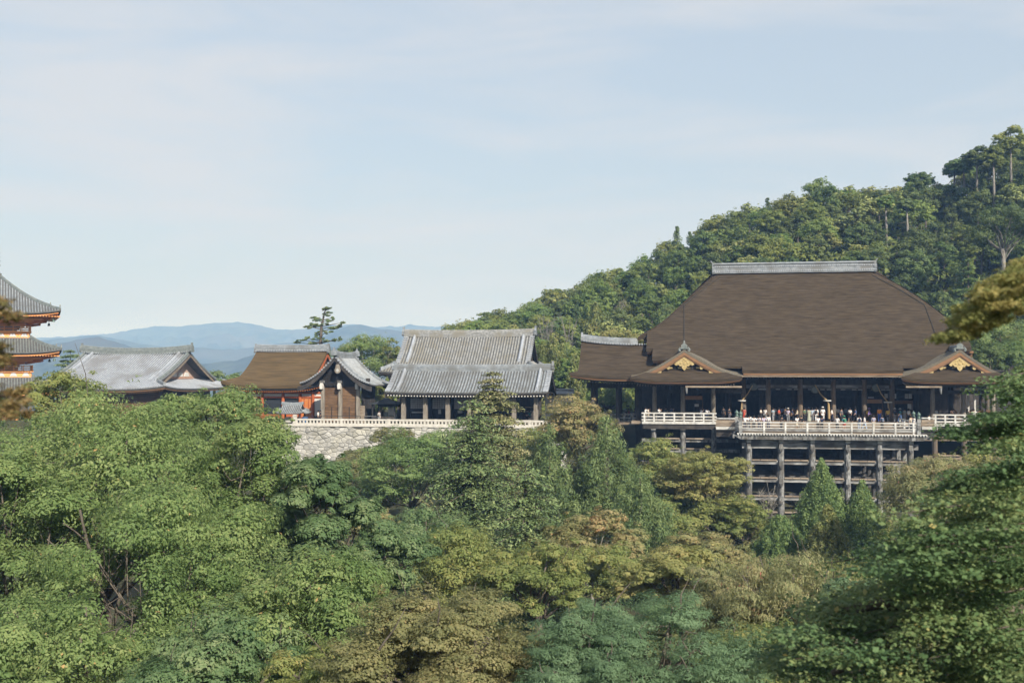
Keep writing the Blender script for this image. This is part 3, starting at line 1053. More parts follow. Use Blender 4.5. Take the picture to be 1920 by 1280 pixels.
# darker railing of the gallery beside the corridor
for zo in (.95, .5, .12):
    MB().span(X(1120, 140), X(1204, 140), 139.9, 140.1, fl - .3 + zo, fl - .3 + zo + .14).build('rail', M['wood_grey'], hall)
for px in (1122, 1146, 1170, 1186, 1203):
    MB().span(X(px, 140) - .1, X(px, 140) + .1, 139.88, 140.12, fl - .3, fl + .9).build('rail_post', M['wood_grey'], hall)
MB().span(X(1110, 140), X(1206, 140), 139.7, 146, fl - .6, fl - .3).build('floor', M['wood_plank'], hall)

# ---- posts and ties under the wings
for p0, posts, lv in ((1341, (1225, 1280, 1338), (826, 845, 868)), (1770, (1751, 1806, 1862), (823, 857, 890))):
    for px in posts:
        yy = 137.6
        x = X(px, yy)
        MB().tube([(x, yy, gz(x, yy) - .5), (x, yy, fl - .36)], .34, 10).build('support_post', M['wood_grey'] if p0 < 1500 else M['wood_pillar'], hall)
        MB().span(x - .3, x + .3, yy - .75, yy - .3, Z(800, yy, px) - .35, Z(800, yy, px) + .2).build('bracket', M['wood_grey'], hall)
    for py in lv:
        yy = 137.6
        z = Z(py, yy, p0)
        MB().span(X(posts[0] - 22, yy), X(posts[-1] + (48 if p0 < 1500 else 30), yy), yy - .14, yy + .14, z - .2, z + .2).build('tie_beam', M['wood_grey'] if p0 < 1500 else M['wood_plank'], hall)
        for a, c in zip(posts, posts[1:]):
            n = 3
            for i in range(n):
                xa_, xb_ = X(a, yy) + .4, X(c, yy) - .4
                w_ = (xb_ - xa_) / n
                m2 = MB()
                m2.slab([[(xa_ + w_ * i, yy - .35, z + .22), (xa_ + w_ * (i + .97), yy - .35, z + .22)], [(xa_ + w_ * i, yy - .1, z + .33), (xa_ + w_ * (i + .97), yy - .1, z + .33)]], .05)
                m2.build('weather_board', M['wood_plank'], hall)

# ---------------------------------------------------------------- low bark-roofed corridor joined to the hall's side
cor = E('side_corridor', 'low open corridor with brown bark roof and short tiled ridge beside the great hall', 'corridor', (X(1140, 142), 142, fl - .3))
KY, KR = 136.5, 142.0
ze, zr = Z(706, KY, 1150), Z(645, KR, 1150)
rows_ = []
xl_, xr_ = X(1068, KY), X(1200, KY)
for t in np.linspace(0, 1, 16):
    y = KY + (KR - KY) * t
    z = ze + (zr - ze) * (.42 * t + .58 * t ** 2.2)
    e = min(1, t / .16)
    xa_ = xl_ + (X(1090, KR) - xl_) * (1 - (1 - min(1, t / .22)) ** 2.0) + .0
    row = []
    for u in np.linspace(0, 1, 17):
        row.append((xa_ + (xr_ + 2.0 - xa_) * u, y, z + (.55 * (1 - u) ** 4 * (1 - t) ** 3) + .5 * (1 - u) ** 3 * t ** 2))
    rows_.append(row)
m2 = MB()
m2.slab(rows_, .35)
m2.slab([[(p[0], 2 * KR - p[1], p[2]) for p in r] for r in rows_], .35)
m2.build('roof', M['bark_roof'], cor)
for off, zo, hh, mm in ((.12, -.355, .2, 'bark_edge'), (.4, -.56, .2, 'wood_dark')):
    m2 = MB()
    top = [Vector((p[0] + off * (1 - i / 16), KY + off, p[2] + zo)) for i, p in enumerate(rows_[0])]
    m2.grid([top, [p - Vector((0, 0, hh)) for p in top], [p + Vector((0, .7, -hh)) for p in top], [p + Vector((0, .7, 0)) for p in top], top])
    m2.build('eave_board', M[mm], cor)
m2 = MB()
for i, x in enumerate(np.arange(X(1084, KY), X(1200, KY), .36)):
    z = ze + .55 * (1 - (x - xl_) / (xr_ - xl_)) ** 4 - .86
    m2.beam((x, KY + .7, z), (x, KY + 2.8, z + .3), .12, .13)
m2.build('rafters', M['wood_plank'], cor, kind='stuff')
m2 = MB()
xr0_ = X(1093, KR)
sweep(m2, [(x, KR, zr - .05 + .55 * ((X(1200, KR) - x) / (X(1200, KR) - xr0_)) ** 2.2) for x in np.linspace(xr0_, X(1214, KR), 12)], .62, .85)
rg = m2.build('tile_ridge', M['tile'], cor)
m2 = MB()
for i in range(24):
    x = xr0_ + (X(1212, KR) - xr0_) * (i + .5) / 24
    z = zr - .05 + .55 * max(0, (X(1200, KR) - x) / (X(1200, KR) - xr0_)) ** 2.2
    m2.tube([(x, KR - .42, z + .02), (x, KR + .42, z + .02)], .12, 6)
m2.build('ridge_tiles', M['tile_pale'], rg, kind='stuff')
m2 = MB()
onigawara(m2, (xr0_ - .1, KR, zr + .4), .8, .95, .25)
m2.build('ridge_end', M['tile_pale'], rg)
for px in (1111, 1158, 1196):
    for yy in (139.6, 144.6):
        x = X(px, 139.6)
        MB().tube([(x, yy, fl - .4), (x, yy, ze - .4)], .26, 10).build('pillar', M['wood_dark'], cor)
MB().span(X(1100, 139.6), X(1205, 139.6), 139.45, 139.75, ze - 1.5, ze - .8).build('beam', M['wood_dark'], cor)

# ---------------------------------------------------------------- the stage on its frame of posts
stage = E('wooden_stage', 'raised wooden viewing stage with pale railing on a tall grid of grey posts', 'viewing stage', (X(1555, SY), SY + 5, gz(X(1555, SY), SY + 3)))
sx0, sx1 = X(1386, SY), X(1724, SY)
MB().span(sx0, sx1, SY + .05, 137.15, ST_Z - .22, ST_Z - .02).build('joist_layer', M['wood_plank'], stage)
m2 = MB()
nb = int((sx1 - sx0) / .42)
for i in range(nb):
    a = sx0 + (sx1 - sx0) * i / nb
    m2.span(a + .006, a + (sx1 - sx0) / nb - .006, SY - .1, 137.18, ST_Z - .018, ST_Z)
m2.build('floor_planks', M['wood_plank'], stage, kind='stuff')
for k in (1, 2):
    MB().span(sx0, sx1, 137.2 - .35 * k, 137.19 - .35 * (k - 1), ST_Z, FLOOR_Z - k * (FLOOR_Z - ST_Z) / 3).build('step', M['wood_plank'], stage)
# edge: drip board with joist ends, dark flared fascia
ex0, ex1 = X(1376, SY), X(1741, SY)
MB().span(ex0 + .3, ex1 - .3, SY - .35, SY + .3, ST_Z - .30, ST_Z - .23).build('edge_board', M['wood_pale'], stage)
m2 = MB()
for x in np.arange(ex0 + .35, ex1 - .3, .32):
    m2.span(x, x + .16, SY - .45, SY + .1, ST_Z - .44, ST_Z - .305)
m2.build('joist_ends', M['wood_pale'], stage, kind='stuff')
m2 = MB()
m2.prism([(ex0 - .1, SY - .3, ST_Z - .45), (ex1 + .1, SY - .3, ST_Z - .45), (ex1 - .7, SY - .2, ST_Z - .95), (ex0 + .7, SY - .2, ST_Z - .95)], (0, .3, 0))
m2.build('fascia', M['wood_grey'], stage)
for x, e in ((ex0, 1), (ex1, -1)):
    MB().beam((x - e * .1, SY - .3, ST_Z - .62), (x + e * .6, SY + 11, ST_Z - .62), .2, .4).build('side_fascia', M['wood_grey'], stage)
# railing
zr_ = ST_Z
for zo, th, w_ in ((.92, .13, .16), (.60, .10, .12), (.30, .08, .12)):
    MB().span(sx0 - .1, sx1 + .1, SY - w_ / 2 + .08, SY + w_ / 2 + .08, zr_ + zo, zr_ + zo + th).build('rail', M['wood_pale'], stage)
for a, c in zip((1388, 1432, 1472, 1513, 1554, 1596, 1637, 1678), (1432, 1472, 1513, 1554, 1596, 1637, 1678, 1722)):
    MB().span(X(a, SY) + .12, X(c, SY) - .12, SY + .03, SY + .10, zr_ - .05, zr_ + .26).build('kick_board', M['wood_beam'], stage)
for px in (1388, 1432, 1472, 1513, 1554, 1596, 1637, 1678, 1712, 1722):
    big = px in (1388, 1722)
    w_ = .19 if big else .105
    x = X(px, SY)
    p_ = MB().span(x - w_, x + w_, SY - w_ + .08, SY + w_ + .08, zr_ - .2, zr_ + (1.5 if big else 1.04)).build('rail_post', M['wood_pale'] if not big else M['wood_beam'], stage)
    if big:
        MB().lathe((x, SY + .08, zr_ + 1.5), [(.2, 0), (.21, .18), (.14, .22), (.14, .3), (.22, .42), (.2, .56), (.08, .68), (.02, .8)], 12).build('finial', M['bronze_green'], p_, smooth=True)
x = X(1381, SY + 3)
p_ = MB().span(x - .18, x + .18, SY + 2.8, SY + 3.16, zr_ - .2, zr_ + 1.5).build('rail_post', M['wood_beam'], stage)
MB().lathe((x, SY + 3, zr_ + 1.5), [(.2, 0), (.21, .18), (.14, .22), (.14, .3), (.22, .42), (.2, .56), (.08, .68), (.02, .8)], 12).build('finial', M['bronze_green'], p_, smooth=True)
x = X(1712, SY + 3)
p_ = MB().span(x - .18, x + .18, SY + 2.8, SY + 3.16, zr_ - .2, zr_ + 1.5).build('rail_post', M['wood_beam'], stage)
MB().lathe((x, SY + 3, zr_ + 1.5), [(.2, 0), (.21, .18), (.14, .22), (.14, .3), (.22, .42), (.2, .56), (.08, .68), (.02, .8)], 12).build('finial', M['bronze_green'], p_, smooth=True)
for x in (sx0, sx1):
    for zo, th in ((.92, .13), (.60, .10), (.30, .08)):
        MB().span(x - .06, x + .06, SY + .2, 137.1, zr_ + zo, zr_ + zo + th).build('rail', M['wood_pale'], stage)
    for yy in (SY + 6, SY + 9, SY + 11.8):
        MB().span(x - .1, x + .1, yy - .1, yy + .1, zr_, zr_ + 1.04).build('rail_post', M['wood_pale'], stage)
# side bays between the stage and the wings: lower planked rails
for p0, p1 in ((1342, 1384), (1727, 1751)):
    yy = 131.5
    z0 = Z(803, yy, p0)
    MB().span(X(p0, yy), X(p1, yy), yy, 137.1, z0 - .3, z0 - .02).build('side_floor', M['wood_plank'], stage)
    for zo, th in ((.28, .35), (.72, .30), (1.16, .12)):
        MB().span(X(p0, yy), X(p1, yy), yy - .02, yy + .08, z0 + zo, z0 + zo + th).build('side_rail_board', M['wood_plank'] if zo < 1 else M['wood_pale'], stage)
    MB().span(X(p0, yy), X(p1, yy) + .3, yy - .3, yy + .1, z0 - .1, z0 + .22).build('side_edge', M['wood_pale'], stage)
    MB().span(X(p0, yy), X(p1, yy), yy + .1, yy + .3, z0 - 1.0, z0 - .3).build('side_beam', M['wood_dark'], stage)

# posts and ties
PX = (1403, 1463, 1521.5, 1587.5, 1647, 1705)
LEV = (836.5, 868, 901.5, 935.5, 966)
px_x = [X(p, 126) for p in PX]
for j, yy in enumerate((126.0, 129.6, 133.2, 136.6)):
    for x in px_x:
        zt = ST_Z - .95
        MB().tube([(x, yy, gz(x, yy) - .6), (x, yy, zt)], .36 if j == 0 else .33, 12).build('post', M['wood_grey'] if j == 0 or x > px_x[4] else M['wood_shaded'], stage)  # inner posts get the shade-darkened wood, except in the sunlit end bay
    for li, py in enumerate(LEV):
        z = Z(py, 126, 1555)
        if z < gz(px_x[0], yy): continue
        h = .30 if li == 0 else .21
        MB().span(px_x[0] - .75, px_x[-1] + .85, yy - .13, yy + .13, z - h, z + h).build('tie_beam', M['wood_beam'] if j == 0 else M['wood_shaded'], stage)
    MB().span(px_x[0] - .3, px_x[-1] + .3, yy - .2, yy + .2, ST_Z - 1.55, ST_Z - .96).build('head_beam', M['wood_beam'] if j == 0 else M['wood_shaded'], stage)
for li, py in enumerate(LEV):
    z = Z(py, 126, 1555)
    for x in px_x:
        MB().span(x - .14, x + .14, 125.35, 137.5, z - .62, z - .32 + .0).build('cross_tie', M['wood_shaded'], stage)
        # wedge block on the face of the post
        MB().prism([(x - .2, 125.58, z + .28), (x + .2, 125.58, z + .28), (x + .24, 125.58, z - .28), (x + .1, 125.58, z - .48), (x - .1, 125.58, z - .48), (x - .24, 125.58, z - .28)], (0, -.16, 0)).build('wedge_block', M['wood_grey'], stage)
    if li == 0: continue
    for a, c in zip(px_x, px_x[1:]):
        n = 4 if c - a > 3.9 else 3
        xa_, xb_ = a + .38, c - .38
        for i in range(n):
            w_ = (xb_ - xa_) / n
            q0, q1 = xa_ + w_ * i, xa_ + w_ * (i + .95)
            m2 = MB()
            m2.slab([[(q0, 125.70, z + .24), (q1, 125.70, z + .24)], [(q0, 126.0, z + .35), (q1, 126.0, z + .35)]], .05)
            m2.build('weather_board', M['wood_plank'], stage)
    for x, e in ((px_x[0], -1), (px_x[-1], 1)):
        m2 = MB()
        m2.slab([[(x + e * .4, 125.5, z + .30), (x + e * 1.0, 125.5, z + .22)], [(x + e * .4, 126.3, z + .36), (x + e * 1.0, 126.3, z + .28)]], .05)
        m2.build('end_cap_board', M['wood_plank'], stage)
for x in px_x:
    MB().span(x - .24, x + .24, 125.3, 125.75, ST_Z - 1.32, ST_Z - .96).build('cap_block', M['wood_pale'], stage)


# ---------------------------------------------------------------- things hanging and standing in the hall
for i, (px, py, rope) in enumerate(((1413, 725, [(1411, 722), (1402, 738), (1391, 751), (1390.5, 764), (1391, 776)]), (1528, 730, [(1528, 721), (1538, 738), (1551, 751), (1553.5, 757), (1554.5, 772), (1554.5, 785)]),
                             (1642, 727, [(1644, 720), (1652, 738), (1665, 754), (1666, 766), (1666, 778)]))):
    c = at(px, py, 139.0)
    m2 = MB()
    m2.tube([c + Vector((0, -.22, 0)), c + Vector((0, -.16, 0)), c + Vector((0, .16, 0)), c + Vector((0, .22, 0))], [.42, .5, .5, .42], 20)
    w = ('tied to the pillar nearest the bark roofed corridor', 'tied to the middle pillar above the crowd', 'tied to the pillar beside the orange counter')[i]
    g = E('gong', 'grey bronze gong, its rope ' + w, 'gong', c + Vector((0, .0, -.5)), 'gongs under the hall eave')
    m2.build('disc', M['bronze_dark'], g, smooth=False)
    MB().beam(c + Vector((0, 0, .45)), c + Vector((0, 0, 1.4)), .06, .06).build('hanger', M['iron'], g)
    m2 = MB()
    P_ = [at(a, b_, 138.8) for a, b_ in rope]
    m2.tube(P_, [.07] * 2 + [.10] * (len(P_) - 2), 7)
    rp = E('bell_rope', 'tan bell rope ' + w, 'rope', P_[-1], 'bell ropes of the gongs')
    m2.build('cord', M['rope'], rp)
    m2 = MB()
    e0, e1 = P_[-1], P_[-3] if i == 1 else P_[-2]
    m2.tube([e1, (e0 + e1) / 2, e0], [.13, .17, .15], 8)
    m2.build('tassel', M['rope'], rp)
    MB().tube([P_[2] + Vector((0, 0, -.05)), P_[2] + Vector((0, 0, .08))], .5, 12).build('pillar_band', M['paper'], rp)


def counter(name, lab, p0, p1, y, z0, z1, mt, papers=()):
    r0 = E(name, lab, 'stall', (X((p0 + p1) / 2, y), y, fl))
    MB().span(X(p0, y), X(p1, y), y, y + .1, z0, z1).build('sign_board', M[mt], r0)
    MB().span(X(p0, y), X(p1, y), y + .02, y + .9, fl, fl + .95).build('desk', M['wood_brown'], r0)
    for px in (p0, p1):
        MB().span(X(px, y) - .06, X(px, y) + .06, y + .0, y + .12, fl, z1).build('upright', M['wood_brown'], r0)
    for (a, w_, q0, q1) in papers:
        MB().span(X(a, y), X(a + w_, y), y - .05, y - .01, Z(q1, y, a), Z(q0, y, a)).build('paper_notice', M['paper'], r0)


counter('sales_counter', 'dark stall with plain orange board under the gallery gable nearest the corridor', 1284, 1317, 143.2, Z(749, 143.2), Z(742, 143.2), 'ochre', [(1302, 8, 757, 762)])
counter('sales_counter', 'stall with orange slatted board and white photos behind the third gong', 1620, 1654, 143.2, Z(754, 143.2), Z(747, 143.2), 'ochre', [(1627, 11, 744, 746), (1658, 6, 738, 746)])
counter('sales_counter', 'stall with brown board under white photo notices at the end of the crowd', 1676, 1710, 143.2, Z(755, 143.2), Z(749, 143.2), 'wood_brown', [(1673, 7, 738, 747), (1696, 6, 738, 747), (1703, 6, 738, 747), (1701, 7, 757, 767)])
sb = at(1406, 777, 131)
nb_ = E('notice_stand', 'small white notice board on a stand by the stage corner', 'notice board', (sb.x, sb.y, ST_Z))
MB().span(sb.x - .2, sb.x + .2, sb.y - .02, sb.y + .02, ST_Z + .9, ST_Z + 1.35).build('board', M['paper'], nb_)
MB().span(sb.x - .03, sb.x + .03, sb.y + .02, sb.y + .06, ST_Z, ST_Z + 1.2).build('leg', M['iron'], nb_)

# ---------------------------------------------------------------- stone retaining wall and its balustrade
rng = np.random.default_rng(11)
wall = E('stone_wall', 'pale retaining wall of irregular fitted stones below the temple terrace', 'stone wall', (X(650, WALL_Y), WALL_Y, 7.0))
wx0, wx1 = X(470, WALL_Y), WX1
MB().span(wx0, wx1, WALL_Y + .02, WALL_Y + 1.0, 5.5, TERR_Z - .02).build('wall_core', M['joint'], wall)
MB().span(wx0, wx1, WALL_Y - .22, WALL_Y + .7, TERR_Z - .28, TERR_Z).build('coping', M['stone_pale'], wall)


def voronoi(w, h, sx, sz):
    pts = []
    nz_ = int(h / sz)
    for i in range(-1, nz_ + 2):
        for k in range(-1, int(w / sx) + 2):
            if rng.random() < .16: continue
            pts.append(((k + .5 + (.5 if i % 2 else 0) + rng.uniform(-.48, .48)) * sx, (i + .5 + rng.uniform(-.48, .48)) * sz))
    pts = np.array(pts)
    cells = []
    for i, p in enumerate(pts):
        if not (0 < p[0] < w and 0 < p[1] < h): continue
        poly = [(p[0] - 3 * sx, p[1] - 3 * sz), (p[0] + 3 * sx, p[1] - 3 * sz), (p[0] + 3 * sx, p[1] + 3 * sz), (p[0] - 3 * sx, p[1] + 3 * sz)]
        d = np.abs(pts - p)
        for q in pts[(d[:, 0] < 3 * sx) & (d[:, 1] < 3 * sz)]:
            if q[0] == p[0] and q[1] == p[1]: continue
            n = ((q[0] - p[0]) / sx ** 2, (q[1] - p[1]) / sz ** 2)
            c = ((q[0] + p[0]) / 2 * n[0] + (q[1] + p[1]) / 2 * n[1])
            out = []
            for a, b_ in zip(poly, poly[1:] + poly[:1]):
                da, db = a[0] * n[0] + a[1] * n[1] - c, b_[0] * n[0] + b_[1] * n[1] - c
                if da <= 0: out.append(a)
                if da * db < 0:
                    t = da / (da - db)
                    out.append((a[0] + (b_[0] - a[0]) * t, a[1] + (b_[1] - a[1]) * t))
            poly = out
            if len(poly) < 3: break
        if len(poly) >= 3: cells.append((p, [(min(max(a, 0), w), min(max(c, 0), h)) for a, c in poly]))
    return cells


def stone_mb(mb, poly, x0, z0, pro):
    cx, cz = np.mean([p[0] for p in poly]), np.mean([p[1] for p in poly])
    A = [(x0 + p[0] + (cx - p[0]) * .04, WALL_Y + .03, z0 + p[1] + (cz - p[1]) * .05) for p in poly]
    B = [(x0 + p[0] + (cx - p[0]) * .05, WALL_Y - pro * .6, z0 + p[1] + (cz - p[1]) * .07) for p in poly]
    tl = rng.uniform(-.05, .05)
    C = [(x0 + p[0] + (cx - p[0]) * .32, WALL_Y - pro + tl * (p[1] - cz), z0 + p[1] + (cz - p[1]) * .34) for p in poly]
    b_, n = len(mb.v), len(poly)
    mb.v += A + B + C
    for r in (0, n):
        for i in range(n):
            j = (i + 1) % n
            mb.f.append((b_ + r + i, b_ + r + j, b_ + r + n + j, b_ + r + n + i))
    mb.f.append(tuple(b_ + 2 * n + i for i in range(n)))


rest = MB()
sA, sB = X(542, WALL_Y), X(765, WALL_Y)
H_ = TERR_Z - .29 - 6.0
nst = 0
for p, poly in voronoi(wx1 - wx0, H_, .74, .46):
    x = wx0 + p[0]
    pro = rng.uniform(.06, .17)
    if sA < x < sB and nst < 290:
        m2 = MB()
        stone_mb(m2, poly, wx0, 6.0, pro)
        m2.build('stone', M['stone_wall'], wall)
        nst += 1
    else:
        stone_mb(rest, poly, wx0, 6.0, pro)
rest.build('stones', M['stone_wall'], wall, kind='stuff')

fen = E('stone_balustrade', 'long white stone balustrade along the edge of the temple terrace', 'balustrade', (X(750, WALL_Y), WALL_Y, TERR_Z))
fx0, fx1 = X(549, WALL_Y), X(1062, WALL_Y)
ft = Z(785.5, WALL_Y, 700)
MB().span(fx0, fx1, WALL_Y - .12, WALL_Y + .12, ft - .21, ft).build('top_rail', M['stone_pale'], fen)
MB().span(fx0, fx1, WALL_Y - .10, WALL_Y + .10, TERR_Z + .004, TERR_Z + .14).build('bottom_rail', M['stone_pale'], fen)
n = int((fx1 - fx0) / .47)
bal = MB().span(-.10, .10, -.085, .085, 0, ft - .21 - TERR_Z - .14)
proto = None
for i in range(n + 1):
    x = fx0 + .15 + (fx1 - fx0 - .3) * i / n
    if proto is None:
        m2 = MB()
        m2.add(bal, Matrix.Translation((x, WALL_Y, TERR_Z + .14)))
        proto = m2.build('baluster', M['stone_pale'], fen)
        px0_ = x
    else:
        c = proto.copy()
        COL.objects.link(c)
        c.location = proto.location + Vector((x - px0_, 0, 0))
for px in (553.5, 641, 729, 817, 905, 993):
    x = X(px, WALL_Y)
    m2 = MB()
    big = 1.0 if px < 560 else .78
    m2.span(x - .2 * big, x + .2 * big, WALL_Y - .19 * big - .003, WALL_Y + .19 * big, TERR_Z, ft + (.32 if big == 1 else .03))
    if big == 1:
        m2.span(x - .26, x + .26, WALL_Y - .25, WALL_Y + .25, ft + .32, ft + .42)
        m2.span(x - .18, x + .18, WALL_Y - .17, WALL_Y + .17, ft + .42, ft + .52)
    m2.build('post', M['stone_pale'], fen)

# ---------------------------------------------------------------- long tiled corridor on the terrace
T0 = TERR_Z
EYc, RYc = 137.0, 141.6
ga = E('tiled_corridor', 'long open corridor with grey tiled roof and white lattice screens behind the balustrade', 'corridor', (X(890, RYc), RYc, T0))
cxa, cxb = X(741, RYc), X(1034, RYc)
h = Hip((cxa + cxb) / 2, RYc, (cxb - cxa) / 2, RYc - EYc, (cxb - cxa) / 2, Z(736, EYc, 890), Z(693, RYc, 890), conc=1.0, up=.12)
h.shell(.16).build('roof', M['tile_gap'], ga)
h.rows(.40, .105, .34).build('tile_rows', M['tile'], ga, kind='stuff')
rm, ends = h.ridge(.6, .82, .2, .14)
rg = rm.build('tile_ridge', M['tile'], ga)
for e, (x, y, z) in zip((-1, 1), ends):
    m2 = MB()
    onigawara(m2, (x, y, z - .1), .9, 1.0)
    m2.build('ridge_end', M['tile'], rg)
for k_ in h.kudari(1.45, .36, .46, 0.5): k_.build('descending_ridge', M['tile_pale'], ga)
for x in (-1, 1):
    for sg in (1,):
        for q in np.linspace(.4, h.b - .3, 12):
            pass
m2 = MB()
for e in (-1, 1):
    for d in np.linspace(.2, h.b - .3, 13):
        p = h.fp(e * (h.g - .02), d, 1)
        m2.tube([(p[0] - e * .55, p[1], p[2] + .06), (p[0] + e * .16, p[1], p[2] + .06)], .12, 7)
m2.build('verge_tiles', M['tile_pale'], ga, kind='stuff')
for bm_ in h.barge(.42, .12, .05, .18): bm_.build('barge_board', M['wood_dark'], ga)
for g_ in h.gable(.9): g_.build('gable_wall', M['wood_dark'], ga)
for e_ in h.eave(.16, .34)[:2]: e_.build('eave_board', M['wood_dark'], ga)
h.rafters(.40, .55, 1.6, .13).build('rafters', M['wood_dark'], ga, kind='stuff')
m2 = MB()
for l in np.arange(-h.a + .3, h.a - .2, .40):
    p = h.fp(l, 0.1, 1)
    m2.box((p[0], p[1] + .05, p[2] - .52), (.15, .04, .15))
m2.build('rafter_ends', M['plaster'], ga, kind='stuff')
ez = h.ze
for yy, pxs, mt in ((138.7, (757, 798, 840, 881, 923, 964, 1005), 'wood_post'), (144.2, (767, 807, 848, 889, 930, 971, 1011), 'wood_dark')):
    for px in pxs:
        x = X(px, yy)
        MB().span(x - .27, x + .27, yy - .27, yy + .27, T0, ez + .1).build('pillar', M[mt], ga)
    MB().span(X(pxs[0] - 2, yy), X(pxs[-1] + 6, yy), yy - .14, yy + .14, ez - .75, ez - .25).build('beam', M['wood_dark'], ga)
for a, c in zip((757, 798, 840, 881, 923, 964), (798, 840, 881, 923, 964, 1005)):
    MB().span(X(a, 138.7) + .28, X(c, 138.7) - .28, 138.5, 138.9, T0 + .12, T0 + .55).build('bench_rail', M['wood_post'], ga)
for a, c in zip((770, 811, 852, 893, 934), (796, 837, 878, 919, 960)):
    yy = 141.2
    MB().span(X(a, yy), X(c, yy), yy, yy + .06, Z(769, yy), Z(744, yy)).build('lattice_screen', M['lattice_white'], ga)
    m2 = MB()
    for i in range(9):
        x = X(a, yy) + (X(c, yy) - X(a, yy)) * i / 8
        m2.span(x - .022, x + .022, yy - .05, yy - .005, Z(769, yy), Z(744, yy))
    for i in range(7):
        z = Z(769, yy) + (Z(744, yy) - Z(769, yy)) * i / 6
        m2.span(X(a, yy), X(c, yy), yy - .045, yy - .008, z - .022, z + .022)
    m2.build('lattice_bars', M['wood_grey'], ga, kind='stuff')
MB().span(X(765, 147.3), X(1010, 147.3), 147.3, 147.5, T0, ez + 1).build('back_wall', M['wood_dark'], ga)
for px, w_, p0, p1, mt in ((822, 4.5, 770, 779, 'paper'), (858, 8, 772, 777, 'paper'), (772, 22, 775, 777.5, 'paper'), (984, 20, 764, 766, 'wood_post'), (984, 20, 772, 774, 'wood_post')):
    yy = 142.0
    MB().span(X(px, yy), X(px + w_, yy), yy, yy + .3, Z(p1, yy), Z(p0, yy)).build('notice_panel' if mt == 'paper' else 'rail', M[mt], ga)

# ---------------------------------------------------------------- taller tiled hall behind the corridor
EYa, RYa = 147.5, 154.5
ah = E('tiled_hall', 'tall hall with weathered grey tiled roof rising directly behind the long corridor', 'temple hall', (X(880, RYa), RYa, T0))
g0, g1 = X(760, RYa), X(1001, RYa)
cx = (g0 + g1) / 2
h = Hip(cx, RYa, cx - X(709, EYa), RYa - EYa, (g1 - g0) / 2, Z(699, EYa, 720), Z(629, RYa, 880), conc=1.1, up=.3, gi=.6)
h.shell(.2).build('roof', M['tile_gap'], ah)
h.rows(.40, .11, .36, back=False).build('tile_rows', M['tile_old'], ah, kind='stuff')
rm, ends = h.ridge(.66, .95, .25, .18)
rg = rm.build('tile_ridge', M['tile_old'], ah)
for e, (x, y, z) in zip((-1, 1), ends):
    m2 = MB()
    onigawara(m2, (x, y, z - .1), 1.0, 1.1)
    m2.build('ridge_end', M['tile'], rg)
for k_ in h.kudari(1.5, .4, .5): k_.build('descending_ridge', M['tile_pale'], ah)
for k_ in h.sumi(.36, .42): k_.build('hip_ridge', M['tile'], ah)
for g_ in h.gable(.6): g_.build('gable_wall', M['wood_dark'], ah)
for bm_ in h.barge(.5, .14, .05, .15): bm_.build('barge_board', M['wood_dark'], ah)
m2 = MB()
for e in (-1, 1):
    for d in np.linspace(h.s + .2, h.b - .3, 14):
        p = h.fp(e * (h.g - .02), d, 1)
        m2.tube([(p[0] - e * .5, p[1], p[2] + .06), (p[0] + e * .2, p[1], p[2] + .06)], .13, 7)
m2.build('verge_tiles', M['tile_pale'], ah, kind='stuff')
for e_ in h.eave(.2, .45): e_.build('eave_board', M['wood_dark'], ah)
h.rafters(.45, .62, 1.8).build('rafters', M['wood_dark'], ah, kind='stuff')
MB().span(h.cx - h.a + 2.2, h.cx + h.a - 2.2, EYa + 2.2, RYa + 5, T0, h.ze + .4).build('wall', M['wood_dark'], ah)

# ---------------------------------------------------------------- gate with its gable to the front
FYg, BYg = 136.6, 146.0
gx_ = X(633, FYg)
gt = E('temple_gate', 'dark timber gate with curved grey tiled gable roof and brown plank doors', 'gate', (gx_, (FYg + BYg) / 2, T0))
hb = (X(693, FYg) - X(562, FYg)) / 2
gxc = (X(693, FYg) + X(562, FYg)) / 2
h = Hip(0, 0, (BYg - FYg) / 2, hb, (BYg - FYg) / 2, Z(722, FYg, 633), Z(667, FYg, 633), conc=1.5, up=.25)
RM = Matrix.Translation((gxc, (FYg + BYg) / 2, 0)) @ Matrix.Rotation(math.pi / 2, 4, 'Z')


def rot(mb, m=RM):
    o = MB()
    o.add(mb, m)
    return o


rot(h.shell(.16)).build('roof', M['tile_gap'], gt)
rot(h.rows(.30, .085, .3)).build('tile_rows', M['tile'], gt, kind='stuff')
rm, ends = h.ridge(.55, .7, .2, .28)
rg = rot(rm).build('tile_ridge', M['tile'], gt)
for (x, y, z) in ends:
    p = RM @ Vector((x, y, z))
    m2 = MB()
    onigawara(m2, (p.x, p.y, p.z - .1), .8, .85, .25, 'y')
    m2.build('ridge_end', M['tile'], rg)
for k_ in h.kudari(1.15, .32, .4, .9): rot(k_).build('descending_ridge', M['tile'], gt)
m2 = MB()
for d in np.linspace(.15, h.b - .25, 16):
    for sg in (1, -1):
        for e in (1, -1):
            p = Vector(h.fp(e * (h.g - .02), d, sg))
            m2.tube([p + Vector((-e * .5, 0, .05)), p + Vector((e * .18, 0, .05))], .11, 7)
rot(m2).build('verge_tiles', M['tile_pale'], gt, kind='stuff')
for bm_ in h.barge(.5, .14, .02, .17): rot(bm_).build('barge_board', M['wood_dark'], gt)
for g_ in h.gable(1.3): rot(g_).build('gable_wall', M['eave_dark'], gt)
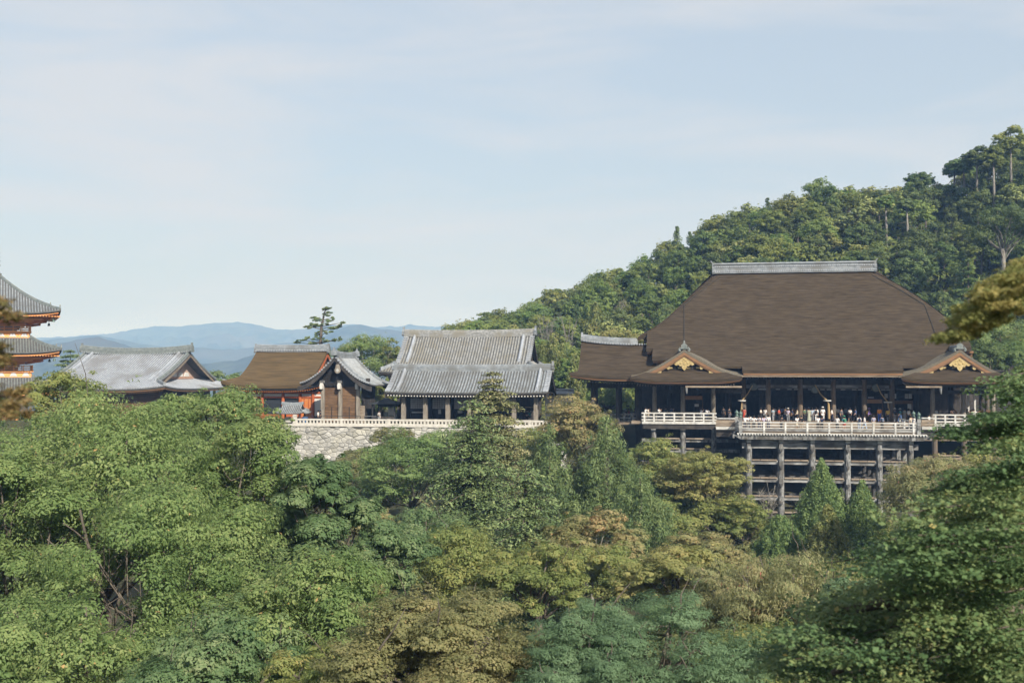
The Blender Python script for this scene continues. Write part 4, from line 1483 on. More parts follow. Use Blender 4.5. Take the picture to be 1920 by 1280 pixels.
# pendant ornament
a_ = at(633, 694, FYg - .1)
m2 = MB()
m2.tube([(a_.x, FYg - .16, a_.z), (a_.x, FYg - .06, a_.z)], .42, 14)
pd = m2.build('gable_pendant', M['wood_post'], gt)
m2 = MB()
m2.tube([(a_.x, FYg - .2, a_.z), (a_.x, FYg - .165, a_.z)], .2, 10)
m2.build('boss', M['wood_pale'], pd)
m2 = MB()
m2.prism([(a_.x - .34, FYg - .14, a_.z + .3), (a_.x + .34, FYg - .14, a_.z + .3), (a_.x + .2, FYg - .14, a_.z + .8), (a_.x - .2, FYg - .14, a_.z + .8)], (0, .08, 0))
m2.build('neck', M['wood_post'], pd)
GP = 138.2
posts = [X(p, GP) for p in (606, 639, 672)]
zt = Z(716, GP, 640)
for x, px in zip(posts, (606, 639, 672)):
    p_ = MB().span(x - .24, x + .24, GP - .24, GP + .24, T0, zt).build('pillar', M['wood_post'], gt)
    nb = MB()
    nb.prism([(x - .16, GP - .9, Z(731, GP)), (x + .16, GP - .9, Z(731, GP)), (x + .2, GP - .9, Z(724, GP)), (x + .12, GP - .9, Z(719, GP)), (x - .12, GP - .9, Z(719, GP)), (x - .2, GP - .9, Z(724, GP))], (0, .62, 0))
    nb.build('beam_nose', M['plaster'], p_)
    MB().span(x - .34, x + .34, GP - .5, GP - .26, Z(719, GP), Z(714, GP)).build('bracket', M['wood_grey'], p_)
    for yy in (141.6, 144.8):
        MB().span(x - .22, x + .22, yy - .22, yy + .22, T0, zt).build('pillar', M['wood_dark'], gt)
MB().span(posts[0] - 1.6, posts[2] + 1.6, GP - .16, GP + .16, zt, zt + .5).build('beam', M['wood_dark'], gt)
for yy in (GP, 141.6, 144.8):
    for xx in (posts[0], posts[2]):
        pass
MB().span(posts[2] - .15, posts[2] + .15, GP + .3, 144.8, zt - .6, zt - .1).build('beam', M['wood_dark'], gt)
for i in range(2):
    a, c = posts[i] + .25, posts[i + 1] - .25
    zs_ = np.linspace(T0 + .1, Z(727, GP), 13)
    for k in range(12):
        MB().span(a, c, GP + .02 + rng.uniform(0, .02), GP + .09, zs_[k] + .012, zs_[k + 1] - .012).build('plank', M['wood_brown'], gt)
    MB().span(a, c, GP + .1, GP + .16, T0 + .1, zt).build('door_back', M['wood_dark'], gt)
    MB().span((a + c) / 2 - .03, (a + c) / 2 + .03, GP - .06, GP + .01, T0 + .1, Z(766, GP)).build('door_stile', M['iron'], gt)
MB().span(posts[2] + .3, posts[2] + .4, GP + .3, 144.6, T0, zt - .1).build('side_wall', M['wood_dark'], gt)
MB().span(posts[0] - .4, posts[0] - .3, GP + .3, 144.6, T0, zt - .1).build('side_wall', M['wood_dark'], gt)
MB().span(posts[2] + .26, posts[2] + .9, GP + .0, GP + .1, T0, Z(764, GP)).build('side_board', M['wood_plank'], gt)

# ---------------------------------------------------------------- vermilion hall with tan bark roof
EYt, RYt = 148.0, 156.5
th = E('vermilion_hall', 'vermilion and white hall with tan bark roof and tiled ridge behind the gate', 'temple hall', (X(520, RYt), RYt, T0))
g0, g1 = X(484, RYt), X(612, RYt)
cx = (g0 + g1) / 2
h = Hip(cx, RYt, cx - X(414, EYt), RYt - EYt, (g1 - g0) / 2 + .2, Z(723, EYt, 500), Z(657, RYt, 545), conc=1.05, up=.75, gi=.7)
h.shell(.42, 30, 20).build('roof', M['bark_roof_tan'], th)
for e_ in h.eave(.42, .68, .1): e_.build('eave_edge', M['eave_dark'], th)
m2 = h.rafters(.36, .86, 1.9, .13)
m2.build('rafters', M['orange_red'], th, kind='stuff')
rm, ends = h.ridge(.8, 1.0, .15, .12)
rg = rm.build('tile_ridge', M['tile'], th)
m2 = MB()
for x in np.arange(h.cx - h.g, h.cx + h.g, .42):
    m2.tube([(x, RYt - .56, h.zr - .0), (x, RYt + .56, h.zr)], .12, 6)
m2.build('ridge_tiles', M['tile_pale'], rg, kind='stuff')
for (x, y, z) in ends:
    m2 = MB()
    onigawara(m2, (x, y, z - .4), 1.0, 1.15)
    m2.build('ridge_end', M['tile'], rg)
for g_ in h.gable(.7): g_.build('gable_wall', M['ochre'], th)
for bm_ in h.barge(.5, .14, .03, .42): bm_.build('barge_board', M['vermilion'], th)
m2 = MB()
for e in (1, -1):
    x = h.cx + e * (h.g - .5)
    zc = h.zr - 1.5
    m2.prism([(x, RYt - .5, zc + .5), (x, RYt + .5, zc + .5), (x, RYt + .7, zc - .2), (x, RYt, zc - .7), (x, RYt - .7, zc - .2)], (e * .1, 0, 0))
m2.build('gable_ornament', M['wood_dark'], th, kind='stuff')
WYt = 149.5
zw = Z(729, WYt, 500)
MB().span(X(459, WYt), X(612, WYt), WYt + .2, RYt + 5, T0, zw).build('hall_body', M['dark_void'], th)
px_ = (462, 492, 531, 563, 587, 611)
for px in px_:
    x = X(px, WYt)
    MB().tube([(x, WYt, T0), (x, WYt, zw + .3)], .24, 12).build('pillar', M['vermilion'], th)
    MB().span(x - .6, x + .6, WYt - .4, WYt - .02, zw - .25, zw + .1).build('bracket', M['wood_dark'], th)
for a, c in zip(px_, px_[1:]):
    xa_, xb_ = X(a, WYt) + .22, X(c, WYt) - .22
    for (q0, q1, mt, off) in ((728, 734, 'plaster', .05), (734, 738, 'vermilion', -.05), (738, 742.5, 'plaster', .04), (742.5, 746, 'vermilion', -.06)):
        MB().span(xa_, xb_, WYt + off, WYt + .18, Z(q1, WYt, a), Z(q0, WYt, a)).build('wall_panel' if mt == 'plaster' else 'tie_beam', M[mt], th)
    MB().span((xa_ + xb_) / 2 - .12, (xa_ + xb_) / 2 + .12, WYt - .02, WYt + .045, Z(734, WYt, a), Z(730, WYt, a)).build('strut', M['wood_dark'], th)
MB().span(X(563, WYt) + .2, X(587, WYt) - .2, WYt + .05, WYt + .19, T0, Z(746, WYt)).build('door', M['orange_red'], th)
for t in (.33, .66):
    x = X(563, WYt) + (X(587, WYt) - X(563, WYt)) * t
    MB().span(x - .05, x + .05, WYt - .01, WYt + .045, T0 + .2, Z(749, WYt)).build('door_stile', M['vermilion'], th)
MB().span(X(587, WYt) + .2, X(611, WYt) - .2, WYt + .05, WYt + .19, T0 + .3, Z(746, WYt)).build('wall_panel', M['plaster'], th)
for a, c in ((462, 492), (492, 531), (531, 563)):
    MB().span(X(a, WYt) + .2, X(c, WYt) - .2, WYt + .0, WYt + .1, T0, T0 + .6).build('sill', M['vermilion'], th)

# ---------------------------------------------------------------- big pale tiled hall further west
EYk, RYk = 156.5, 170.0
kh = E('pale_tiled_hall', 'large hall with pale grey tiled roof and pinkish gable between pagoda and vermilion hall', 'temple hall', (X(260, RYk), RYk, T0))
g0, g1 = X(156, RYk), X(357, RYk)
cx = (g0 + g1) / 2
aK = X(310, EYk) - cx
h = Hip(cx, RYk, aK, RYk - EYk, (g1 - g0) / 2, Z(730, EYk, 300), Z(663, RYk, 255), conc=1.05, up=.6, gi=2.0)
h.shell(.22).build('roof', M['tile_gap'], kh)
h.rows(.44, .13, 0).build('tile_rows', M['tile_pale'], kh, kind='stuff')
rm, ends = h.ridge(.8, 1.15, .25, .55)
rg = rm.build('tile_ridge', M['tile_green'], kh)
m2 = MB()
for x in np.arange(h.cx - h.g, h.cx + h.g, .44):
    zz_ = h.zr - .12 + .55 * abs((x - h.cx) / (h.g + .25)) ** 2.5
    m2.tube([(x, RYk - .52, zz_), (x, RYk + .52, zz_)], .11, 6)
m2.build('ridge_tiles', M['tile_pale'], rg, kind='stuff')
for (x, y, z) in ends:
    m2 = MB()
    onigawara(m2, (x, y, z - .2), 1.1, 1.3)
    m2.build('ridge_end', M['tile_green'], rg)
for k_ in h.kudari(1.9, .42, .55): k_.build('descending_ridge', M['tile_pale'], kh)
for k_ in h.kudari(.35, .4, .5): k_.build('verge_ridge', M['tile_green'], kh)
for k_ in h.sumi(.4, .5): k_.build('hip_ridge', M['tile'], kh)
for g_ in h.gable(1.95): g_.build('gable_wall', pmat('gable_plaster', (0.55, 0.40, 0.34), (0.62, 0.48, 0.41), scale=2), kh)
for bm_ in h.barge(.32, .16, .04, .22): bm_.build('barge_board', M['wood_plank'], kh)
for e in (1, -1):
    x = h.cx + e * (h.g - 1.85)
    zb_ = h.z(h.s + 2.0) + .35
    MB().span(x - .1, x + .1, RYk - 4.6, RYk + 4.6, zb_ - .3, zb_ + .1).build('gable_beam', M['terracotta'], kh)
    for dy in (-2.2, 2.2, 0):
        MB().prism([(x, RYk + dy - .9, zb_ + .12), (x, RYk + dy + .9, zb_ + .12), (x, RYk + dy + .5, zb_ + .8), (x, RYk + dy - .5, zb_ + .8)], (e * .12, 0, 0)).build('gable_panel', M['plaster'], kh)
    MB().tube([(x, RYk, h.zr - 2.2), (x + e * .14, RYk, h.zr - 2.2)], .6, 10).build('gable_ornament', M['terracotta'], kh)
for e_ in h.eave(.22, .5): e_.build('eave_board', M['wood_brown'], kh)
h.rafters(.45, .68, 1.8).build('rafters', M['wood_brown'], kh, kind='stuff')
MB().span(h.cx - h.a + 2.2, h.cx + h.a - 2.2, EYk + 2.2, RYk + 7, T0, h.ze + .3).build('wall', M['wood_brown'], kh)

# ---------------------------------------------------------------- three-storey pagoda, turned to face the valley
pc = at(-10, 695, 139.0)
PA = math.atan2(-pc.x, pc.y)
pg = E('pagoda', 'orange three storey pagoda with grey tiled roofs cut by the edge of the view', 'pagoda', (pc.x, pc.y, T0), rz=0)
ZC = (Vector((pc.x, pc.y, CAMZ)) - Vector((0, 0, CAMZ))).dot(FWD)
PM = Matrix.Translation((pc.x, pc.y, 0)) @ Matrix.Rotation(PA, 4, 'Z')
zf = lambda py, dz=0: CAMZ + (ZC - dz) * (695 - py) / 2000.0
prt = lambda mb, name, mt, par=None, **k: rot(mb, PM).build(name, M[mt], par or pg, **k)


def sq_roof(a, inn, ze, zi, up=.55):
    """four curved slopes from half eave a to half width inn"""
    P = lambda u, t, k: Matrix.Rotation(k * math.pi / 2, 3, 'Z') @ Vector(((a + (inn - a) * t) * u, -(a + (inn - a) * t), ze + (zi - ze) * (.45 * t + .55 * t ** 1.8) + up * abs(u) ** 3.5 * (1 - t) ** 2))
    sh, rw = MB(), MB()
    for k in range(4):
        sh.slab([[P(u, t, k) for u in np.linspace(-1, 1, 21)] for t in np.linspace(0, 1, 10)], .2)
        n = int(a / .36)
        for i in range(-n, n + 1):
            l = i * .36
            tm = min(1, (a - abs(l)) / (a - inn)) if a > inn else 1
            if tm * (a - inn) < .3: continue
            path = []
            for t in np.linspace(0, tm, 8):
                wd = a + (inn - a) * t
                path.append(P(l / max(wd, .01), t, k))
            tilerow(rw, path, Matrix.Rotation(k * math.pi / 2, 3, 'Z') @ Vector((1, 0, 0)), .09, 0)
    hips = []
    for k in range(4):
        m2 = MB()
        sweep(m2, [P(1, t, k) + Vector((0, 0, .02)) for t in np.linspace(.16, 1, 8)], .3, .4)
        sweep(m2, [P(1, t, k) + Vector((0, 0, .02)) for t in np.linspace(0.01, .16, 4)], .26, .28)
        e = P(1, .17, k)
        m2.box((e.x, e.y, e.z + .42), (.16, .16, .5))
        e = P(1, .015, k)
        m2.box((e.x, e.y, e.z + .35), (.16, .16, .5))
        hips.append(m2)
    return sh, rw, hips, P


levels = [(8.3, .55, zf(584, 8), zf(519)), (8.45, 4.5, zf(660, 8), zf(632, 4.5)), (8.6, 4.8, zf(735, 8), zf(707, 4.8))]
for i, (a, inn, ze, zi) in enumerate(levels):
    sh, rw, hips, P = sq_roof(a, inn, ze, zi)
    rf = prt(sh, 'roof', 'tile_gap')
    prt(rw, 'tile_rows', 'tile_green' if i else 'tile', rf, kind='stuff')
    for hp in hips: prt(hp, 'hip_ridge', 'tile_green', rf)
    for k in range(4):
        for (off, zo, hh, mt) in ((.12, -.205, .10, 'wood_dark'), (.3, -.31, .22, 'pagoda_orange'), (.9, -.55, .16, 'pagoda_orange')):
            m2 = MB()
            Rk = Matrix.Rotation(k * math.pi / 2, 3, 'Z')
            top = [Rk @ Vector(((a - off) * u, -(a - off), ze + zo + .55 * abs(u) ** 3.5)) for u in np.linspace(-1, 1, 21)]
            inw = Rk @ Vector((0, .5, 0))
            m2.grid([top, [p - Vector((0, 0, hh)) for p in top], [p + inw - Vector((0, 0, hh)) for p in top], [p + inw for p in top], top])
            prt(m2, 'eave_board', mt)
    # bracket tiers
    for k, (wd, zo) in enumerate(((6.2, -.80), (4.9, -1.1), (3.9, -1.45), (3.2, -1.8))):
        prt(MB().span(-wd, wd, -wd, wd, ze + zo - .16, ze + zo + .16), 'bracket_tier', 'pagoda_orange' if k < 3 else 'blue_green')
    for k in range(4):
        Rk = Matrix.Rotation(k * math.pi / 2, 4, 'Z')
        m2 = MB()
        m3 = MB().beam((5.0, -5.0, ze - .95), (7.0, -7.0, ze - .62), .28, .3)
        m3.beam((4.2, -4.2, ze - 1.45), (6.1, -6.1, ze - 1.1), .28, .3)
        m2.add(m3, Rk)
        prt(m2, 'tail_rafter', 'orange_red')
        m2 = MB()
        for u in np.linspace(-.95, .95, 44):
            m2.beam((u * 8.3, -8.2, ze - .45), (u * 7.3, -5.2, ze - .35), .11, .13)
        m4 = MB()
        m4.add(m2, Rk)
        prt(m4, 'rafters', 'pagoda_orange', kind='stuff')
    # body, balcony
    zb = zi if i + 1 < 3 else 0
    bod = 2.55 + .2 * i
    z0 = levels[i + 1][3] - .1 if i < 2 else T0
    prt(MB().span(-bod, bod, -bod, bod, z0, ze - 1.9), 'body', 'orange_red')
    for k in range(4):
        Rk = Matrix.Rotation(k * math.pi / 2, 4, 'Z')
        for xx in (-bod * .98, -bod * .34, bod * .34, bod * .98):
            m2, m3 = MB(), MB().tube([(xx, -bod - .05, z0), (xx, -bod - .05, ze - 2.0)], .2, 8)
            m2.add(m3, Rk)
            prt(m2, 'pillar', 'pagoda_orange')
        for xx in (-.67, .67):
            m2, m3 = MB(), MB().span(xx * bod - .55, xx * bod + .55, -bod - .06, -bod - .02, z0 + 1.2, ze - 2.6)
            m2.add(m3, Rk)
            prt(m2, 'window', 'blue_green')
    for zo, wd in ((-2.25, bod + .25), (-2.65, bod + .15)):
        prt(MB().span(-wd, wd, -wd, wd, ze + zo - .14, ze + zo + .14), 'painted_band', 'blue_green')
    if i < 2:
        bw = levels[i + 1][1] + .05
        zt_ = levels[i + 1][3]
        prt(MB().span(-bw, bw, -bw, bw, zt_ - .15, zt_ + .12), 'balcony_base', 'pagoda_orange')
        prt(MB().span(-bw + .15, bw - .15, -bw + .15, bw - .15, zt_ + .12, zt_ + .7), 'balcony_wall', 'pagoda_orange')
        prt(MB().span(-bw - .1, bw + .1, -bw - .1, bw + .1, zt_ + .7, zt_ + .95), 'balcony_floor', 'pagoda_orange')
        for k in range(4):
            Rk = Matrix.Rotation(k * math.pi / 2, 4, 'Z')
            for xx in np.linspace(-.82, .82, 6):
                m3 = MB().prism([(xx * bw - .5, -bw + .13, zt_ + .13), (xx * bw + .5, -bw + .13, zt_ + .13), (xx * bw + .22, -bw + .13, zt_ + .6), (xx * bw - .22, -bw + .13, zt_ + .6)], (0, -.05, 0))
                m2 = MB()
                m2.add(m3, Rk)
                prt(m2, 'white_panel', 'lattice_white')
            m3 = MB()
            for zo in (1.1, 1.35, 1.6):
                m3.span(-bw, bw, -bw - .03, -bw + .06, zt_ + zo, zt_ + zo + .08)
            for xx in np.linspace(-1, 1, 9):
                m3.span(xx * bw - .05, xx * bw + .05, -bw - .04, -bw + .07, zt_ + .95, zt_ + 1.66)
            m2 = MB()
            m2.add(m3, Rk)
            prt(m2, 'balcony_rail', 'pagoda_orange')
    for k in range(4):
        Rk = Matrix.Rotation(k * math.pi / 2, 4, 'Z')
        m3 = MB().tube([(a - .9, -a + .9, ze - .35), (a - .9, -a + .9, ze - .75)], .03, 4)
        m3.tube([(a - .9, -a + .9, ze - .75), (a - .9, -a + .9, ze - .9), (a - .9, -a + .9, ze - 1.2)], [.05, .16, .2], 8)
        m2 = MB()
        m2.add(m3, Rk)
        prt(m2, 'wind_bell', 'bronze_green')
zt_ = levels[0][3]
m2 = MB()
m2.span(-.75, .75, -.75, .75, zt_ - .15, zt_ + .5)
m2.lathe((0, 0, zt_ + .5), [(.6, 0), (.5, .3), (.2, .45), (.12, .6), (.12, 7.5), (.02, 9)], 10)
for k in range(9):
    m2.lathe((0, 0, zt_ + 1.6 + k * .6), [(.2, 0), (.6 - k * .03, .06), (.6 - k * .03, .16), (.2, .22)], 14)
prt(m2, 'spire', 'bronze_dark')

# ---------------------------------------------------------------- small things on the terrace
ks = E('kiosk', 'small open kiosk with black hipped roof between the gate and the corridor', 'kiosk', (X(725, 140.3), 140.3, T0))
h = Hip(X(725, 141.3), 141.3, 1.95, 1.9, .35, Z(757, 139.4, 725), Z(746, 141.3, 725), conc=.9, up=.05)
h.shell(.08, 8, 4).build('roof', M['black_roof'], ks)
for dx in (-1.55, 1.55):
    for dy in (139.9, 142.7):
        MB().span(X(725, 141.3) + dx - .09, X(725, 141.3) + dx + .09, dy - .09, dy + .09, T0, h.ze).build('post', M['iron'], ks)
MB().span(X(725, 141.3) - 1.5, X(725, 141.3) + 1.5, 139.8, 140.0, T0, T0 + .8).build('counter', M['wood_dark'], ks)
MB().span(X(725, 141.3) + .2, X(725, 141.3) + 1.0, 141.5, 141.55, T0 + .9, T0 + 1.9).build('poster', M['paper'], ks)
MB().span(X(725, 141.3) - 1.6, X(725, 141.3) + 1.6, 142.75, 142.85, h.ze - .5, h.ze).build('valance', M['black_roof'], ks)

sh_ = E('roofed_basin', 'small shelter with blue grey tiled roof half hidden by the green tree tops', 'shelter', (X(546, 137.5), 137.5, T0))
h = Hip(X(549, 138.6), 138.6, 2.15, 1.5, 1.45, Z(775, 137.1, 545), Z(757, 138.6, 548), conc=1.3, up=.22)
h.shell(.1, 12, 8).build('roof', M['tile_gap'], sh_)
h.rows(.26, .075, 0).build('tile_rows', M['tile'], sh_, kind='stuff')
rm, ends = h.ridge(.3, .34, .1, .1)
rm.build('tile_ridge', M['tile'], sh_)
for k_ in h.sumi(.2, .22): k_.build('hip_ridge', M['tile'], sh_)
for dx in (-1.4, 1.4):
    for dy in (-.9, .9):
        MB().span(X(549, 138.6) + dx - .08, X(549, 138.6) + dx + .08, 138.6 + dy - .08, 138.6 + dy + .08, T0, h.ze).build('post', M['wood_dark'], sh_)
MB().span(X(549, 138.6) - .9, X(549, 138.6) + .9, 138.1, 139.1, T0, T0 + .7).build('basin', M['stone_wall'], sh_)
for px, lab, mt, nm, cat in ((572, 'blue tub beside the small tiled shelter', 'blue_tub', 'tub', 'tub'), (552, 'reddish clay planter below the small tiled shelter', 'terracotta', 'planter', 'planter')):
    MB().lathe((X(px, 135.6), 135.6, T0), [(.36, 0), (.42, .3), (.42, .85), (.36, .86), (.33, .5)], 12).build(nm, M[mt], label=lab, cat=cat)
hr = E('handrail', 'thin metal handrail in front of the brown gate doors', 'handrail', (X(640, 136.2), 136.2, T0))
for p0, p1 in ((572, 676), (684, 707)):
    for zo in (.55, .98):
        MB().tube([(X(p0, 136.2), 136.2, T0 + zo), (X(p1, 136.2), 136.2, T0 + zo)], .035, 6).build('rail', M['steel'] if p0 > 600 else M['iron'], hr)
    for px in np.linspace(p0, p1, 6 if p0 < 600 else 2):
        MB().tube([(X(px, 136.2), 136.2, T0), (X(px, 136.2), 136.2, T0 + 1.0)], .04, 6).build('post', M['iron'], hr)
cw = E('coped_wall', 'low white wall with grey tile coping between the corridor and the bark roofed wing', 'wall', (X(1055, 147), 147, T0))
MB().span(X(1022, 147), X(1074, 147), 147, 147.4, T0, Z(738, 147, 1050)).build('wall_face', M['plaster'], cw)
m2 = MB()
x0, x1, zc = X(1020, 147), X(1076, 147), Z(738, 147, 1050)
m2.prism([(x0, 146.4, zc), (x0, 147.2, zc + .5), (x0, 148.0, zc)], (x1 - x0, 0, 0))
m2.tube([(x0, 147.2, zc + .55), (x1, 147.2, zc + .55)], .16, 8)
m2.build('coping', M['tile'], cw)
# white roofed hut down the slope
hp = at(1304, 962, 112)
ht = E('hut', 'small white roofed hut among the maples under the stage', 'hut', (hp.x, hp.y, gz(hp.x, hp.y)))
m2 = MB()
zr_ = hp.z + .35
m2.slab([[(hp.x - 1.1, 110.8, zr_ - .75), (hp.x + 1.25, 110.8, zr_ - .75)], [(hp.x - .9, 112, zr_), (hp.x + .75, 112, zr_)], [(hp.x - 1.1, 113.2, zr_ - .75), (hp.x + 1.25, 113.2, zr_ - .75)]], .08)
m2.build('roof', M['plaster'], ht)
MB().span(hp.x - .9, hp.x + .9, 111.3, 112.7, gz(hp.x, 112) - .5, zr_ - .85).build('wall', M['stone_wall'], ht)
MB().span(hp.x + .25, hp.x + .4, 111.0, 111.15, gz(hp.x, 111) - .3, zr_ - .8).build('post', M['iron'], ht)

# ---------------------------------------------------------------- trees
def poly_in(px, py, poly):
    c, j = False, len(poly) - 1
    for i in range(len(poly)):
        if (poly[i][1] > py) != (poly[j][1] > py) and px < (poly[j][0] - poly[i][0]) * (py - poly[i][1]) / (poly[j][1] - poly[i][1]) + poly[i][0]: c = not c
        j = i
    return c




LF = {}
LF['green'] = leafmat('leaf_green', [(0, (0.091, 0.155, 0.050)), (0.35, (0.158, 0.238, 0.083)), (0.7, (0.248, 0.321, 0.122)), (0.95, (0.353, 0.398, 0.171)), (1, (0.540, 0.363, 0.161))])
LF['green_b'] = leafmat('leaf_green_b', [(0, (0.079, 0.144, 0.063)), (0.4, (0.136, 0.219, 0.096)), (0.75, (0.220, 0.294, 0.139)), (1, (0.334, 0.375, 0.202))])
LF['bluegreen'] = leafmat('leaf_bluegreen', [(0, (.090, .150, .078)), (.5, (.155, .245, .130)), (1, (.26, .36, .21))])
LF['olive'] = leafmat('leaf_olive', [(0, (0.140, 0.161, 0.075)), (.4, (0.239, 0.244, 0.111)), (.75, (0.339, 0.306, 0.150)), (1, (0.426, 0.320, 0.164))])
LF['olive_green'] = leafmat('leaf_olive_green', [(0, (0.124, 0.177, 0.057)), (.45, (0.227, 0.275, 0.094)), (.8, (0.338, 0.338, 0.124)), (1, (0.454, 0.366, 0.151))])
LF['yellow'] = leafmat('leaf_yellow', [(0, (0.156, 0.193, 0.072)), (.35, (0.266, 0.286, 0.106)), (.7, (0.383, 0.359, 0.146)), (.95, (0.470, 0.359, 0.172)), (1, (0.495, 0.279, 0.137))])
LF['orange'] = leafmat('leaf_orange', [(0, (0.150, 0.183, 0.082)), (.4, (0.266, 0.276, 0.125)), (.75, (0.388, 0.325, 0.161)), (1, (0.492, 0.297, 0.161))])
LF['russet'] = leafmat('leaf_russet', [(0, (0.153, 0.184, 0.090)), (.4, (0.263, 0.279, 0.135)), (.7, (0.371, 0.347, 0.181)), (.94, (0.460, 0.340, 0.210)), (1, (0.512, 0.218, 0.165))])
LF['conifer'] = leafmat('leaf_conifer', [(0, (0.069, 0.113, 0.050)), (0.5, (0.138, 0.196, 0.081)), (1, (0.254, 0.298, 0.134))], trans=.15)
LF['conifer_tan'] = leafmat('leaf_conifer_tan', [(0, (0.099, 0.116, 0.049)), (0.5, (0.184, 0.201, 0.092)), (1, (0.329, 0.292, 0.160))], trans=.15)
LF['cedar'] = leafmat('leaf_cedar', [(0, (0.066, 0.110, 0.046)), (.5, (0.121, 0.176, 0.068)), (1, (0.220, 0.270, 0.110))], trans=.3)
LF['cypress'] = leafmat('leaf_cypress', [(0, (.080, .140, .050)), (.5, (.150, .225, .080)), (1, (.255, .325, .125))], trans=.4)
LF['cypress_gold'] = leafmat('leaf_cypress_gold', [(0, (.105, .145, .050)), (.5, (.200, .235, .082)), (1, (.33, .31, .12))], trans=.4)
LF['maple_dark'] = leafmat('leaf_maple_dark', [(0, (0.063, 0.121, 0.053)), (0.5, (0.118, 0.190, 0.079)), (0.9, (0.213, 0.259, 0.106)), (1, (0.395, 0.334, 0.123))], trans=.35)
LF['maple_gold'] = leafmat('leaf_maple_gold', [(0, (.130, .165, .060)), (.5, (.250, .255, .090)), (1, (.40, .33, .13))], trans=0.5)
LF['maple_brown'] = leafmat('leaf_maple_brown', [(0, (0.095, 0.101, 0.043)), (0.5, (0.189, 0.164, 0.069)), (1, (0.329, 0.209, 0.095))], trans=.35)
LF['hill'] = leafmat('leaf_hill', [(0, (0.121, 0.173, 0.053)), (.5, (0.199, 0.256, 0.076)), (1, (0.305, 0.339, 0.110))], trans=0.5, objrand=.2, hue=.03)
LF['hill_dark'] = leafmat('leaf_hill_dark', [(0, (0.078, 0.124, 0.048)), (.5, (0.133, 0.184, 0.068)), (1, (0.215, 0.253, 0.098))], trans=0.45, objrand=.2, hue=.02)
LF['hill_brown'] = leafmat('leaf_hill_brown', [(0, (0.145, 0.182, 0.063)), (0.5, (0.229, 0.259, 0.089)), (1, (0.328, 0.326, 0.123))], trans=.2, objrand=.18, hue=.02)
LF['scrub'] = leafmat('leaf_scrub', [(0, (0.111, 0.132, 0.057)), (0.5, (0.202, 0.216, 0.092)), (1, (0.334, 0.299, 0.151))])


def leaf_mesh(name, rg, C, A, n, L, W, mat, up=.25, droop=.35, shell=.66, mixn=1.0, jit=.22, ct=None, upn=.3, fold=0.0, S=None):
    """n leaves spread over the ellipsoid clumps (centres C, axes A); each leaf a small kite of its own"""
    C, A = np.asarray(C, float), np.asarray(A, float)
    w = np.abs(np.linalg.det(A)) ** (2 / 3.) * np.exp(rg.normal(size=len(C)) * .55)
    idx = rg.choice(len(C), n, p=w / w.sum())
    s = rg.normal(size=(n, 3))
    s[:, 2] += up
    s /= np.linalg.norm(s, axis=1)[:, None]
    r = shell + (1.08 - shell) * rg.random(n) ** .7
    off = np.einsum('nij,nj->ni', A[idx], s * r[:, None])
    p = C[idx] + off
    out = np.einsum('nij,nj->ni', np.linalg.inv(A[idx]).transpose(0, 2, 1), s)
    out /= np.linalg.norm(out, axis=1)[:, None] + 1e-9
    if S is not None:
        big = p - np.asarray(S)[idx]
        big /= np.linalg.norm(big, axis=1)[:, None] + 1e-9
        out = out * .55 + big * .75
    nn = out * mixn + rg.normal(size=(n, 3)) * jit + np.array([0, 0, upn])
    nn /= np.linalg.norm(nn, axis=1)[:, None]
    t = rg.normal(size=(n, 3))
    t[:, 2] -= droop * 2
    t += out * .4
    t -= nn * np.einsum('ni,ni->n', t, nn)[:, None]
    t /= np.linalg.norm(t, axis=1)[:, None] + 1e-9
    b_ = np.cross(nn, t)
    sc = np.clip(np.exp(rg.normal(size=n) * .32), .5, 2.0)[:, None]
    V = np.empty((n, 4, 3))
    V[:, 0] = p - t * .5 * L * sc
    V[:, 1] = p + b_ * .5 * W * sc + nn * fold * W
    V[:, 2] = p + t * .5 * L * sc
    V[:, 3] = p - b_ * .5 * W * sc + nn * fold * W
    if ct is None:
        ct = rg.random(len(C))
        if S is not None:                      # whole boughs lean to one tint
            key = np.unique(np.round(np.asarray(S), 3), axis=0, return_inverse=True)[1].ravel()
            ct = .5 * ct + .5 * rg.random(key.max() + 1)[key]
    tint = np.clip(.62 * ct[idx] + .38 * rg.random(n) + (rg.random(n) < .012) * .4, 0, 1)
    return quads(name, V.reshape(-1, 3), tint, mat)


def quads(name, V, tint, mat):
    n = len(tint)
    me = bpy.data.meshes.new(name)
    me.vertices.add(n * 4)
    me.vertices.foreach_set('co', V.astype(np.float32).ravel())
    me.loops.add(n * 4)
    me.loops.foreach_set('vertex_index', np.arange(n * 4, dtype=np.int32))
    me.polygons.add(n)
    me.polygons.foreach_set('loop_start', np.arange(0, n * 4, 4, dtype=np.int32))
    me.polygons.foreach_set('loop_total', np.full(n, 4, dtype=np.int32))
    a = me.attributes.new('tint', 'FLOAT', 'FACE')
    a.data.foreach_set('value', tint.astype(np.float32))
    me.materials.append(mat)
    me.update(calc_edges=True)
    return me


def ell(rx, ry, rz, yaw=0.0, pitch=0.0):
    """axes of an ellipsoid whose x axis points along yaw / pitch"""
    c, s, cp, sp = math.cos(yaw), math.sin(yaw), math.cos(pitch), math.sin(pitch)
    ex, ey = np.array([c * cp, s * cp, sp]), np.array([-s, c, 0])
    ez = np.cross(ex, ey)
    return np.stack([ex * rx, ey * ry, ez * rz], 1)


def obj(name, me, parent):
    o = bpy.data.objects.new(name, me)
    COL.objects.link(o)
    o.parent = parent
    ORG[o.name] = ORG[parent.name]
    return o


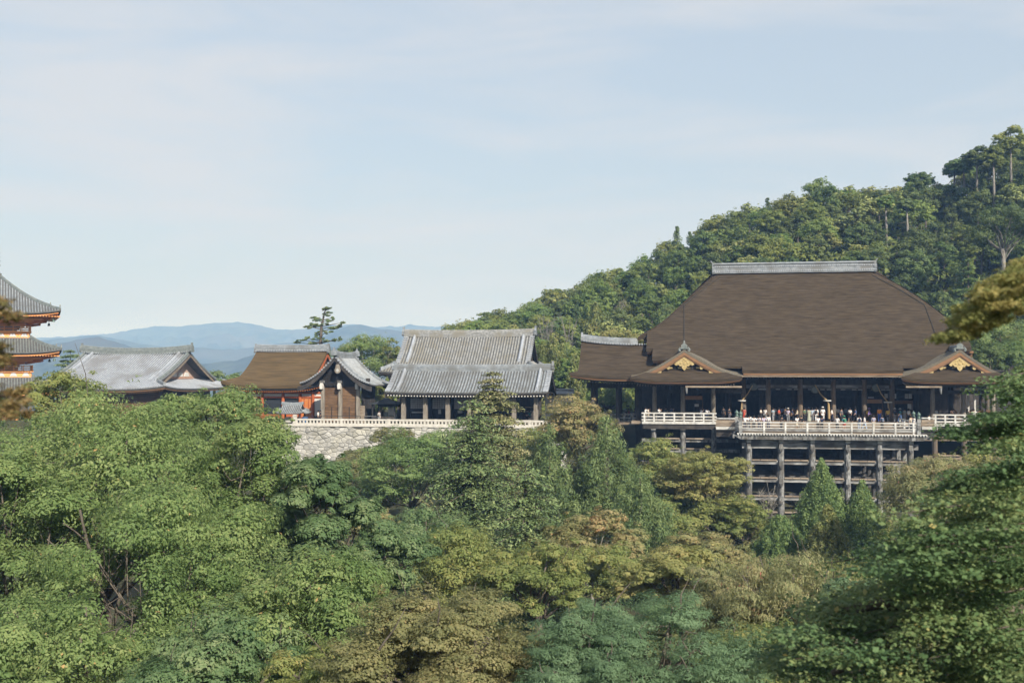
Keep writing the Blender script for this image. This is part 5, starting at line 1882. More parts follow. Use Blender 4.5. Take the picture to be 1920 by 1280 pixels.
def dirs(rg, n, zmin=-1.0):
    out = []
    g = math.pi * (3 - math.sqrt(5))
    for i in range(n):
        z = 1 - (1 - zmin) * (i + .5) / n
        a = g * i + rg.uniform(-.4, .4)
        r = math.sqrt(max(0, 1 - z * z))
        v = np.array([r * math.cos(a), r * math.sin(a), z]) + rg.normal(size=3) * .12
        out.append(v / np.linalg.norm(v))
    return np.array(out)


def broad_parts(rg, H, Rad, cz0, nsub=12, ncl=14, flat=.75, sub=.36, clr=(.30, .46), spread=.74):
    """clump ellipsoids of a billowing crown, and the limb ends"""
    cz, rz = (H + cz0) / 2, (H - cz0) / 2
    subs, C, A, S = [], [], [], []
    for d in dirs(rg, int(nsub * 1.55), -.5):
        k = rg.uniform(.85, 1.12)
        c = np.array([d[0] * Rad * spread * k, d[1] * Rad * spread * k, cz + d[2] * rz * spread * k])
        sr = min(Rad, rz * 1.2) * sub * .92 * rg.uniform(.7, 1.3)
        subs.append((c, sr))
        for e in dirs(rg, ncl, -.25):
            q = c + e * sr * rg.uniform(.72, 1.0) * np.array([1.1, 1.1, .85])
            r_ = sr * rg.uniform(*clr)
            C.append(q)
            S.append(c - np.array([0, 0, sr * .35]))
            A.append(ell(r_ * rg.uniform(1.0, 1.4), r_ * rg.uniform(.9, 1.3), r_ * flat * rg.uniform(.7, 1.1), rg.uniform(0, 6.28), rg.uniform(-.35, .35)))
        for e in dirs(rg, 4, -.2)[rg.permutation(4)[:3]]:      # stray sprays that break the outline
            C.append(c + e * sr * rg.uniform(1.12, 1.4))
            S.append(c - np.array([0, 0, sr * .35]))
            r_ = sr * rg.uniform(.12, .22)
            A.append(ell(r_ * 1.6, r_, r_ * .7, rg.uniform(0, 6.28), rg.uniform(-.2, .4)))
        C.append(c)
        S.append(c)
        A.append(ell(sr * .55, sr * .55, sr * .35))
    for q in range(14):
        S.append(np.array([0, 0, cz0]))
        C.append(np.array([rg.normal() * Rad * .3, rg.normal() * Rad * .3, cz + rg.normal() * rz * .3]))
        A.append(ell(Rad * .2, Rad * .2, Rad * .14))
    return np.array(C), np.array(A), subs, np.array(S)


def limbs(mb, rg, H, r0, fork, ends, lean=(0, 0), n=7, sub=()):
    """tapered trunk to height fork and bent limbs to the given ends"""
    f = np.array([lean[0], lean[1], fork])
    mb.tube([(0, 0, -1.0), (lean[0] * .2, lean[1] * .2, fork * .4), (lean[0] * .7, lean[1] * .7, fork * .8), tuple(f)], [r0 * 1.25, r0, r0 * .9, r0 * .8], n)
    for e in ends:
        e = np.array(e)
        m = f + (e - f) * .5 + rg.normal(size=3) * .06 * np.linalg.norm(e - f) + np.array([0, 0, -.06 * np.linalg.norm(e - f)])
        s0 = f - np.array([0, 0, rg.uniform(0, .15) * fork])
        rr = r0 * rg.uniform(.3, .5)
        mb.tube([tuple(s0), tuple(s0 + (m - s0) * .5 + rg.normal(size=3) * .1), tuple(m), tuple(e)], [rr, rr * .8, rr * .6, rr * .22], 6)
        for q in range(3):
            t = rg.uniform(.45, .95)
            b0 = m + (e - m) * t * .9
            ln = np.linalg.norm(e - f)
            b1 = b0 + rg.normal(size=3) * ln * .16 + np.array([0, 0, .12 * ln])
            mb.tube([tuple(b0), tuple(b0 + (b1 - b0) * .35 + rg.normal(size=3) * .04 * ln), tuple(b0 + (b1 - b0) * .7 + rg.normal(size=3) * .04 * ln), tuple(b1)], [rr * .3, rr * .22, rr * .14, rr * .05], 5)


def tree(name, label, cat, px, py, y, make, group=None, seed=1, base=None):
    """plant a tree whose top shows at (px, py) at depth y; make(rg, H, m) -> (leaf mesh or None, trunk MB, extra)"""
    rg = np.random.default_rng(seed)
    p = at(px, py, y)
    z0 = gz(p.x, y) if base is None else base
    H = p.z - z0
    t = E(name, label, cat, (p.x, y, z0), group)
    make.origin = (p.x, y, z0)
    got = make(rg, H, mpp(px, y))
    if got.get('trunk') is not None:
        mb = got['trunk']
        mb2 = MB()
        mb2.add(mb, Matrix.Translation((p.x, y, z0)))
        mb2.build('trunk', got.get('bark', M['bark']), t, smooth=True, recalc=False)
    for nm, me in got.get('crowns', []):
        obj(nm, me, t)
    return t


def mk_broad(Rpx, bot_px, leafpx, n, mat, nsub=12, ncl=14, droop=.4, trunk_r=.28, fork=.35, bark='bark', W=.5, sub=.36, flat=.75, spread=.74, lean=(0, 0), lmin=0, upn=.3, hole=None, boughs=(), **kw):
    def f(rg, H, m):
        Rad = Rpx * m
        cz0 = max(H * .12, H - bot_px * m)
        C, A, subs, S = broad_parts(rg, H, Rad, cz0, nsub, ncl, flat, sub, spread=spread)
        top = max(c[2] + a[2, :].max() for c, a in zip(C, np.abs(A)))
        C[:, 2] -= (top - H) * np.clip((C[:, 2] - cz0) / max(H - cz0, .1), 0, 1)
        C[:, :2] += np.array(lean)
        S = S + np.array([lean[0], lean[1], 0])
        if hole is not None:
            o0 = np.array(f.origin)
            keep = np.array([not poly_in(*proj(*(c + o0)), hole) for c in C])
            C, A, S = C[keep], A[keep], S[keep]
        L = max(lmin, leafpx * m * .78)
        me = leaf_mesh('crown', rg, C, A, int(n * 1.6), L, L * W, LF[mat], droop=droop, upn=upn, S=S, **kw)
        tb = MB()
        limbs(tb, rg, H, trunk_r, cz0 + (H - cz0) * fork * .5, [tuple(s[0] + np.array([lean[0], lean[1], 0])) for s in subs], n=8)
        for pts, r_ in boughs:
            P_ = [tuple(at(*q) - Vector(f.origin)) for q in pts]
            tb.tube(P_, [r_ * (1 - .75 * k / len(P_)) for k in range(len(P_))], 8)
        return {'trunk': tb, 'crowns': [('crown', me)], 'bark': M[bark]}
    return f


def mk_cone(Rpx, n, mat, kind='cypress', leafpx=4.5, power=.75, nc=150, bot=.04, bark='bark', topr=.0, layers=None, W=.45):
    """cypress: dense upright sprays; cedar: heavy lumps of hanging foliage"""
    def f(rg, H, m):
        Rad = Rpx * m
        C, A = [], []
        for i in range(nc):
            h = bot + (1 - bot) * ((i + rg.random()) / nc) ** .85
            rr = Rad * ((1 - h) ** power) * (1 + .18 * math.sin(h * 37 + i)) + topr
            k = max(1, int(3.2 * (1 - h) + 1.2))
            for q in range(k):
                a = rg.uniform(0, 2 * math.pi)
                s = (Rad * (.13 if kind == 'cypress' else .19) * (1 - h) ** .6 + Rad * .04) * rg.uniform(.75, 1.3)
                rad = max(0, rr - s * .5) * rg.uniform(.72, 1.0)
                C.append((rad * math.cos(a), rad * math.sin(a), min(h * H, H - s * 1.4) - (.0 if kind == 'cypress' else .25 * s)))
                if kind == 'cypress':
                    A.append(ell(s * .75, s * .75, s * 1.5, a, 0))
                else:
                    A.append(ell(s * .95, s * .8, s * 1.35, a, -.2))
        for h in np.linspace(.06, .93, 16):
            C.append((0, 0, h * H))
            A.append(ell(Rad * .62 * (1 - h) ** power, Rad * .62 * (1 - h) ** power, H * .07))
        L = leafpx * m * 1.05
        me = leaf_mesh('crown', rg, C, A, int(n * 1.6), L, L * W, LF[mat], up=.15, droop=(-.7 if kind == 'cypress' else .75), shell=.7, mixn=.95, jit=.3, upn=.15)
        tb = MB()
        tb.tube([(0, 0, -1), (0, 0, H * .5), (0, 0, H * .96)], [Rad * .10 + .1, Rad * .07 + .05, .03], 8)
        return {'trunk': tb, 'crowns': [('crown', me)], 'bark': M[bark]}
    return f


def mk_fir(Rpx, n, mat, whorls=20, per=7, leafpx=4.5, power=.8, bot=.1, rise=.0, bark='bark', lopside=0.0, W=.35, dense_top=0):
    """tiers of flat boughs, drooping at the tips"""
    def f(rg, H, m):
        Rad = Rpx * m
        C, A = [], []
        tb = MB()
        tb.tube([(0, 0, -1), (0, 0, H * .5), (0, 0, H * .97)], [Rad * .09, Rad * .06, .03], 8)
        for i in range(whorls):
            h = bot + (.985 - bot) * (i + rg.uniform(-.3, .3)) / (whorls - 1)
            h = min(.985, max(bot, h))
            Lb = Rad * (1 - h) ** power + Rad * .06
            for k in range(per):
                a = 2 * math.pi * (k + rg.uniform(-.35, .35)) / per + i * 1.3
                l = Lb * rg.uniform(.6, 1.12) * (1 + lopside * math.cos(a))
                pit = rise - .10 - .16 * rg.random()
                e = np.array([math.cos(a) * l, math.sin(a) * l, l * math.tan(pit) + .05 * l])
                base = np.array([0, 0, h * H])
                tb.tube([tuple(base), tuple(base + e * .55 + np.array([0, 0, .03 * l])), tuple(base + e)], [.05 + .008 * l, .04, .012], 5)
                for t in (.22, .42, .6, .78, .95):
                    c = base + e * t
                    s = l * .27 * (1.15 - .35 * t)
                    C.append(c + rg.normal(size=3) * np.array([.1, .1, .03]) * l)
                    A.append(ell(s * 1.35, s * 1.1, s * .34 + .06, a, pit - .12))
        L = leafpx * m * 1.35
        me = leaf_mesh('crown', rg, C, A, int(n * 1.7), L, L * W, LF[mat], up=.1, droop=.25, shell=.25, mixn=.5, jit=.35, upn=.8)
        return {'trunk': tb, 'crowns': [('crown', me)], 'bark': M[bark]}
    return f


def mk_pads(Rpx, n, mat, pads, leafpx=4.5, bark='bark_pale', tr=.22, flat=.3, W=.3, bot=.5, droop=0.0):
    """bare trunk carrying flat pads of needles"""
    def f(rg, H, m):
        Rad = Rpx * m
        C, A = [], []
        tb = MB()
        bx = rg.uniform(-.3, .3) * Rad * .3
        P_ = [(0, 0, -1), (bx, 0, H * .35), (bx * .3, .1, H * .7), (0, 0, H * .97)]
        tb.tube(P_, [tr, tr * .85, tr * .6, tr * .15], 8)
        for i in range(pads):
            h = bot + (1 - bot) * (i + .5) / pads
            a = rg.uniform(0, 6.28) if i % 3 else rg.choice([0.2, 3.0])
            l = Rad * rg.uniform(.35, 1.0) * (1.05 - .75 * (h - bot) / (1 - bot))
            c = np.array([math.cos(a) * l, math.sin(a) * l, h * H + .08 * l])
            tb.tube([(0, 0, h * H - .1 * l), tuple(c * np.array([.5, .5, 1]) - np.array([0, 0, .06 * l])), tuple(c)], [tr * .3, tr * .22, .02], 5)
            for q in range(4):
                s = Rad * rg.uniform(.22, .36)
                C.append(c + rg.normal(size=3) * np.array([.16, .16, .03]) * Rad)
                A.append(ell(s * 1.2, s, s * flat, rg.uniform(0, 6)))
        L = leafpx * m
        me = leaf_mesh('crown', rg, C, A, n, L, L * W, LF[mat], droop=droop, shell=.3, mixn=.5, jit=.5, upn=.5)
        return {'trunk': tb, 'crowns': [('crown', me)], 'bark': M[bark]}
    return f


def mk_bare(Rpx, bark='bark_pale', twigs=160, r0=.12, leaf=None, n=0):
    def f(rg, H, m):
        Rad = Rpx * m
        tb = MB()
        tb.tube([(0, 0, -1), (.05, 0, H * .45)], [r0, r0 * .7], 7)
        ends = []
        for i in range(9):
            a, h = rg.uniform(0, 6.28), rg.uniform(.7, 1.0)
            e = np.array([math.cos(a) * Rad * rg.uniform(.3, .9), math.sin(a) * Rad * rg.uniform(.3, .9), H * h])
            s0 = np.array([.05, 0, H * rg.uniform(.25, .45)])
            mid = s0 + (e - s0) * .5 + rg.normal(size=3) * .12 * Rad
            tb.tube([tuple(s0), tuple(mid), tuple(e)], [r0 * .5, r0 * .32, .015], 5)
            ends += [s0 + (mid - s0) * t for t in (.5, .8)] + [mid + (e - mid) * t for t in (.2, .5, .8)]
        for i in range(twigs):
            s0 = ends[rg.integers(len(ends))]
            d = rg.normal(size=3) * Rad * .26 + np.array([0, 0, Rad * .14])
            tb.tube([tuple(s0), tuple(s0 + d * .5 + rg.normal(size=3) * .05), tuple(s0 + d)], [.028, .02, .008], 4, cap=False)
        out = {'trunk': tb, 'bark': M[bark]}
        if leaf:
            C = [e + rg.normal(size=3) * .2 * Rad for e in ends]
            A = [ell(Rad * .2, Rad * .2, Rad * .12)] * len(C)
            L = 4.5 * m
            out['crowns'] = [('crown', leaf_mesh('crown', rg, C, A, n, L, L * .5, LF[leaf], shell=.2))]
        return out
    return f


HOLE = [(130, 955), (185, 950), (215, 1010), (262, 1060), (282, 1120), (262, 1185), (215, 1200), (175, 1180), (165, 1090), (130, 1030)]
BOUGHS = [([(206, 1300, 39.5), (202, 1235, 39.5), (207, 1185, 39.5), (203, 1140, 39.5), (188, 1100, 39.4), (176, 1055, 39.3), (163, 1015, 39.2), (156, 985, 39), (150, 955, 38.9)], .13),
          ([(203, 1140, 39.5), (188, 1112, 39.3), (172, 1078, 39.1), (146, 1052, 38.8), (118, 1038, 38.6), (88, 1010, 38.3)], .065),
          ([(205, 1200, 39.5), (216, 1160, 39.4), (224, 1120, 39.3), (236, 1085, 39.2), (238, 1045, 39.1), (230, 1010, 39)], .085),
          ([(206, 1230, 39.5), (228, 1200, 39.3), (244, 1172, 39.1), (262, 1150, 38.9), (272, 1120, 38.6)], .09),
          ([(188, 1100, 39.4), (196, 1060, 39.5), (194, 1020, 39.6)], .04), ([(163, 1015, 39.2), (140, 995, 38.9), (118, 980, 38.6)], .04)]
TG = 'trees filling the valley below the temple'
# --- big green trees at the west side, close by
tree('broadleaf_tree', 'big rounded green tree whose crown hides the foot of the pagoda', 'tree', 195, 702, 47, mk_broad(250, 470, 7.0, 60000, 'green', 15, 16, trunk_r=.34, fork=.3), TG, 3)
tree('broadleaf_tree', 'tall green tree in front of the vermilion hall, next to the stone wall', 'tree', 462, 764, 49, mk_broad(132, 400, 7.0, 40000, 'green', 13, 15, trunk_r=.3), TG, 4)
tree('broadleaf_tree', 'green tree with bare forked limbs showing low in its crown', 'tree', 330, 880, 39, mk_broad(240, 420, 7.5, 50000, 'green', 14, 15, trunk_r=.16, fork=.3, lean=(-1.0, 0), hole=HOLE, boughs=BOUGHS), TG, 5)
tree('broadleaf_tree', 'green tree with drooping leaves below the retaining wall', 'tree', 600, 846, 47, mk_broad(92, 330, 7.5, 40000, 'green_b', 12, 15, droop=.6), TG, 6)
tree('broadleaf_tree', 'low green tree beside the olive brown maple at the bottom', 'tree', 590, 1010, 36, mk_broad(185, 340, 8, 42000, 'green', 12, 15, droop=.6), TG, 7)
tree('broadleaf_tree', 'green tree at the corner under the brown maple sprig', 'tree', 40, 830, 41, mk_broad(150, 430, 7.5, 36000, 'green', 12, 15), TG, 8)
tree('broadleaf_tree', 'low green tree at the very bottom corner below the forked limbs', 'tree', 130, 1085, 33, mk_broad(220, 320, 8.5, 36000, 'green', 12, 15, hole=HOLE), TG, 9)
tree('broadleaf_tree', 'dark green tree at the bottom edge between the forked limbs and the brown maple', 'tree', 430, 1130, 32, mk_broad(170, 260, 8.5, 30000, 'green_b', 11, 14), TG, 10)
tree('broadleaf_tree', 'yellowish green treetop in front of the pale tiled roof', 'tree', 120, 690, 58, mk_broad(75, 150, 5.5, 12000, 'olive_green', 9, 12), TG, 11)
tree('broadleaf_tree', 'round green treetop just under the pale tiled hall', 'tree', 405, 718, 62, mk_broad(98, 170, 5.5, 16000, 'green', 10, 13), TG, 12)
tree('broadleaf_tree', 'small bluish green tree in front of the conifer with drooping boughs', 'tree', 715, 965, 52, mk_broad(85, 200, 7, 22000, 'green_b', 10, 13, droop=.7), TG, 13)
tree('maple_tree', 'brown tinged bush at the edge of the terrace below the vermilion hall', 'tree', 425, 722, 70, mk_broad(55, 90, 5, 9000, 'olive', 8, 10), TG, 14)
# --- bottom
tree('maple_tree', 'olive brown maple at the bottom edge with tiny leaves', 'tree', 820, 1098, 27, mk_broad(225, 290, 5.5, 75000, 'olive', 14, 16, droop=.1, flat=.45, bark='bark', W=.7, upn=.6), TG, 15)
tree('feathery_tree', 'blue green feathery tree in layered fans at the bottom edge', 'tree', 1205, 1105, 27, mk_broad(240, 260, 8.0, 60000, 'bluegreen', 14, 15, droop=.2, flat=.4, W=.24, upn=.5), TG, 16)
tree('maple_tree', 'brown olive tree at the bottom edge under the low green tree', 'tree', 640, 1200, 28, mk_broad(150, 180, 6.5, 26000, 'olive_green', 10, 13, flat=.5), TG, 17)
# --- middle of the valley
tree('shrub_tree', 'yellow green tree with tangled twigs below the drooping conifer', 'tree', 860, 975, 60, mk_broad(100, 190, 5.5, 22000, 'olive_green', 11, 13, bark='bark_pale', trunk_r=.16), TG, 18)
tree('light_green_tree', 'feathery green tree with several thin trunks under the balustrade', 'tree', 772, 795, 98, mk_broad(100, 210, 4.6, 24000, 'cypress', 12, 13, flat=.45, bark='bark_pale', trunk_r=.22), TG, 19)
tree('hemlock_tree', 'tall conifer with tan tipped crown standing before the tiled corridor', 'tree', 925, 692, 88, mk_fir(88, 42000, 'conifer_tan', 30, 9, 4.6, .52, .12, bark='bark'), TG, 20)
tree('hemlock_tree', 'dark conifer with long level drooping boughs and a pale trunk', 'tree', 885, 745, 82, mk_fir(150, 38000, 'conifer', 21, 8, 4.6, .62, .1, bark='bark'), TG, 21)
tree('hemlock_tree', 'low spreading conifer whose boughs reach towards the cedars', 'tree', 985, 860, 72, mk_fir(135, 26000, 'conifer', 16, 7, 5.2, .6, .08), TG, 22)
tree('cedar_tree', 'bright green cedar of hanging plumes between the conifer and the maples', 'tree', 1030, 792, 96, mk_cone(82, 30000, 'cedar', 'cedar', 5.0, .62, 130, W=.28), TG, 23)
tree('cedar_tree', 'broad bell shaped green cedar below the bark roofed wing', 'tree', 1137, 778, 98, mk_cone(100, 42000, 'cedar', 'cedar', 5.0, .56, 160, W=.28), TG, 24)
tree('cedar_tree', 'low rounded green cedar leaning down the slope to the maples', 'tree', 1200, 885, 90, mk_cone(105, 32000, 'cedar', 'cedar', 5.2, .5, 130, W=.28), TG, 25)
tree('cedar_tree', 'dull green cedar in the gap behind the bell shaped one', 'tree', 1085, 835, 102, mk_cone(60, 14000, 'conifer_tan', 'cedar', 4.6, .6, 90), TG, 26)
tree('maple_tree', 'rust tinted maple at the end of the balustrade', 'tree', 1085, 733, 117, mk_broad(72, 130, 3.8, 18000, 'orange', 11, 12, flat=.45, W=.7, upn=.5), TG, 27)
tree('maple_tree', 'olive maple under the posts of the wing gallery', 'tree', 1215, 812, 113, mk_broad(75, 150, 3.8, 17000, 'olive_green', 10, 12, flat=.42, W=.7, upn=.5), TG, 28)
tree('maple_tree', 'golden yellow maple standing against the posts of the stage', 'tree', 1320, 838, 108, mk_broad(88, 130, 3.9, 24000, 'yellow', 12, 13, flat=.4, W=.7, upn=.5), TG, 29)
tree('maple_tree', 'olive green maple around the white roofed hut', 'tree', 1225, 925, 100, mk_broad(70, 120, 4.2, 13000, 'olive_green', 9, 12, flat=.45, W=.7), TG, 30)
tree('maple_tree', 'orange topped maple in the middle of the valley', 'tree', 1110, 952, 72, mk_broad(110, 150, 5.0, 26000, 'orange', 12, 13, flat=.45, W=.65, bark='bark_pale', trunk_r=.14), TG, 31)
tree('birch_clump', 'thin pale stems under a yellow green crown', 'tree', 1125, 1010, 64, mk_broad(95, 110, 5.2, 18000, 'olive_green', 10, 12, bark='bark_pale', trunk_r=.12, fork=.1), TG, 32)
tree('maple_tree', 'wide yellow orange maple above the feathery tree', 'tree', 1280, 1015, 58, mk_broad(125, 160, 5.4, 34000, 'yellow', 13, 14, flat=.42, W=.65, upn=.5), TG, 33)
tree('sparse_tree', 'thin olive tree in front of the lowest stage posts', 'tree', 1395, 925, 104, mk_broad(48, 110, 4.0, 9000, 'olive_green', 10, 11, flat=.5, trunk_r=.12), TG, 34)
tree('bare_tree', 'leafless twiggy tree against the dark gaps of the stage posts', 'tree', 1440, 900, 112, mk_bare(34, 'bark_pale', 120, .09), TG, 35)
tree('cypress_tree', 'tallest pointed cypress in front of the stage posts', 'tree', 1540, 858, 100, mk_cone(100, 62000, 'cypress', 'cypress', 3.3, .95, 460), TG, 36)
tree('cypress_tree', 'smaller pointed cypress beside the tallest one', 'tree', 1616, 899, 99, mk_cone(84, 46000, 'cypress', 'cypress', 3.3, .90, 360), TG, 37)
tree('cypress_tree', 'golden green cypress bulging in front of the tallest one', 'tree', 1552, 945, 93, mk_cone(66, 34000, 'cypress_gold', 'cypress', 3.5, .7, 300), TG, 38)
tree('cypress_tree', 'dark low cypress at the foot of the stage', 'tree', 1462, 965, 97, mk_cone(75, 30000, 'cypress', 'cypress', 3.4, .65, 260), TG, 39)
tree('russet_tree', 'russet tinged tree with long hanging leaves below the cypresses', 'tree', 1480, 1010, 48, mk_broad(150, 250, 8.0, 30000, 'russet', 12, 13, droop=.9, W=.28, upn=.0), TG, 40)
tree('russet_tree', 'pale olive tree with long hanging leaves beside the dark maple boughs', 'tree', 1370, 1055, 50, mk_broad(110, 170, 8.0, 20000, 'russet', 10, 12, droop=.9, W=.28, upn=.0), TG, 41)
tree('russet_tree', 'yellowish long leaved tree at the corner of the stage posts', 'tree', 1760, 845, 88, mk_broad(95, 190, 6.0, 24000, 'russet', 11, 13, droop=.7, W=.32, upn=.1), TG, 42)
tree('russet_tree', 'golden leaved tree glimpsed through the maple boughs under the gallery', 'tree', 1860, 840, 92, mk_broad(80, 180, 6.0, 16000, 'yellow', 10, 12, droop=.6, W=.4), TG, 43)
tree('maple_tree', 'green tree behind the dark maple boughs beside the last cypress', 'tree', 1710, 960, 80, mk_broad(85, 190, 5.5, 18000, 'olive_green', 10, 12), TG, 44)
tree('shrub_tree', 'pale green bush at the foot of the retaining wall', 'tree', 668, 845, 118, mk_broad(68, 110, 4.0, 14000, 'scrub', 10, 12), TG, 45)
tree('shrub_tree', 'scrubby bush with white twigs against the retaining wall', 'tree', 742, 797, 126, mk_broad(44, 85, 3.6, 9000, 'scrub', 8, 10, bark='bark_pale'), TG, 46)
tree('shrub_tree', 'rusty bush on the slope beside the drooping conifer', 'tree', 690, 945, 75, mk_broad(45, 80, 5, 8000, 'orange', 8, 10), TG, 47)
tree('shrub_tree', 'green bush before the short wall at the end of the balustrade', 'tree', 1005, 830, 120, mk_broad(45, 70, 3.8, 7000, 'olive_green', 8, 10), TG, 48)
tree('feathery_tree', 'small blue green tree among the russet leaves', 'tree', 1600, 1080, 46, mk_broad(60, 90, 7, 9000, 'bluegreen', 8, 10, W=.3), TG, 49)


tree('maple_tree', 'olive maple low on the slope beside the white roofed hut', 'tree', 1345, 925, 106, mk_broad(70, 130, 4.0, 14000, 'olive_green', 10, 12, flat=.45, W=.7), TG, 120)
tree('maple_tree', 'green maple in the hollow under the golden yellow one', 'tree', 1255, 890, 111, mk_broad(60, 110, 4.0, 12000, 'green', 9, 12, flat=.5, W=.6), TG, 121)
tree('maple_tree', 'yellow olive maple below the white roofed hut', 'tree', 1320, 985, 86, mk_broad(90, 120, 4.6, 18000, 'orange', 10, 12, flat=.45, W=.65), TG, 122)
tree('shrub_tree', 'low green shrub at the foot of the stage between golden maple and cypress', 'tree', 1395, 965, 110, mk_broad(55, 90, 4.0, 9000, 'scrub', 9, 11), TG, 123)
tree('shrub_tree', 'pale green shrub below the retaining wall next to the feathery tree', 'tree', 700, 900, 104, mk_broad(60, 120, 4.2, 12000, 'scrub', 9, 11), TG, 124)
tree('broadleaf_tree', 'green tree in the dip between conifers and the bluish tree', 'tree', 800, 945, 70, mk_broad(80, 140, 5.2, 15000, 'green_b', 10, 12), TG, 125)
tree('maple_tree', 'olive tree in the hollow above the feathery tree', 'tree', 1010, 1010, 58, mk_broad(100, 170, 5.6, 22000, 'olive_green', 11, 12, flat=.5), TG, 126)
tree('russet_tree', 'dull olive tree under the cypresses beside the dark boughs', 'tree', 1600, 1035, 62, mk_broad(90, 150, 6.0, 20000, 'olive_green', 11, 12, droop=.7, W=.32), TG, 127)
tree('feathery_tree', 'lower blue green fans in front of the feathery tree', 'tree', 1130, 1190, 25, mk_broad(170, 190, 8.0, 30000, 'bluegreen', 12, 14, droop=.2, flat=.4, W=.24, upn=.5), TG, 128)
tree('maple_tree', 'low olive tree at the bottom edge beside the feathery tree', 'tree', 1400, 1160, 30, mk_broad(130, 200, 6.5, 26000, 'olive_green', 11, 13, flat=.5), TG, 129)


tree('shrub_tree', 'low green bush against the wall under the middle of the balustrade', 'tree', 905, 798, 130, mk_broad(64, 75, 3.6, 9000, 'scrub', 9, 11), TG, 130)
tree('shrub_tree', 'low bush against the wall between the tan tipped conifer and the cedars', 'tree', 985, 798, 130, mk_broad(52, 75, 3.6, 9000, 'olive_green', 9, 11), TG, 131)
tree('shrub_tree', 'green bush against the wall beside the feathery tree with thin trunks', 'tree', 838, 797, 130, mk_broad(54, 75, 3.6, 9000, 'green', 9, 11), TG, 132)

tree('shrub_tree', 'grassy green bush hiding the foot of the retaining wall', 'tree', 695, 836, 127, mk_broad(62, 80, 3.8, 13000, 'scrub', 10, 12), TG, 133)
tree('shrub_tree', 'low bush beside the tall green tree at the foot of the retaining wall', 'tree', 630, 866, 124, mk_broad(60, 90, 3.8, 13000, 'green', 10, 12), TG, 134)
tree('shrub_tree', 'light green bush filling the slope under the retaining wall', 'tree', 690, 885, 112, mk_broad(80, 110, 4.0, 15000, 'scrub', 10, 12), TG, 135)

tree('shrub_tree', 'olive bush at the far end of the retaining wall under the rust tinted maple', 'tree', 1048, 795, 127, mk_broad(48, 80, 3.8, 9000, 'olive_green', 9, 11), TG, 136)

tree('broadleaf_tree', 'low green treetop under the eave of the pale tiled hall', 'tree', 308, 736, 60, mk_broad(75, 130, 5.5, 14000, 'green', 9, 12), TG, 137)

# --- behind the temple roofs
TB = 'trees behind the temple roofs'


def mk_open_pine(rg, H, m):
    # boughs as (sideways, below the top, half length) in photograph pixels
    C, A, tb = [], [], MB()
    tb.tube([(-.4, 0, -1), (-.5, 0, H * .5), (-.2, 0, H * .8), (.3, 0, H * .93), (.7, 0, H)], [.42, .32, .22, .13, .04], 8)
    for (dx, dy, r) in ((9, 5, 8), (12, 12, 6), (6, 16, 7), (-16, 23, 9), (-10, 27, 7), (15, 27, 8), (20, 22, 5), (-29, 38, 9), (-22, 34, 6), (-7, 37, 10), (4, 33, 7), (21, 42, 12), (32, 36, 7), (39, 31, 7),
                        (-15, 52, 8), (-6, 47, 7), (10, 50, 8), (-31, 60, 9), (-40, 63, 7), (-50, 67, 7), (-13, 66, 12), (-2, 60, 8), (10, 65, 8), (24, 64, 9), (36, 62, 6)):
        c = np.array([dx * m, rg.uniform(-.6, .6) * r * m * 1.5, H - dy * m])
        tb.tube([(0, 0, c[2] - .12 * abs(dx) * m - .2), tuple(c * np.array([.55, .5, 1]) - np.array([0, 0, .08 * abs(dx) * m])), tuple(c)], [.09, .06, .02], 5)
        for q in range(5):
            C.append(c + rg.normal(size=3) * np.array([.5, .5, .16]) * r * m)
            A.append(ell(r * m * rg.uniform(.35, .6), r * m * .42, r * m * .16, rg.uniform(-.5, .5), rg.uniform(0, .25)))
    L = 3.0 * m
    return {'trunk': tb, 'crowns': [('crown', leaf_mesh('crown', rg, C, A, 15000, L, L * .3, LF['conifer'], droop=-.2, shell=.2, mixn=.5, jit=.5, upn=.6))], 'bark': M['bark']}


tree('pine_tree', 'tall open pine rising above the vermilion hall', 'tree', 605, 574, 172, mk_open_pine, TB, 60)
tree('broadleaf_tree', 'leafy light green tree behind the gate roof', 'tree', 690, 622, 164, mk_broad(62, 120, 3.4, 20000, 'green', 12, 12, bark='bark_pale'), TB, 61)
tree('broadleaf_tree', 'thin yellowish tree beside the tall tiled roof', 'tree', 732, 632, 162, mk_broad(24, 90, 3.2, 5000, 'olive_green', 8, 9, bark='bark_pale'), TB, 62)
tree('broadleaf_tree', 'green tree filling the gap behind the pine', 'tree', 645, 640, 168, mk_broad(34, 70, 3.2, 8000, 'conifer', 9, 10), TB, 63)
tree('pine_tree', 'small dark pine between the pagoda and the pale tiled hall', 'tree', 132, 655, 178, mk_fir(32, 7000, 'conifer', 9, 5, 3.2, .4, .35, rise=.1), TB, 64)
tree('broadleaf_tree', 'small dark treetop in the gap between the two western halls', 'tree', 402, 693, 182, mk_broad(22, 40, 3.0, 3500, 'conifer', 7, 9), TB, 65)
tree('broadleaf_tree', 'low treetop at the corner of the tan bark roof', 'tree', 440, 696, 184, mk_broad(20, 40, 3.0, 3000, 'green', 7, 9), TB, 66)
tree('broadleaf_tree', 'yellow green tree filling the gap behind the black kiosk', 'tree', 716, 712, 150, mk_broad(34, 60, 3.2, 8000, 'olive_green', 8, 10), TB, 67)
tree('cypress_tree', 'golden green conical tree behind the end of the tiled corridor', 'tree', 1040, 622, 172, mk_cone(42, 14000, 'cypress_gold', 'cedar', 3.4, .45, 100), TB, 68)
tree('cypress_tree', 'slender green tree in the gap before the bark roofed corridor', 'tree', 1078, 660, 168, mk_cone(26, 7000, 'cypress_gold', 'cedar', 3.2, .5, 70), TB, 69)
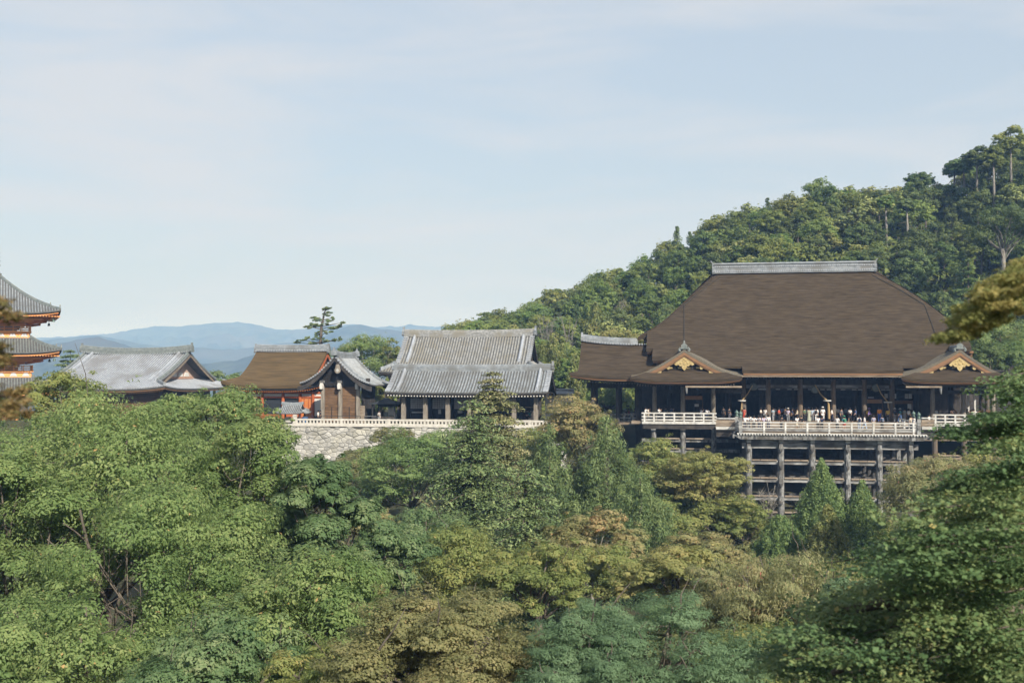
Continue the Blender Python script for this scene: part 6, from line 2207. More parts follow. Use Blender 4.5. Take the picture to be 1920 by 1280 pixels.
tree('broadleaf_tree', 'green shrub seen under the bark roofed corridor', 'tree', 1140, 722, 156, mk_broad(45, 60, 3.2, 9000, 'green', 8, 10), TB, 70)
tree('cedar_tree', 'golden green cedar on the slope above the tiled corridor', 'tree', 1118, 565, 205, mk_cone(38, 12000, 'cypress_gold', 'cedar', 3.2, .5, 90), TB, 71)
tree('broadleaf_tree', 'yellow tinted tree just above the bark roofed corridor', 'tree', 1165, 612, 178, mk_broad(42, 50, 3.2, 9000, 'yellow', 8, 10), TB, 72)
tree('bare_tree', 'grey leafless tree on the slope above the tiled corridor', 'tree', 1025, 585, 196, mk_bare(30, 'bark_pale', 220, .12), TB, 73)
tree('bare_tree', 'second grey leafless tree beside the golden cedar', 'tree', 1066, 590, 194, mk_bare(20, 'bark_pale', 140, .1), TB, 74)
tree('bare_tree', 'small grey leafless tree high on the slope beside the great roof', 'tree', 1166, 558, 216, mk_bare(20, 'bark_pale', 160, .1), TB, 75)
tree('pine_tree', 'leaning pine at the low end of the hill skyline', 'tree', 910, 585, 225, mk_pads(26, 5000, 'conifer', 8, 3.0, tr=.2, flat=.3, bot=.35), TB, 76)
tree('broadleaf_tree', 'bushy green tree beside the east gable of the great hall', 'tree', 1872, 585, 158, mk_broad(70, 170, 3.6, 26000, 'green', 12, 13), TB, 77)
tree('broadleaf_tree', 'dark tree between the great roof and the maple spray', 'tree', 1850, 640, 150, mk_broad(40, 90, 3.4, 9000, 'hill_dark', 9, 11), TB, 78)
tree('fir_tree', 'pale green fir above the end of the great roof', 'tree', 1815, 480, 182, mk_fir(44, 12000, 'cypress', 16, 7, 3.4, .7, .1), TB, 79)
tree('fir_tree', 'dense green fir behind the golden maple spray', 'tree', 1880, 375, 196, mk_broad(58, 110, 3.4, 14000, 'hill_dark', 10, 12, bark='bark_pale', trunk_r=.4), TB, 80)

# --- tall bare-stemmed pines on the hill's shoulder
TP = 'tall bare stemmed pines on the hill'
for i, (px, py, cr, w_, yy, lab) in enumerate((
        (1895, 236, 70, 34, 236, 'tallest bare stemmed pine at the top of the hill'),
        (1832, 272, 52, 26, 240, 'bare stemmed pine with a pale straight trunk below the hilltop'),
        (1862, 270, 58, 24, 232, 'bare stemmed pine standing next to the tallest one'),
        (1805, 292, 46, 22, 246, 'pine with the shortest crown on the hill shoulder'),
        (1790, 300, 40, 20, 250, 'outermost pine of the hilltop row against the sky'),
        (1722, 320, 50, 26, 250, 'round headed pine alone on the skyline'),
        (1660, 366, 30, 14, 226, 'thin pale stemmed pine on the mid slope above the great ridge'),
        (1700, 372, 34, 16, 224, 'thin pine with broken side branches on the mid slope'))):
    def mk(rg, H, m, cr=cr, w_=w_):
        tb = MB()
        Hc = cr * m
        tb.tube([(0, 0, -1), (rg.uniform(-.3, .3), 0, H * .5), (0, 0, H * .96)], [.34, .26, .06], 7)
        for q in range(9):
            a, h = rg.uniform(0, 6.28), rg.uniform(.45, .8)
            l = rg.uniform(.8, 2.2)
            tb.tube([(0, 0, H * h), (math.cos(a) * l, math.sin(a) * l, H * h - .3)], [.05, .015], 4)
        C, A, subs, S = broad_parts(rg, H, w_ * m, H - Hc, 9, 11, .6)
        L = 3.2 * m
        return {'trunk': tb, 'crowns': [('crown', leaf_mesh('crown', rg, C, A, 9000, L, L * .5, LF['hill_dark' if i % 2 else 'hill'], S=S))], 'bark': M['bark_pale']}
    tree('pine_tree', lab, 'tree', px, py, yy, mk, TP, 90 + i)

# --- the wooded hill: trees one by one
HG = 'trees of the wooded hillside'
rg = np.random.default_rng(77)


def hill_proto(kind, i):
    r2 = np.random.default_rng(200 + i)
    tb = MB()
    if kind == 'round':
        H, Rad = 9.0, 3.6
        C, A, subs, S = broad_parts(r2, H, Rad, 2.2, 9, 10, .7, clr=(.28, .46))
        me = leaf_mesh('crown', r2, C, A, 6400, .32, .2, LF['hill'], S=S, jit=.3)
        limbs(tb, r2, H, .2, 3.4, [tuple(s[0]) for s in subs[:5]], n=6)
    elif kind == 'dark':
        H, Rad = 9.5, 3.0
        C, A, subs, S = broad_parts(r2, H, Rad, 1.2, 10, 9, .9, clr=(.28, .46))
        me = leaf_mesh('crown', r2, C, A, 6200, .32, .18, LF['hill_dark'], S=S, jit=.3)
        limbs(tb, r2, H, .2, 3.0, [tuple(s[0]) for s in subs[:4]], n=6)
    elif kind == 'brown':
        H, Rad = 8.0, 3.8
        C, A, subs, S = broad_parts(r2, H, Rad, 2.5, 10, 10, .55, clr=(.28, .44))
        me = leaf_mesh('crown', r2, C, A, 5400, .34, .2, LF['hill_brown'], S=S)
        limbs(tb, r2, H, .2, 3.4, [tuple(s[0]) for s in subs[:5]], n=6)
    else:
        H, Rad = 10.5, 2.3
        C, A = [], []
        for h in np.linspace(.12, .98, 34):
            for q in range(3):
                a = r2.uniform(0, 6.28)
                rr = Rad * (1 - h) ** .7
                C.append((rr * .75 * math.cos(a), rr * .75 * math.sin(a), h * H))
                s = .35 + .55 * (1 - h)
                A.append(ell(s * 1.1, s, s * .8, a))
        me = leaf_mesh('crown', r2, C, A, 4600, .36, .16, LF['hill_dark'], droop=.5)
        tb.tube([(0, 0, -1), (0, 0, H * .95)], [.2, .04], 6)
    me2 = bpy.data.meshes.new('trunk')
    me2.from_pydata(tb.v, [], tb.f)
    me2.materials.append(M['bark'])
    return me, me2


protos = [(k, *hill_proto(k, i)) for i, k in enumerate(['round', 'round', 'round', 'dark', 'dark', 'brown', 'conical'])]
HL = {'round': 'leafy green tree', 'dark': 'dark dense evergreen', 'brown': 'olive tinted tree', 'conical': 'conical conifer'}
HN = {'round': 'broadleaf_tree', 'dark': 'evergreen_tree', 'brown': 'chinquapin_tree', 'conical': 'conifer_tree'}
cand = []
for yy in np.arange(171, 274, 6.0):
    xa, xb = X(850, yy), X(1990, yy)
    for xx in np.arange(xa, xb, 5.0):
        x, y = xx + rg.uniform(-2.4, 2.4), yy + rg.uniform(-2.6, 2.6)
        s = rg.uniform(.66, 1.08)
        z = gz(x, y)
        if z < 10.0: continue
        px, py = proj(x, y, z + 8.5 * s)
        if px < 845: continue
        # skip what the great roof hides
        rl = np.interp(py, [500, 625], [1350, 1215]) if py < 625 else 1090
        rr = np.interp(py, [500, 625], [1630, 1820])
        if py > 505 and rl < px < rr: continue
        if py > 700 or px > 1960: continue
        if 860 < px < 1002 and py > 632: continue
        cand.append((y, x, z, s, px, py))
cand.sort()
if len(cand) > 410:
    keep = np.linspace(0, len(cand) - 1, 410).astype(int)
    cand = [cand[i] for i in keep]
for (y, x, z, s, px, py) in cand:
    pr = np.array([.2, .2, .15, .13, .12, .12, .08])
    if px > 1560: pr = np.array([.12, .1, .08, .24, .24, .08, .14])
    if 1440 < px < 1640 and py < 420: pr = np.array([.14, .12, .1, .06, .06, .5, .02])
    k, me, tr = protos[rg.choice(7, p=pr / pr.sum())]
    sky_y = np.interp(px, [q[0] for q in SKYLINE], [q[1] for q in SKYLINE])
    where_y = 'on the skyline' if py < sky_y + 16 else 'just under the skyline' if py < sky_y + 48 else 'on the mid slope' if py < sky_y + 110 else 'low on the slope'
    where_x = next(w for lim, w in ((960, 'over the tall tiled hall'), (1090, 'over the end of the tiled corridor'), (1210, 'over the bark roofed corridor'), (1345, "beside the great roof's west hip"),
                                    (1490, 'over the west half of the great ridge'), (1640, 'over the east half of the great ridge'), (1780, "beside the great roof's east hip"), (9999, 'below the tall pines')) if px < lim)
    size = 'small ' if s < .86 else 'large ' if s > 1.02 else ''
    t = E(HN[k], f"{size}{HL[k]} {where_y} {where_x}", 'tree', (x, y, z - .2), HG)
    t.scale = (s * rg.uniform(.9, 1.15), s * rg.uniform(.9, 1.15), s)
    t.rotation_euler = (rg.uniform(-.06, .06), rg.uniform(-.06, .06), rg.uniform(0, 6.28))
    obj('crown', me, t)
    obj('trunk', tr, t)
print('HILL TREES', len(cand))
# trees just beyond the picture's edge, beside the hall and the near slope
for i, (px, y) in enumerate(((1950, 128), (2010, 140), (2080, 122), (2050, 158), (1985, 112), (2150, 140), (2140, 104), (2010, 92), (2230, 125), (-70, 96), (-140, 80), (-60, 118), (-190, 110))):
    k, me, tr = protos[(0, 3, 1, 5, 2)[i % 5]]
    x = X(px, y)
    s = 1.0 + .35 * rg.random()
    t = E(HN[k], f"{HL[k]} beyond the {'east' if px > 0 else 'west'} edge of the view", 'tree', (x, y, gz(x, y) - .2), 'trees beyond the edges of the view')
    t.scale = (s, s, s)
    t.rotation_euler = (0, 0, rg.uniform(0, 6.28))
    obj('crown', me, t)
    obj('trunk', tr, t)
# scrub that covers the soil under the hill trees
n = 26000
x = rg.uniform(X(830, 260), X(2000, 262), n)
y = rg.uniform(168, 285, n)
z = ground_z(x, y)
ok = z > 9
C = np.stack([x, y, z + .6], 1)[ok]
m_ = len(C)
us = quads('undergrowth', np.repeat(C, 4, 0) + rg.normal(size=(m_ * 4, 3)) * np.array([.55, .55, .5]), rg.random(m_), LF['hill'])
uo = bpy.data.objects.new('undergrowth', us)
COL.objects.link(uo)
tag(uo, 'dark leafy undergrowth covering the hillside soil', kind='stuff')
# valley undergrowth
cl, ax = [], []
for i in range(900):
    y = rg.uniform(26, 131)
    px = rg.uniform(-500, 2500)
    x = X(px, y)
    if y > 121 and X(1180, 124) < x < X(1905, 138): continue
    r_ = rg.uniform(.7, 1.7)
    cl.append((x, y, gz(x, y) + r_ * .5))
    ax.append(ell(r_, r_, r_ * .8))
me = leaf_mesh('undergrowth', rg, cl, ax, 80000, .34, .2, LF['scrub'])
uo = bpy.data.objects.new('undergrowth', me)
COL.objects.link(uo)
tag(uo, 'low leafy undergrowth on the valley floor between the trees', kind='stuff')

# --- maple boughs close to the camera
def sprays(rg, poly, n, ya, yb, sz, tilt=.12, thick=.16):
    """flat layered sprays of leaves inside an outline that the boughs reach"""
    C, A = [], []
    x0, x1 = min(p[0] for p in poly), max(p[0] for p in poly)
    y0, y1 = min(p[1] for p in poly), max(p[1] for p in poly)
    while len(C) < n:
        px, py = rg.uniform(x0, x1), rg.uniform(y0, y1)
        if not poly_in(px, py, poly): continue
        c = at(px, py, rg.uniform(ya, yb))
        s = sz * rg.uniform(.6, 1.25)
        C.append(tuple(c))
        A.append(ell(s * 1.25, s * .9, s * thick + .02, math.pi + rg.normal() * .5, -tilt + rg.normal() * .12))
    return C, A


rg = np.random.default_rng(301)
dk = [(1960, 668), (1895, 700), (1862, 712), (1850, 735), (1872, 760), (1835, 775), (1805, 800), (1790, 822), (1812, 838), (1850, 850), (1960, 850)]
dk2 = [(1960, 862), (1905, 858), (1850, 872), (1800, 890), (1770, 905), (1742, 935), (1722, 960), (1702, 985), (1660, 1010), (1620, 1030), (1590, 1042), (1585, 1060), (1622, 1075),
       (1600, 1095), (1575, 1120), (1545, 1135), (1500, 1165), (1455, 1185), (1432, 1210), (1440, 1235), (1480, 1262), (1500, 1300), (1960, 1300)]
tx, ty = X(2320, 15), 15.0
mt_ = E('maple_tree', 'dark green maple close to the viewer with boughs sweeping over the valley', 'tree', (tx, ty, gz(tx, ty)))
org = ORG[mt_.name]
C, A = sprays(rg, dk, 60, 12.5, 15.5, .34)
C2, A2 = sprays(rg, dk2, 420, 11.0, 17.0, .40)
Call, Aall = np.array(C + C2) - np.array(org), np.array(A + A2)
obj('crown', leaf_mesh('crown', rg, Call, Aall, 150000, .046, .034, LF['maple_dark'], up=0, droop=.25, shell=.1, mixn=.25, jit=.4, upn=1.0), mt_)
tb = MB()
o_ = lambda px, py, y: tuple(at(px, py, y) - org)
tb.tube([(0, 0, -1), (.1, 0, 2.5), (.0, .1, 5.0), o_(2280, 820, 15), o_(2260, 600, 15)], [.34, .28, .24, .2, .14], 9)
for pts in ([(2290, 980, 15), (2080, 1000, 14.5), (1900, 1010, 14), (1840, 1022, 13.6), (1770, 1040, 13.2), (1690, 1075, 13)],
            [(2290, 1040, 15), (2000, 1120, 13.5), (1800, 1165, 13), (1690, 1195, 12.5), (1640, 1225, 12.3), (1560, 1262, 12.2)],
            [(2285, 900, 15), (2050, 930, 15.5), (1930, 940, 15.6), (1850, 965, 15.4), (1760, 985, 15.2)],
            [(2280, 850, 15), (2050, 800, 14.4), (1900, 790, 14), (1830, 812, 13.8)],
            [(2290, 1100, 15), (2100, 1200, 14), (1900, 1230, 13.6), (1780, 1270, 13.3)],
            [(1900, 1010, 14), (1850, 985, 13.9), (1800, 975, 13.7)], [(1800, 1165, 13), (1740, 1150, 12.8), (1650, 1130, 12.6), (1560, 1150, 12.4)]):
    P_ = [o_(*p) for p in pts]
    k = len(P_)
    tb.tube(P_, [.11 * (1 - i / k) + .014 for i in range(k)], 6)
for i in range(150):
    j = rg.integers(len(Call))
    c = Call[j]
    tb.tube([tuple(c + np.array([.3, rg.uniform(-.1, .1), .05])), tuple(c), tuple(c + np.array([-.25, rg.uniform(-.1, .1), -.05]))], [.012, .009, .004], 4, cap=False)
m2 = MB()
m2.add(tb, Matrix.Translation(org))
m2.build('trunk', M['bark'], mt_, smooth=True, recalc=False)

gd = [(1960, 470), (1915, 495), (1870, 520), (1838, 535), (1822, 560), (1795, 590), (1778, 615), (1766, 636), (1785, 645), (1830, 622), (1872, 606), (1905, 585), (1960, 575)]
tx, ty = X(2230, 7), 7.0
mg = E('maple_tree', 'golden tinged maple spray hanging above the wing roof from outside the view', 'tree', (tx, ty, gz(tx, ty)))
org = ORG[mg.name]
C, A = sprays(rg, gd, 200, 7.3, 9.2, .085)
Cg = np.array(C) - np.array(org)
obj('crown', leaf_mesh('crown', rg, Cg, np.array(A), 24000, .026, .019, LF['maple_gold'], up=0, droop=.25, shell=.1, mixn=.25, jit=.45, upn=.9), mg)
tb = MB()
tb.tube([(0, 0, -1), (0, 0, 2), o_(2215, 700, 7), o_(2200, 480, 7)], [.14, .12, .09, .06], 8)
for pts in ([(2205, 520, 7), (2000, 540, 8.6), (1900, 548, 8.6), (1830, 585, 8.6), (1785, 628, 8.6)], [(2000, 540, 8.6), (1900, 520, 8.6), (1850, 540, 8.6)]):
    P_ = [o_(*p) for p in pts]
    tb.tube(P_, [.016 * (1 - i / len(P_)) + .003 for i in range(len(P_))], 5)
m2 = MB()
m2.add(tb, Matrix.Translation(org))
m2.build('trunk', M['bark'], mg, smooth=True, recalc=False)

tx, ty = X(-260, 6), 6.0
ml = E('maple_tree', 'blurred brown green maple sprig hanging in beside the pagoda', 'tree', (tx, ty, gz(tx, ty)))
org = ORG[ml.name]
C, A = [], []
for poly, n_ in (([(-60, 550), (6, 556), (18, 572), (38, 586), (46, 598), (20, 596), (-60, 598)], 20), ([(-60, 625), (4, 632), (12, 650), (18, 672), (22, 688), (4, 696), (-60, 700)], 22),
                 ([(-60, 722), (18, 724), (36, 734), (48, 748), (58, 762), (50, 778), (26, 786), (-60, 792)], 34)):
    c, a = sprays(rg, poly, n_, 5.4, 6.6, .062)
    C += c
    A += a
Cl = np.array(C) - np.array(org)
obj('crown', leaf_mesh('crown', rg, Cl, np.array(A), 9000, .020, .0145, LF['maple_brown'], up=0, droop=.25, shell=.1, mixn=.25, jit=.45, upn=.9), ml)
tb = MB()
tb.tube([(0, 0, -1), (0, 0, 1.2), o_(-250, 720, 6), o_(-245, 560, 6)], [.12, .10, .07, .05], 8)
for pts in ([(-248, 600, 6), (-120, 570, 6), (0, 576, 6), (44, 592, 6)], [(-250, 650, 6), (-100, 640, 6), (10, 660, 6)], [(-250, 720, 6), (-80, 730, 6), (20, 745, 6), (52, 770, 6)]):
    tb.tube([o_(*p) for p in pts], [.02, .013, .008, .004][:len(pts)], 5)
m2 = MB()
m2.add(tb, Matrix.Translation(org))
m2.build('trunk', M['bark'], ml, smooth=True, recalc=False)

# ---------------------------------------------------------------- people
def skin_mesh(name, verts, edges, radii, root=0, sub=1):
    me = bpy.data.meshes.new(name)
    me.from_pydata(verts, edges, [])
    o = bpy.data.objects.new('tmp_body', me)
    COL.objects.link(o)
    o.modifiers.new('skin', 'SKIN')
    if sub:
        s = o.modifiers.new('sub', 'SUBSURF')
        s.levels = s.render_levels = sub
    sv = me.skin_vertices[0].data
    for i, r in enumerate(radii):
        sv[i].radius = (r, r) if not hasattr(r, '__len__') else r
        sv[i].use_root = (i == root)
    dg = bpy.context.evaluated_depsgraph_get()
    out = bpy.data.meshes.new_from_object(o.evaluated_get(dg))
    out.name = name
    bpy.data.objects.remove(o)
    bpy.data.meshes.remove(me)
    out.polygons.foreach_set('use_smooth', [True] * len(out.polygons))
    return out


def V3(*a): return np.array(a, float)


def pose(arms, legs, bend=0.0, seat=False):
    """joints of a standing figure facing -y; arms: per side (elbow, wrist) offsets from the shoulder; legs: forward step of each foot"""
    J = {}
    if seat:
        pz = .50
        J['pel'] = V3(0, 0, pz)
    else:
        J['pel'] = V3(0, 0, .93)
    up = lambda h: J['pel'] + V3(0, -math.sin(bend) * h, math.cos(bend) * h)
    J['wai'], J['che'], J['nec'] = up(.17), up(.40), up(.56)
    J['hed'] = up(.66) + V3(0, -.02, 0)
    J['top'] = up(.77) + V3(0, -.01, 0)
    for s, k in ((-1, 'l'), (1, 'r')):
        J['sh' + k] = up(.47) + V3(s * .175, 0, 0)
        e, w = arms[k]
        J['el' + k] = J['sh' + k] + V3(s * abs(e[0]), e[1], e[2])
        J['wr' + k] = J['el' + k] + V3(s * w[0], w[1], w[2])
        d = J['wr' + k] - J['el' + k]
        J['ha' + k] = J['wr' + k] + d / np.linalg.norm(d) * .13
        J['hi' + k] = J['pel'] + V3(s * .09, 0, -.05)
        st = legs[k]
        if seat:
            J['kn' + k] = J['hi' + k] + V3(s * .03, -.42, .03)
            J['an' + k] = J['kn' + k] + V3(0, -.03, -.40)
        else:
            J['kn' + k] = V3(s * .10, -st * .5 - .02, .50)
            J['an' + k] = V3(s * .10, -st, .09 + (.06 if st < -.1 else 0))
        J['to' + k] = J['an' + k] + V3(s * .03, -.16, -.05)
    return J


DOWN = ((.05, .02, -.28), (.0, -.08, -.24))
BENT = ((.06, .0, -.27), (-.06, -.22, .02))
PHONE = ((.04, -.18, -.20), (-.08, -.14, .22))
RAIL = ((.06, -.16, -.22), (.0, -.24, -.04))
WIDE = ((.22, -.05, -.06), (.22, -.05, .10))
POINT = ((.10, -.22, -.02), (.04, -.24, .06))
POSES = {
    'stand': pose({'l': DOWN, 'r': DOWN}, {'l': .02, 'r': -.02}),
    'walk': pose({'l': ((.05, .10, -.26), (0, .0, -.24)), 'r': ((.05, -.10, -.26), (0, -.16, -.18))}, {'l': .26, 'r': -.24}),
    'phone': pose({'l': PHONE, 'r': PHONE}, {'l': .05, 'r': -.03}),
    'rail': pose({'l': RAIL, 'r': RAIL}, {'l': .06, 'r': -.06}, .28),
    'bag': pose({'l': BENT, 'r': DOWN}, {'l': .04, 'r': -.06}),
    'wide': pose({'l': WIDE, 'r': WIDE}, {'l': .05, 'r': -.03}),
    'point': pose({'l': DOWN, 'r': POINT}, {'l': .06, 'r': -.04}),
    'sit': pose({'l': ((.05, -.10, -.24), (0, -.22, -.06)), 'r': ((.05, -.10, -.24), (0, -.22, -.06))}, {'l': 0, 'r': 0}, .18, True),
}


def chain(J, names, rad):
    return names, rad


def build_from(J, chains, name, root, rad, sub=1):
    idx, verts, edges, radii = {}, [], [], []
    for ch in chains:
        for a in ch:
            if a not in idx:
                idx[a] = len(verts)
                verts.append(tuple(J[a]))
                radii.append(rad[a])
        for a, c in zip(ch, ch[1:]): edges.append((idx[a], idx[c]))
    return skin_mesh(name, verts, edges, radii, idx[root], sub)


BR = {'pel': .135, 'wai': .115, 'che': .135, 'nec': .055, 'hed': .088, 'top': .078}
for k in 'lr':
    BR.update({'sh' + k: .066, 'el' + k: .044, 'wr' + k: .032, 'ha' + k: .036, 'hi' + k: .088, 'kn' + k: .058, 'an' + k: .038, 'to' + k: .036})
GR = {k: v * 1.18 + .012 for k, v in BR.items()}
CM = {}


def cmat(c):
    c = tuple(c)
    if c not in CM: CM[c] = pmat('cloth', c, tuple(min(1, x * 1.12 + .01) for x in c), scale=6, rough=.9, spec=.1)
    return CM[c]


SKIN = pmat('skin', (.50, .31, .22), rough=.6)
HAIR = pmat('hair', (.018, .015, .014), rough=.5)
HAIR_BR = pmat('hair_brown', (.07, .04, .025), rough=.5)
LIB = {}
for pn, J in POSES.items():
    d = {}
    d['body'] = build_from(J, [['pel', 'wai', 'che', 'nec', 'hed', 'top']] + [['che', 'sh' + k, 'el' + k, 'wr' + k, 'ha' + k] for k in 'lr'] + [['pel', 'hi' + k, 'kn' + k, 'an' + k, 'to' + k] for k in 'lr'], 'body', 'pel', BR)
    d['shirt'] = build_from(J, [['pel', 'wai', 'che']] + [['che', 'sh' + k, 'el' + k] for k in 'lr'], 'shirt', 'pel', GR)
    d['long'] = build_from(J, [['pel', 'wai', 'che']] + [['che', 'sh' + k, 'el' + k, 'wr' + k] for k in 'lr'], 'shirt', 'pel', GR)
    d['trousers'] = build_from(J, [['pel', 'hi' + k, 'kn' + k, 'an' + k] for k in 'lr'], 'trousers', 'pel', {**GR, 'pel': .15})
    d['shorts'] = build_from(J, [['pel', 'hi' + k, 'kn' + k] for k in 'lr'], 'shorts', 'pel', {**GR, 'pel': .15})

    def cone(z1, r1, nm, J=J):
        m2 = MB()
        p, w = J['pel'], J['wai']
        fx = (J['anl'] + J['anr']) / 2
        pts = [w + V3(0, 0, .05), p, p * .5 + V3(fx[0], fx[1], z1 + (p[2] - z1) * .5) * .5 + V3(0, 0, 0), V3(fx[0], fx[1], z1)]
        pts[2] = np.array([pts[2][0], pts[2][1], (p[2] + z1) / 2])
        m2.tube([tuple(q) for q in pts], [.135, .17, (.17 + r1) / 2, r1], 12)
        me = bpy.data.meshes.new(nm)
        me.from_pydata(m2.v, [], m2.f)
        return me
    d['skirt'] = cone(.52, .24, 'skirt')
    d['dress'] = cone(.14, .27, 'dress')
    m2 = MB()
    h = J['hed']
    t = J['top']
    ax = (t - h) / np.linalg.norm(t - h)
    m2.tube([tuple(h + V3(0, .03, -.10)), tuple(h + V3(0, .035, -.02)), tuple(h + V3(0, .02, .05)), tuple(t + V3(0, .0, .04)), tuple(t + V3(0, 0, .085))], [.07, .098, .112, .10, .04], 10)
    me = bpy.data.meshes.new('hair')
    me.from_pydata(m2.v, [], m2.f)
    me.polygons.foreach_set('use_smooth', [True] * len(me.polygons))
    d['hair'] = me
    m2 = MB()
    q = t + V3(0, 0, -.01)
    m2.tube([tuple(q + V3(0, 0, -.015)), tuple(q), tuple(q + V3(0, 0, .02)), tuple(q + V3(0, 0, .09)), tuple(q + V3(0, 0, .11))], [.20, .21, .12, .105, .05], 14)
    me = bpy.data.meshes.new('hat')
    me.from_pydata(m2.v, [], m2.f)
    d['hat'] = me
    m2 = MB()
    b_ = J['che'] + V3(0, .20, -.10)
    m2.tube([tuple(b_ + V3(0, 0, -.22)), tuple(b_ + V3(0, .02, -.16)), tuple(b_ + V3(0, .0, .12)), tuple(b_ + V3(0, -.03, .19))], [.09, .145, .125, .06], 8)
    me = bpy.data.meshes.new('backpack')
    me.from_pydata(m2.v, [], m2.f)
    d['backpack'] = me
    LIB[pn] = d


def person(px, y, z, label, top, bot, po='stand', face=0, low='trousers', up='shirt', hat=None, pack=None, hair=HAIR, group=None, s=1.0, dress=False):
    p = E('person', label, 'person', (X(px, y), y, z), group, R(face))
    p.scale = (s, s, s)
    d = LIB[po]

    def put(nm, me, mt):
        o = bpy.data.objects.new(nm, me)
        COL.objects.link(o)
        o.parent = p
        if not me.materials: me.materials.append(mt)
        o.material_slots[0].link = 'OBJECT'
        o.material_slots[0].material = mt
        return o
    put('body', d['body'], SKIN)
    put(up if up == 'shirt' else 'shirt', d[up], cmat(top))
    put(low, d[low], cmat(bot))
    put('hair', d['hair'], hair)
    if hat: put('hat', d['hat'], cmat(hat))
    if pack: put('backpack', d['backpack'], cmat(pack))
    return p


WH, NV, BK, GY, BG = (.74, .74, .75), (.03, .04, .09), (.03, .03, .035), (.30, .31, .33), (.55, .48, .38)
BL, RD, TE, OR_, GN, LI, SG, PU, TN = (.10, .17, .34), (.48, .08, .05), (.05, .22, .24), (.75, .27, .03), (.07, .26, .15), (.52, .48, .62), (.42, .44, .36), (.30, .22, .55), (.46, .37, .26)
G1, G2, G3_, G4 = 'visitors along the stage railing', 'visitors walking on the stage', 'visitors under the hall roof', 'visitors on the side galleries'
S1, S2 = ST_Z, FLOOR_Z
A_ = 126.1
for a in (
    # at the railing
    (1396, A_, S1, 'person in a white shirt at the railing corner, closest to the green bronze finial', WH, NV, 'rail', 160),
    (1403, A_ + .5, S1, 'person in a white shirt second along the railing from the bronze finial', WH, GY, 'rail', 20),
    (1413, A_, S1, 'person in white leaning on the railing, third from the corner', WH, BK, 'rail', 0),
    (1423, A_ + .3, S1, 'dark haired person in white bowing over the railing, fourth from the corner', (.66, .66, .70), NV, 'rail', -30),
    (1431, A_ + .2, S1, 'person in a pale lilac shirt at the railing beside the tall person in white', LI, BK, 'rail', 10),
    (1493, A_ + .4, S1, 'person in white top and beige skirt at the railing below the lilac shirt', WH, BG, 'rail', 20, 'skirt'),
    (1502, A_ + .2, S1, 'person in dark top with a red backpack at the railing', BK, TN, 'bag', 0, 'trousers', 'shirt', None, RD),
    (1533, A_ + .1, S1, 'person in white with dark trousers at the middle of the railing', WH, BK, 'stand', 180),
    (1540, A_ + .3, S1, 'person in a navy top at the railing in front of the couple in white', NV, BK, 'rail', 0),
    (1569, A_ + .2, S1, 'person in a loose white shirt at the railing beside the green backpack', WH, BK, 'bag', 150),
    (1582, A_ + .1, S1, 'person with a green backpack and red shorts at the railing', TE, RD, 'stand', 200, 'shorts', 'shirt', GN, GN),
    (1464, A_ + .3, S1, 'person in black stooping at the railing under the red shirt', BK, BK, 'rail', 30),
    (1712, A_ + .6, S1, 'person in a white shirt in the far corner of the stage railing', WH, GY, 'point', -60),
    (1707, A_ + 1.6, S1, 'person in beige in the far corner of the stage behind the white shirt', BG, BK, 'stand', 30),
): person(*a, group=G1)
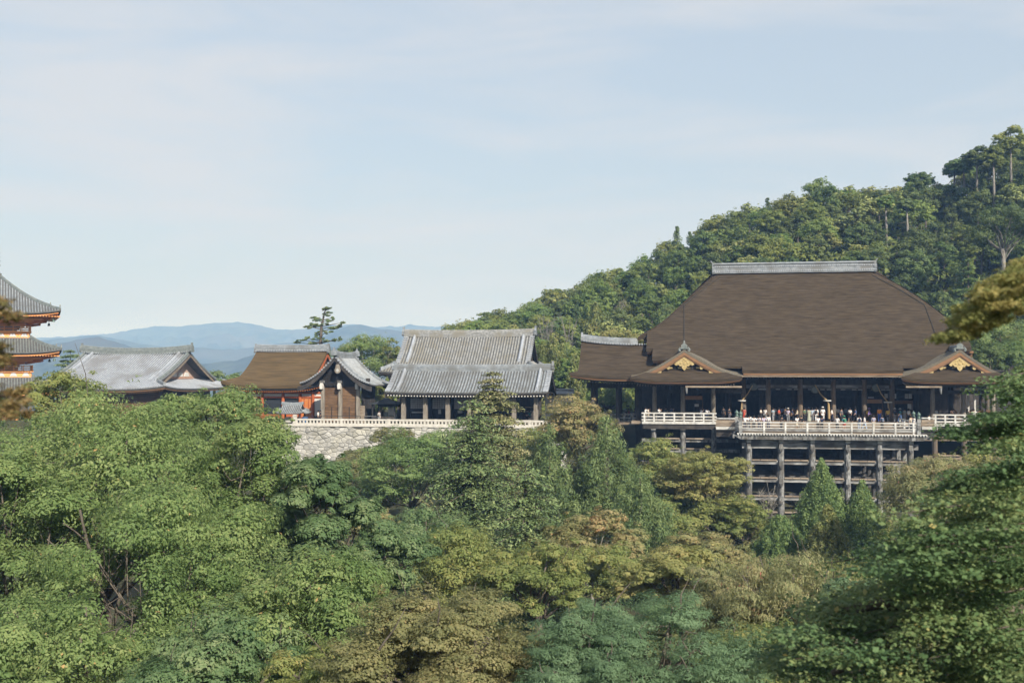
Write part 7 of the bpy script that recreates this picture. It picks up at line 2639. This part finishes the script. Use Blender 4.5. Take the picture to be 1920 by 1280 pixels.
for a in (
    (1440, 128.4, S1, 'tall person in a long white shirt standing with their back to the railing', WH, NV, 'stand', 175, 'trousers', 'long'),
    (1449, 138.00, S2, 'person in a grey blue top behind the tall person in white', (.28, .36, .42), GY, 'bag', 40),
    (1460, 137.67, S2, 'person in a red shirt and dark trousers at the edge of the hall floor', RD, BK, 'bag', 60),
    (1477, 137.45, S2, 'person in a lilac top and pale hat on the stage', LI, GY, 'stand', 150, 'trousers', 'shirt', (.6, .58, .55)),
    (1485, 137.78, S2, 'person in dark navy beside the lilac top', NV, BK, 'walk', 90),
    (1516, 138.11, S2, 'person in a long sage green dress', SG, SG, 'bag', -20, 'dress', 'long'),
    (1530, 137.78, S2, 'person in white with a black backpack, taller of the couple', WH, WH, 'stand', 170, 'trousers', 'shirt', None, BK, HAIR, None, 1.06),
    (1542, 138.22, S2, 'person all in white with white cap, beside the black backpack', WH, WH, 'stand', 180, 'trousers', 'shirt', WH, None, HAIR, None, 1.08),
    (1593, 139.21, S2, 'person in a white blouse and short black skirt walking on the stage', WH, BK, 'walk', -20, 'skirt'),
    (1610, 128.0, S1, 'person in white with a dark backpack on the empty part of the stage', WH, (.35, .42, .55), 'stand', 190, 'trousers', 'shirt', None, NV),
    (1620, 128.6, S1, 'person in a white shirt and light blue trousers turned sideways', WH, (.42, .55, .78), 'walk', 90),
    (1629, 138.77, S2, 'person in a purple headscarf and yellow bag walking under the gong', PU, BK, 'walk', 80, 'trousers', 'long', PU, (.7, .5, .1)),
    (1637, 128.4, S1, 'person in a grey purple tee shirt walking toward the hall', (.34, .33, .42), BG, 'stand', 185),
    (1648, 138.88, S2, 'person in a bright orange shirt and blue trousers', OR_, (.06, .12, .45), 'stand', 180, 'trousers', 'shirt', None, None, HAIR, None, 1.08),
    (1653, 128.4, S1, 'person in a dark navy tee near the orange shirt', (.08, .11, .20), BK, 'stand', 190, 'trousers', 'shirt', None, (.15, .18, .25)),
    (1687, 138.22, S2, 'person in a teal shirt and grey hat bending with a stroller', TE, BL, 'walk', -80, 'trousers', 'shirt', (.55, .55, .56)),
    (1695, 138.77, S2, 'person in pale grey green behind the teal shirt', (.33, .37, .35), GY, 'bag', 30),
    (1426, 138.0, S2, 'person in cream with a dark skirt between the first two roped pillars', (.62, .60, .54), BK, 'bag', 70, 'skirt'),
    (1434, 138.6, S2, 'person in white and grey beside the cream top near the second pillar', WH, GY, 'stand', 150),
    (1472, 139.0, S2, 'person in black with a camera raised behind the red shirt', BK, BK, 'phone', 20),
    (1494, 137.6, S2, 'person in a beige jacket beside the dark navy visitor', BG, NV, 'walk', -80, 'trousers', 'long'),
    (1508, 138.2, S2, 'person in dark green with an orange bag before the sage dress', (.10, .16, .10), BK, 'bag', 30, 'trousers', 'shirt', None, (.6, .25, .08)),
    (1522, 138.8, S2, 'person in pale blue between the sage dress and the couple in white', (.45, .55, .68), GY, 'stand', 160),
    (1559, 139.0, S2, 'person in white behind the roped middle pillar', WH, NV, 'walk', 80),
    (1577, 138.2, S2, 'person in charcoal next to the green backpack visitor', (.12, .12, .13), BK, 'stand', 40),
    (1603, 138.8, S2, 'person in dark blue following the short black skirt', (.08, .12, .26), BK, 'walk', -70),
    (1664, 138.4, S2, 'person in mustard beside the roped pillar near the orange counter', (.52, .36, .08), BK, 'stand', 170),
    (1677, 138.8, S2, 'person in black with a white cap before the brown board stall', BK, GY, 'bag', 200, 'trousers', 'shirt', WH),
    (1703, 138.2, S2, 'person in white by the last pillar of the stage', WH, BK, 'stand', 120),
): person(*a, **({} if len(a) > 13 else {}), group=G2) if len(a) < 14 else person(*a[:13], group=G2, s=a[14])
for a in (
    (1395, 138.4, S2, 'person in a red and white shirt standing by the first roped pillar', (.50, .13, .10), RD, 'bag', -30, 'skirt'),
    (1356, 140.0, S2, 'person in dark clothes beside the dark pillar between gallery and stage', (.06, .06, .07), BK, 'stand', 150),
    (1367, 138.6, S2, 'person in a black tee with bare arms bending beside the steps', BK, (.10, .10, .12), 'bag', 40),
    (1452, 143.0, S2, 'person in a pale shirt in the shade behind the red shirt', (.60, .62, .66), GY, 'stand', 180),
    (1465, 143.4, S2, 'person in a blue shirt in the shade of the hall', (.10, .18, .40), BK, 'stand', 190),
    (1470, 144.2, S2, 'person in grey in the shade next to the blue shirt', GY, NV, 'stand', 170),
    (1488, 141.2, S2, 'person in brown half hidden by the second inner pillar', (.22, .12, .06), BK, 'stand', 200),
    (1513, 143.4, S2, 'person in light grey in the shade above the sage dress', (.45, .47, .50), GY, 'stand', 180),
    (1528, 143.0, S2, 'person in pale lilac in the shade behind the couple in white', (.50, .50, .58), NV, 'stand', 180),
    (1536, 144.0, S2, 'person in steel blue in the shade beside the offering box', (.32, .40, .48), BK, 'stand', 170),
    (1570, 143.0, S2, 'person in a white tee in the shade behind the middle pillar', (.68, .68, .70), BK, 'stand', 180),
    (1585, 144.0, S2, 'person in blue grey at the dark screen', (.25, .32, .40), BK, 'stand', 180),
): person(*a, group=G3_)
for a in (
    (1210, 137.6, S2, 'person in white pointing, at the gallery rail end next to the corridor', WH, BG, 'point', 80),
    (1215, 137.9, S2, 'person in beige beside the one pointing on the gallery', (.62, .60, .54), BG, 'bag', 80),
    (1235, 137.6, S2, 'person in white raising a phone behind the gallery rail', WH, BK, 'phone', 60),
    (1248, 140.5, S2, 'person in dark grey in the shade of the corridor side gallery', (.10, .11, .13), BK, 'stand', 160),
    (1258, 140.2, S2, 'person in dark blue in the shade of the corridor side gallery', (.06, .09, .18), BK, 'phone', 120),
    (1314, 137.8, S2, 'person in grey holding a phone up at the gallery rail', (.34, .36, .42), GY, 'phone', 100),
    (1325, 137.7, S2, 'person in a pale striped top at the gallery rail by the lit pillar', (.55, .56, .60), NV, 'rail', 20),
    (1174, 141.0, S2 - .3, 'person in black walking through the corridor', BK, BK, 'walk', 90),
    (1179, 141.6, S2 - .3, 'person in dark red walking through the corridor', (.22, .05, .05), BK, 'walk', 90),
    (1190, 141.2, S2 - .3, 'person in charcoal walking from the corridor to the gallery', (.08, .08, .09), BK, 'walk', -90),
    (1755, 139.5, S2, 'person in pale blue by the first pillar of the maple side gallery', (.50, .56, .62), GY, 'stand', 40),
    (1741, 132.5, S1, 'person in white on the steps between the stage and the maple side gallery', WH, GY, 'stand', 60),
    (1787, 138.0, S2, 'person in black taking a photo on the maple side gallery', BK, BK, 'phone', -70),
    (1813, 138.6, S2, 'person in olive beside the outspread arms on the maple side gallery', (.20, .21, .15), BK, 'stand', 120),
    (1825, 137.7, S2, 'person in white with arms spread at the maple side gallery rail', WH, BK, 'wide', 10),
): person(*a, group=G4)
for a in (
    (711, 136.0, T0, 'person in a grey shirt standing in front of the black kiosk', (.42, .42, .41), GY, 'bag', 60),
    (597, 136.0, T0, 'person in white by the white wall panel next to the gate', (.66, .66, .64), BK, 'stand', 90),
    (601, 136.6, T0, 'person in dark clothes by the gate pillar', BK, BK, 'stand', -60),
): person(*a, group='visitors on the terrace')
person(994, 140.2, T0 + .45, 'person in teal seated on the corridor bench', TE, BK, 'sit', -90)
person(953, 140.6, T0 + .45, 'person in black seated in the corridor behind the conifer', BK, BK, 'sit', 90)
MB().span(X(940, 141.1), X(1003, 139.9), 140.2, 140.75, T0, T0 + .44).build('bench', M['wood_post'], label='grey wooden bench under the tiled corridor', cat='bench')
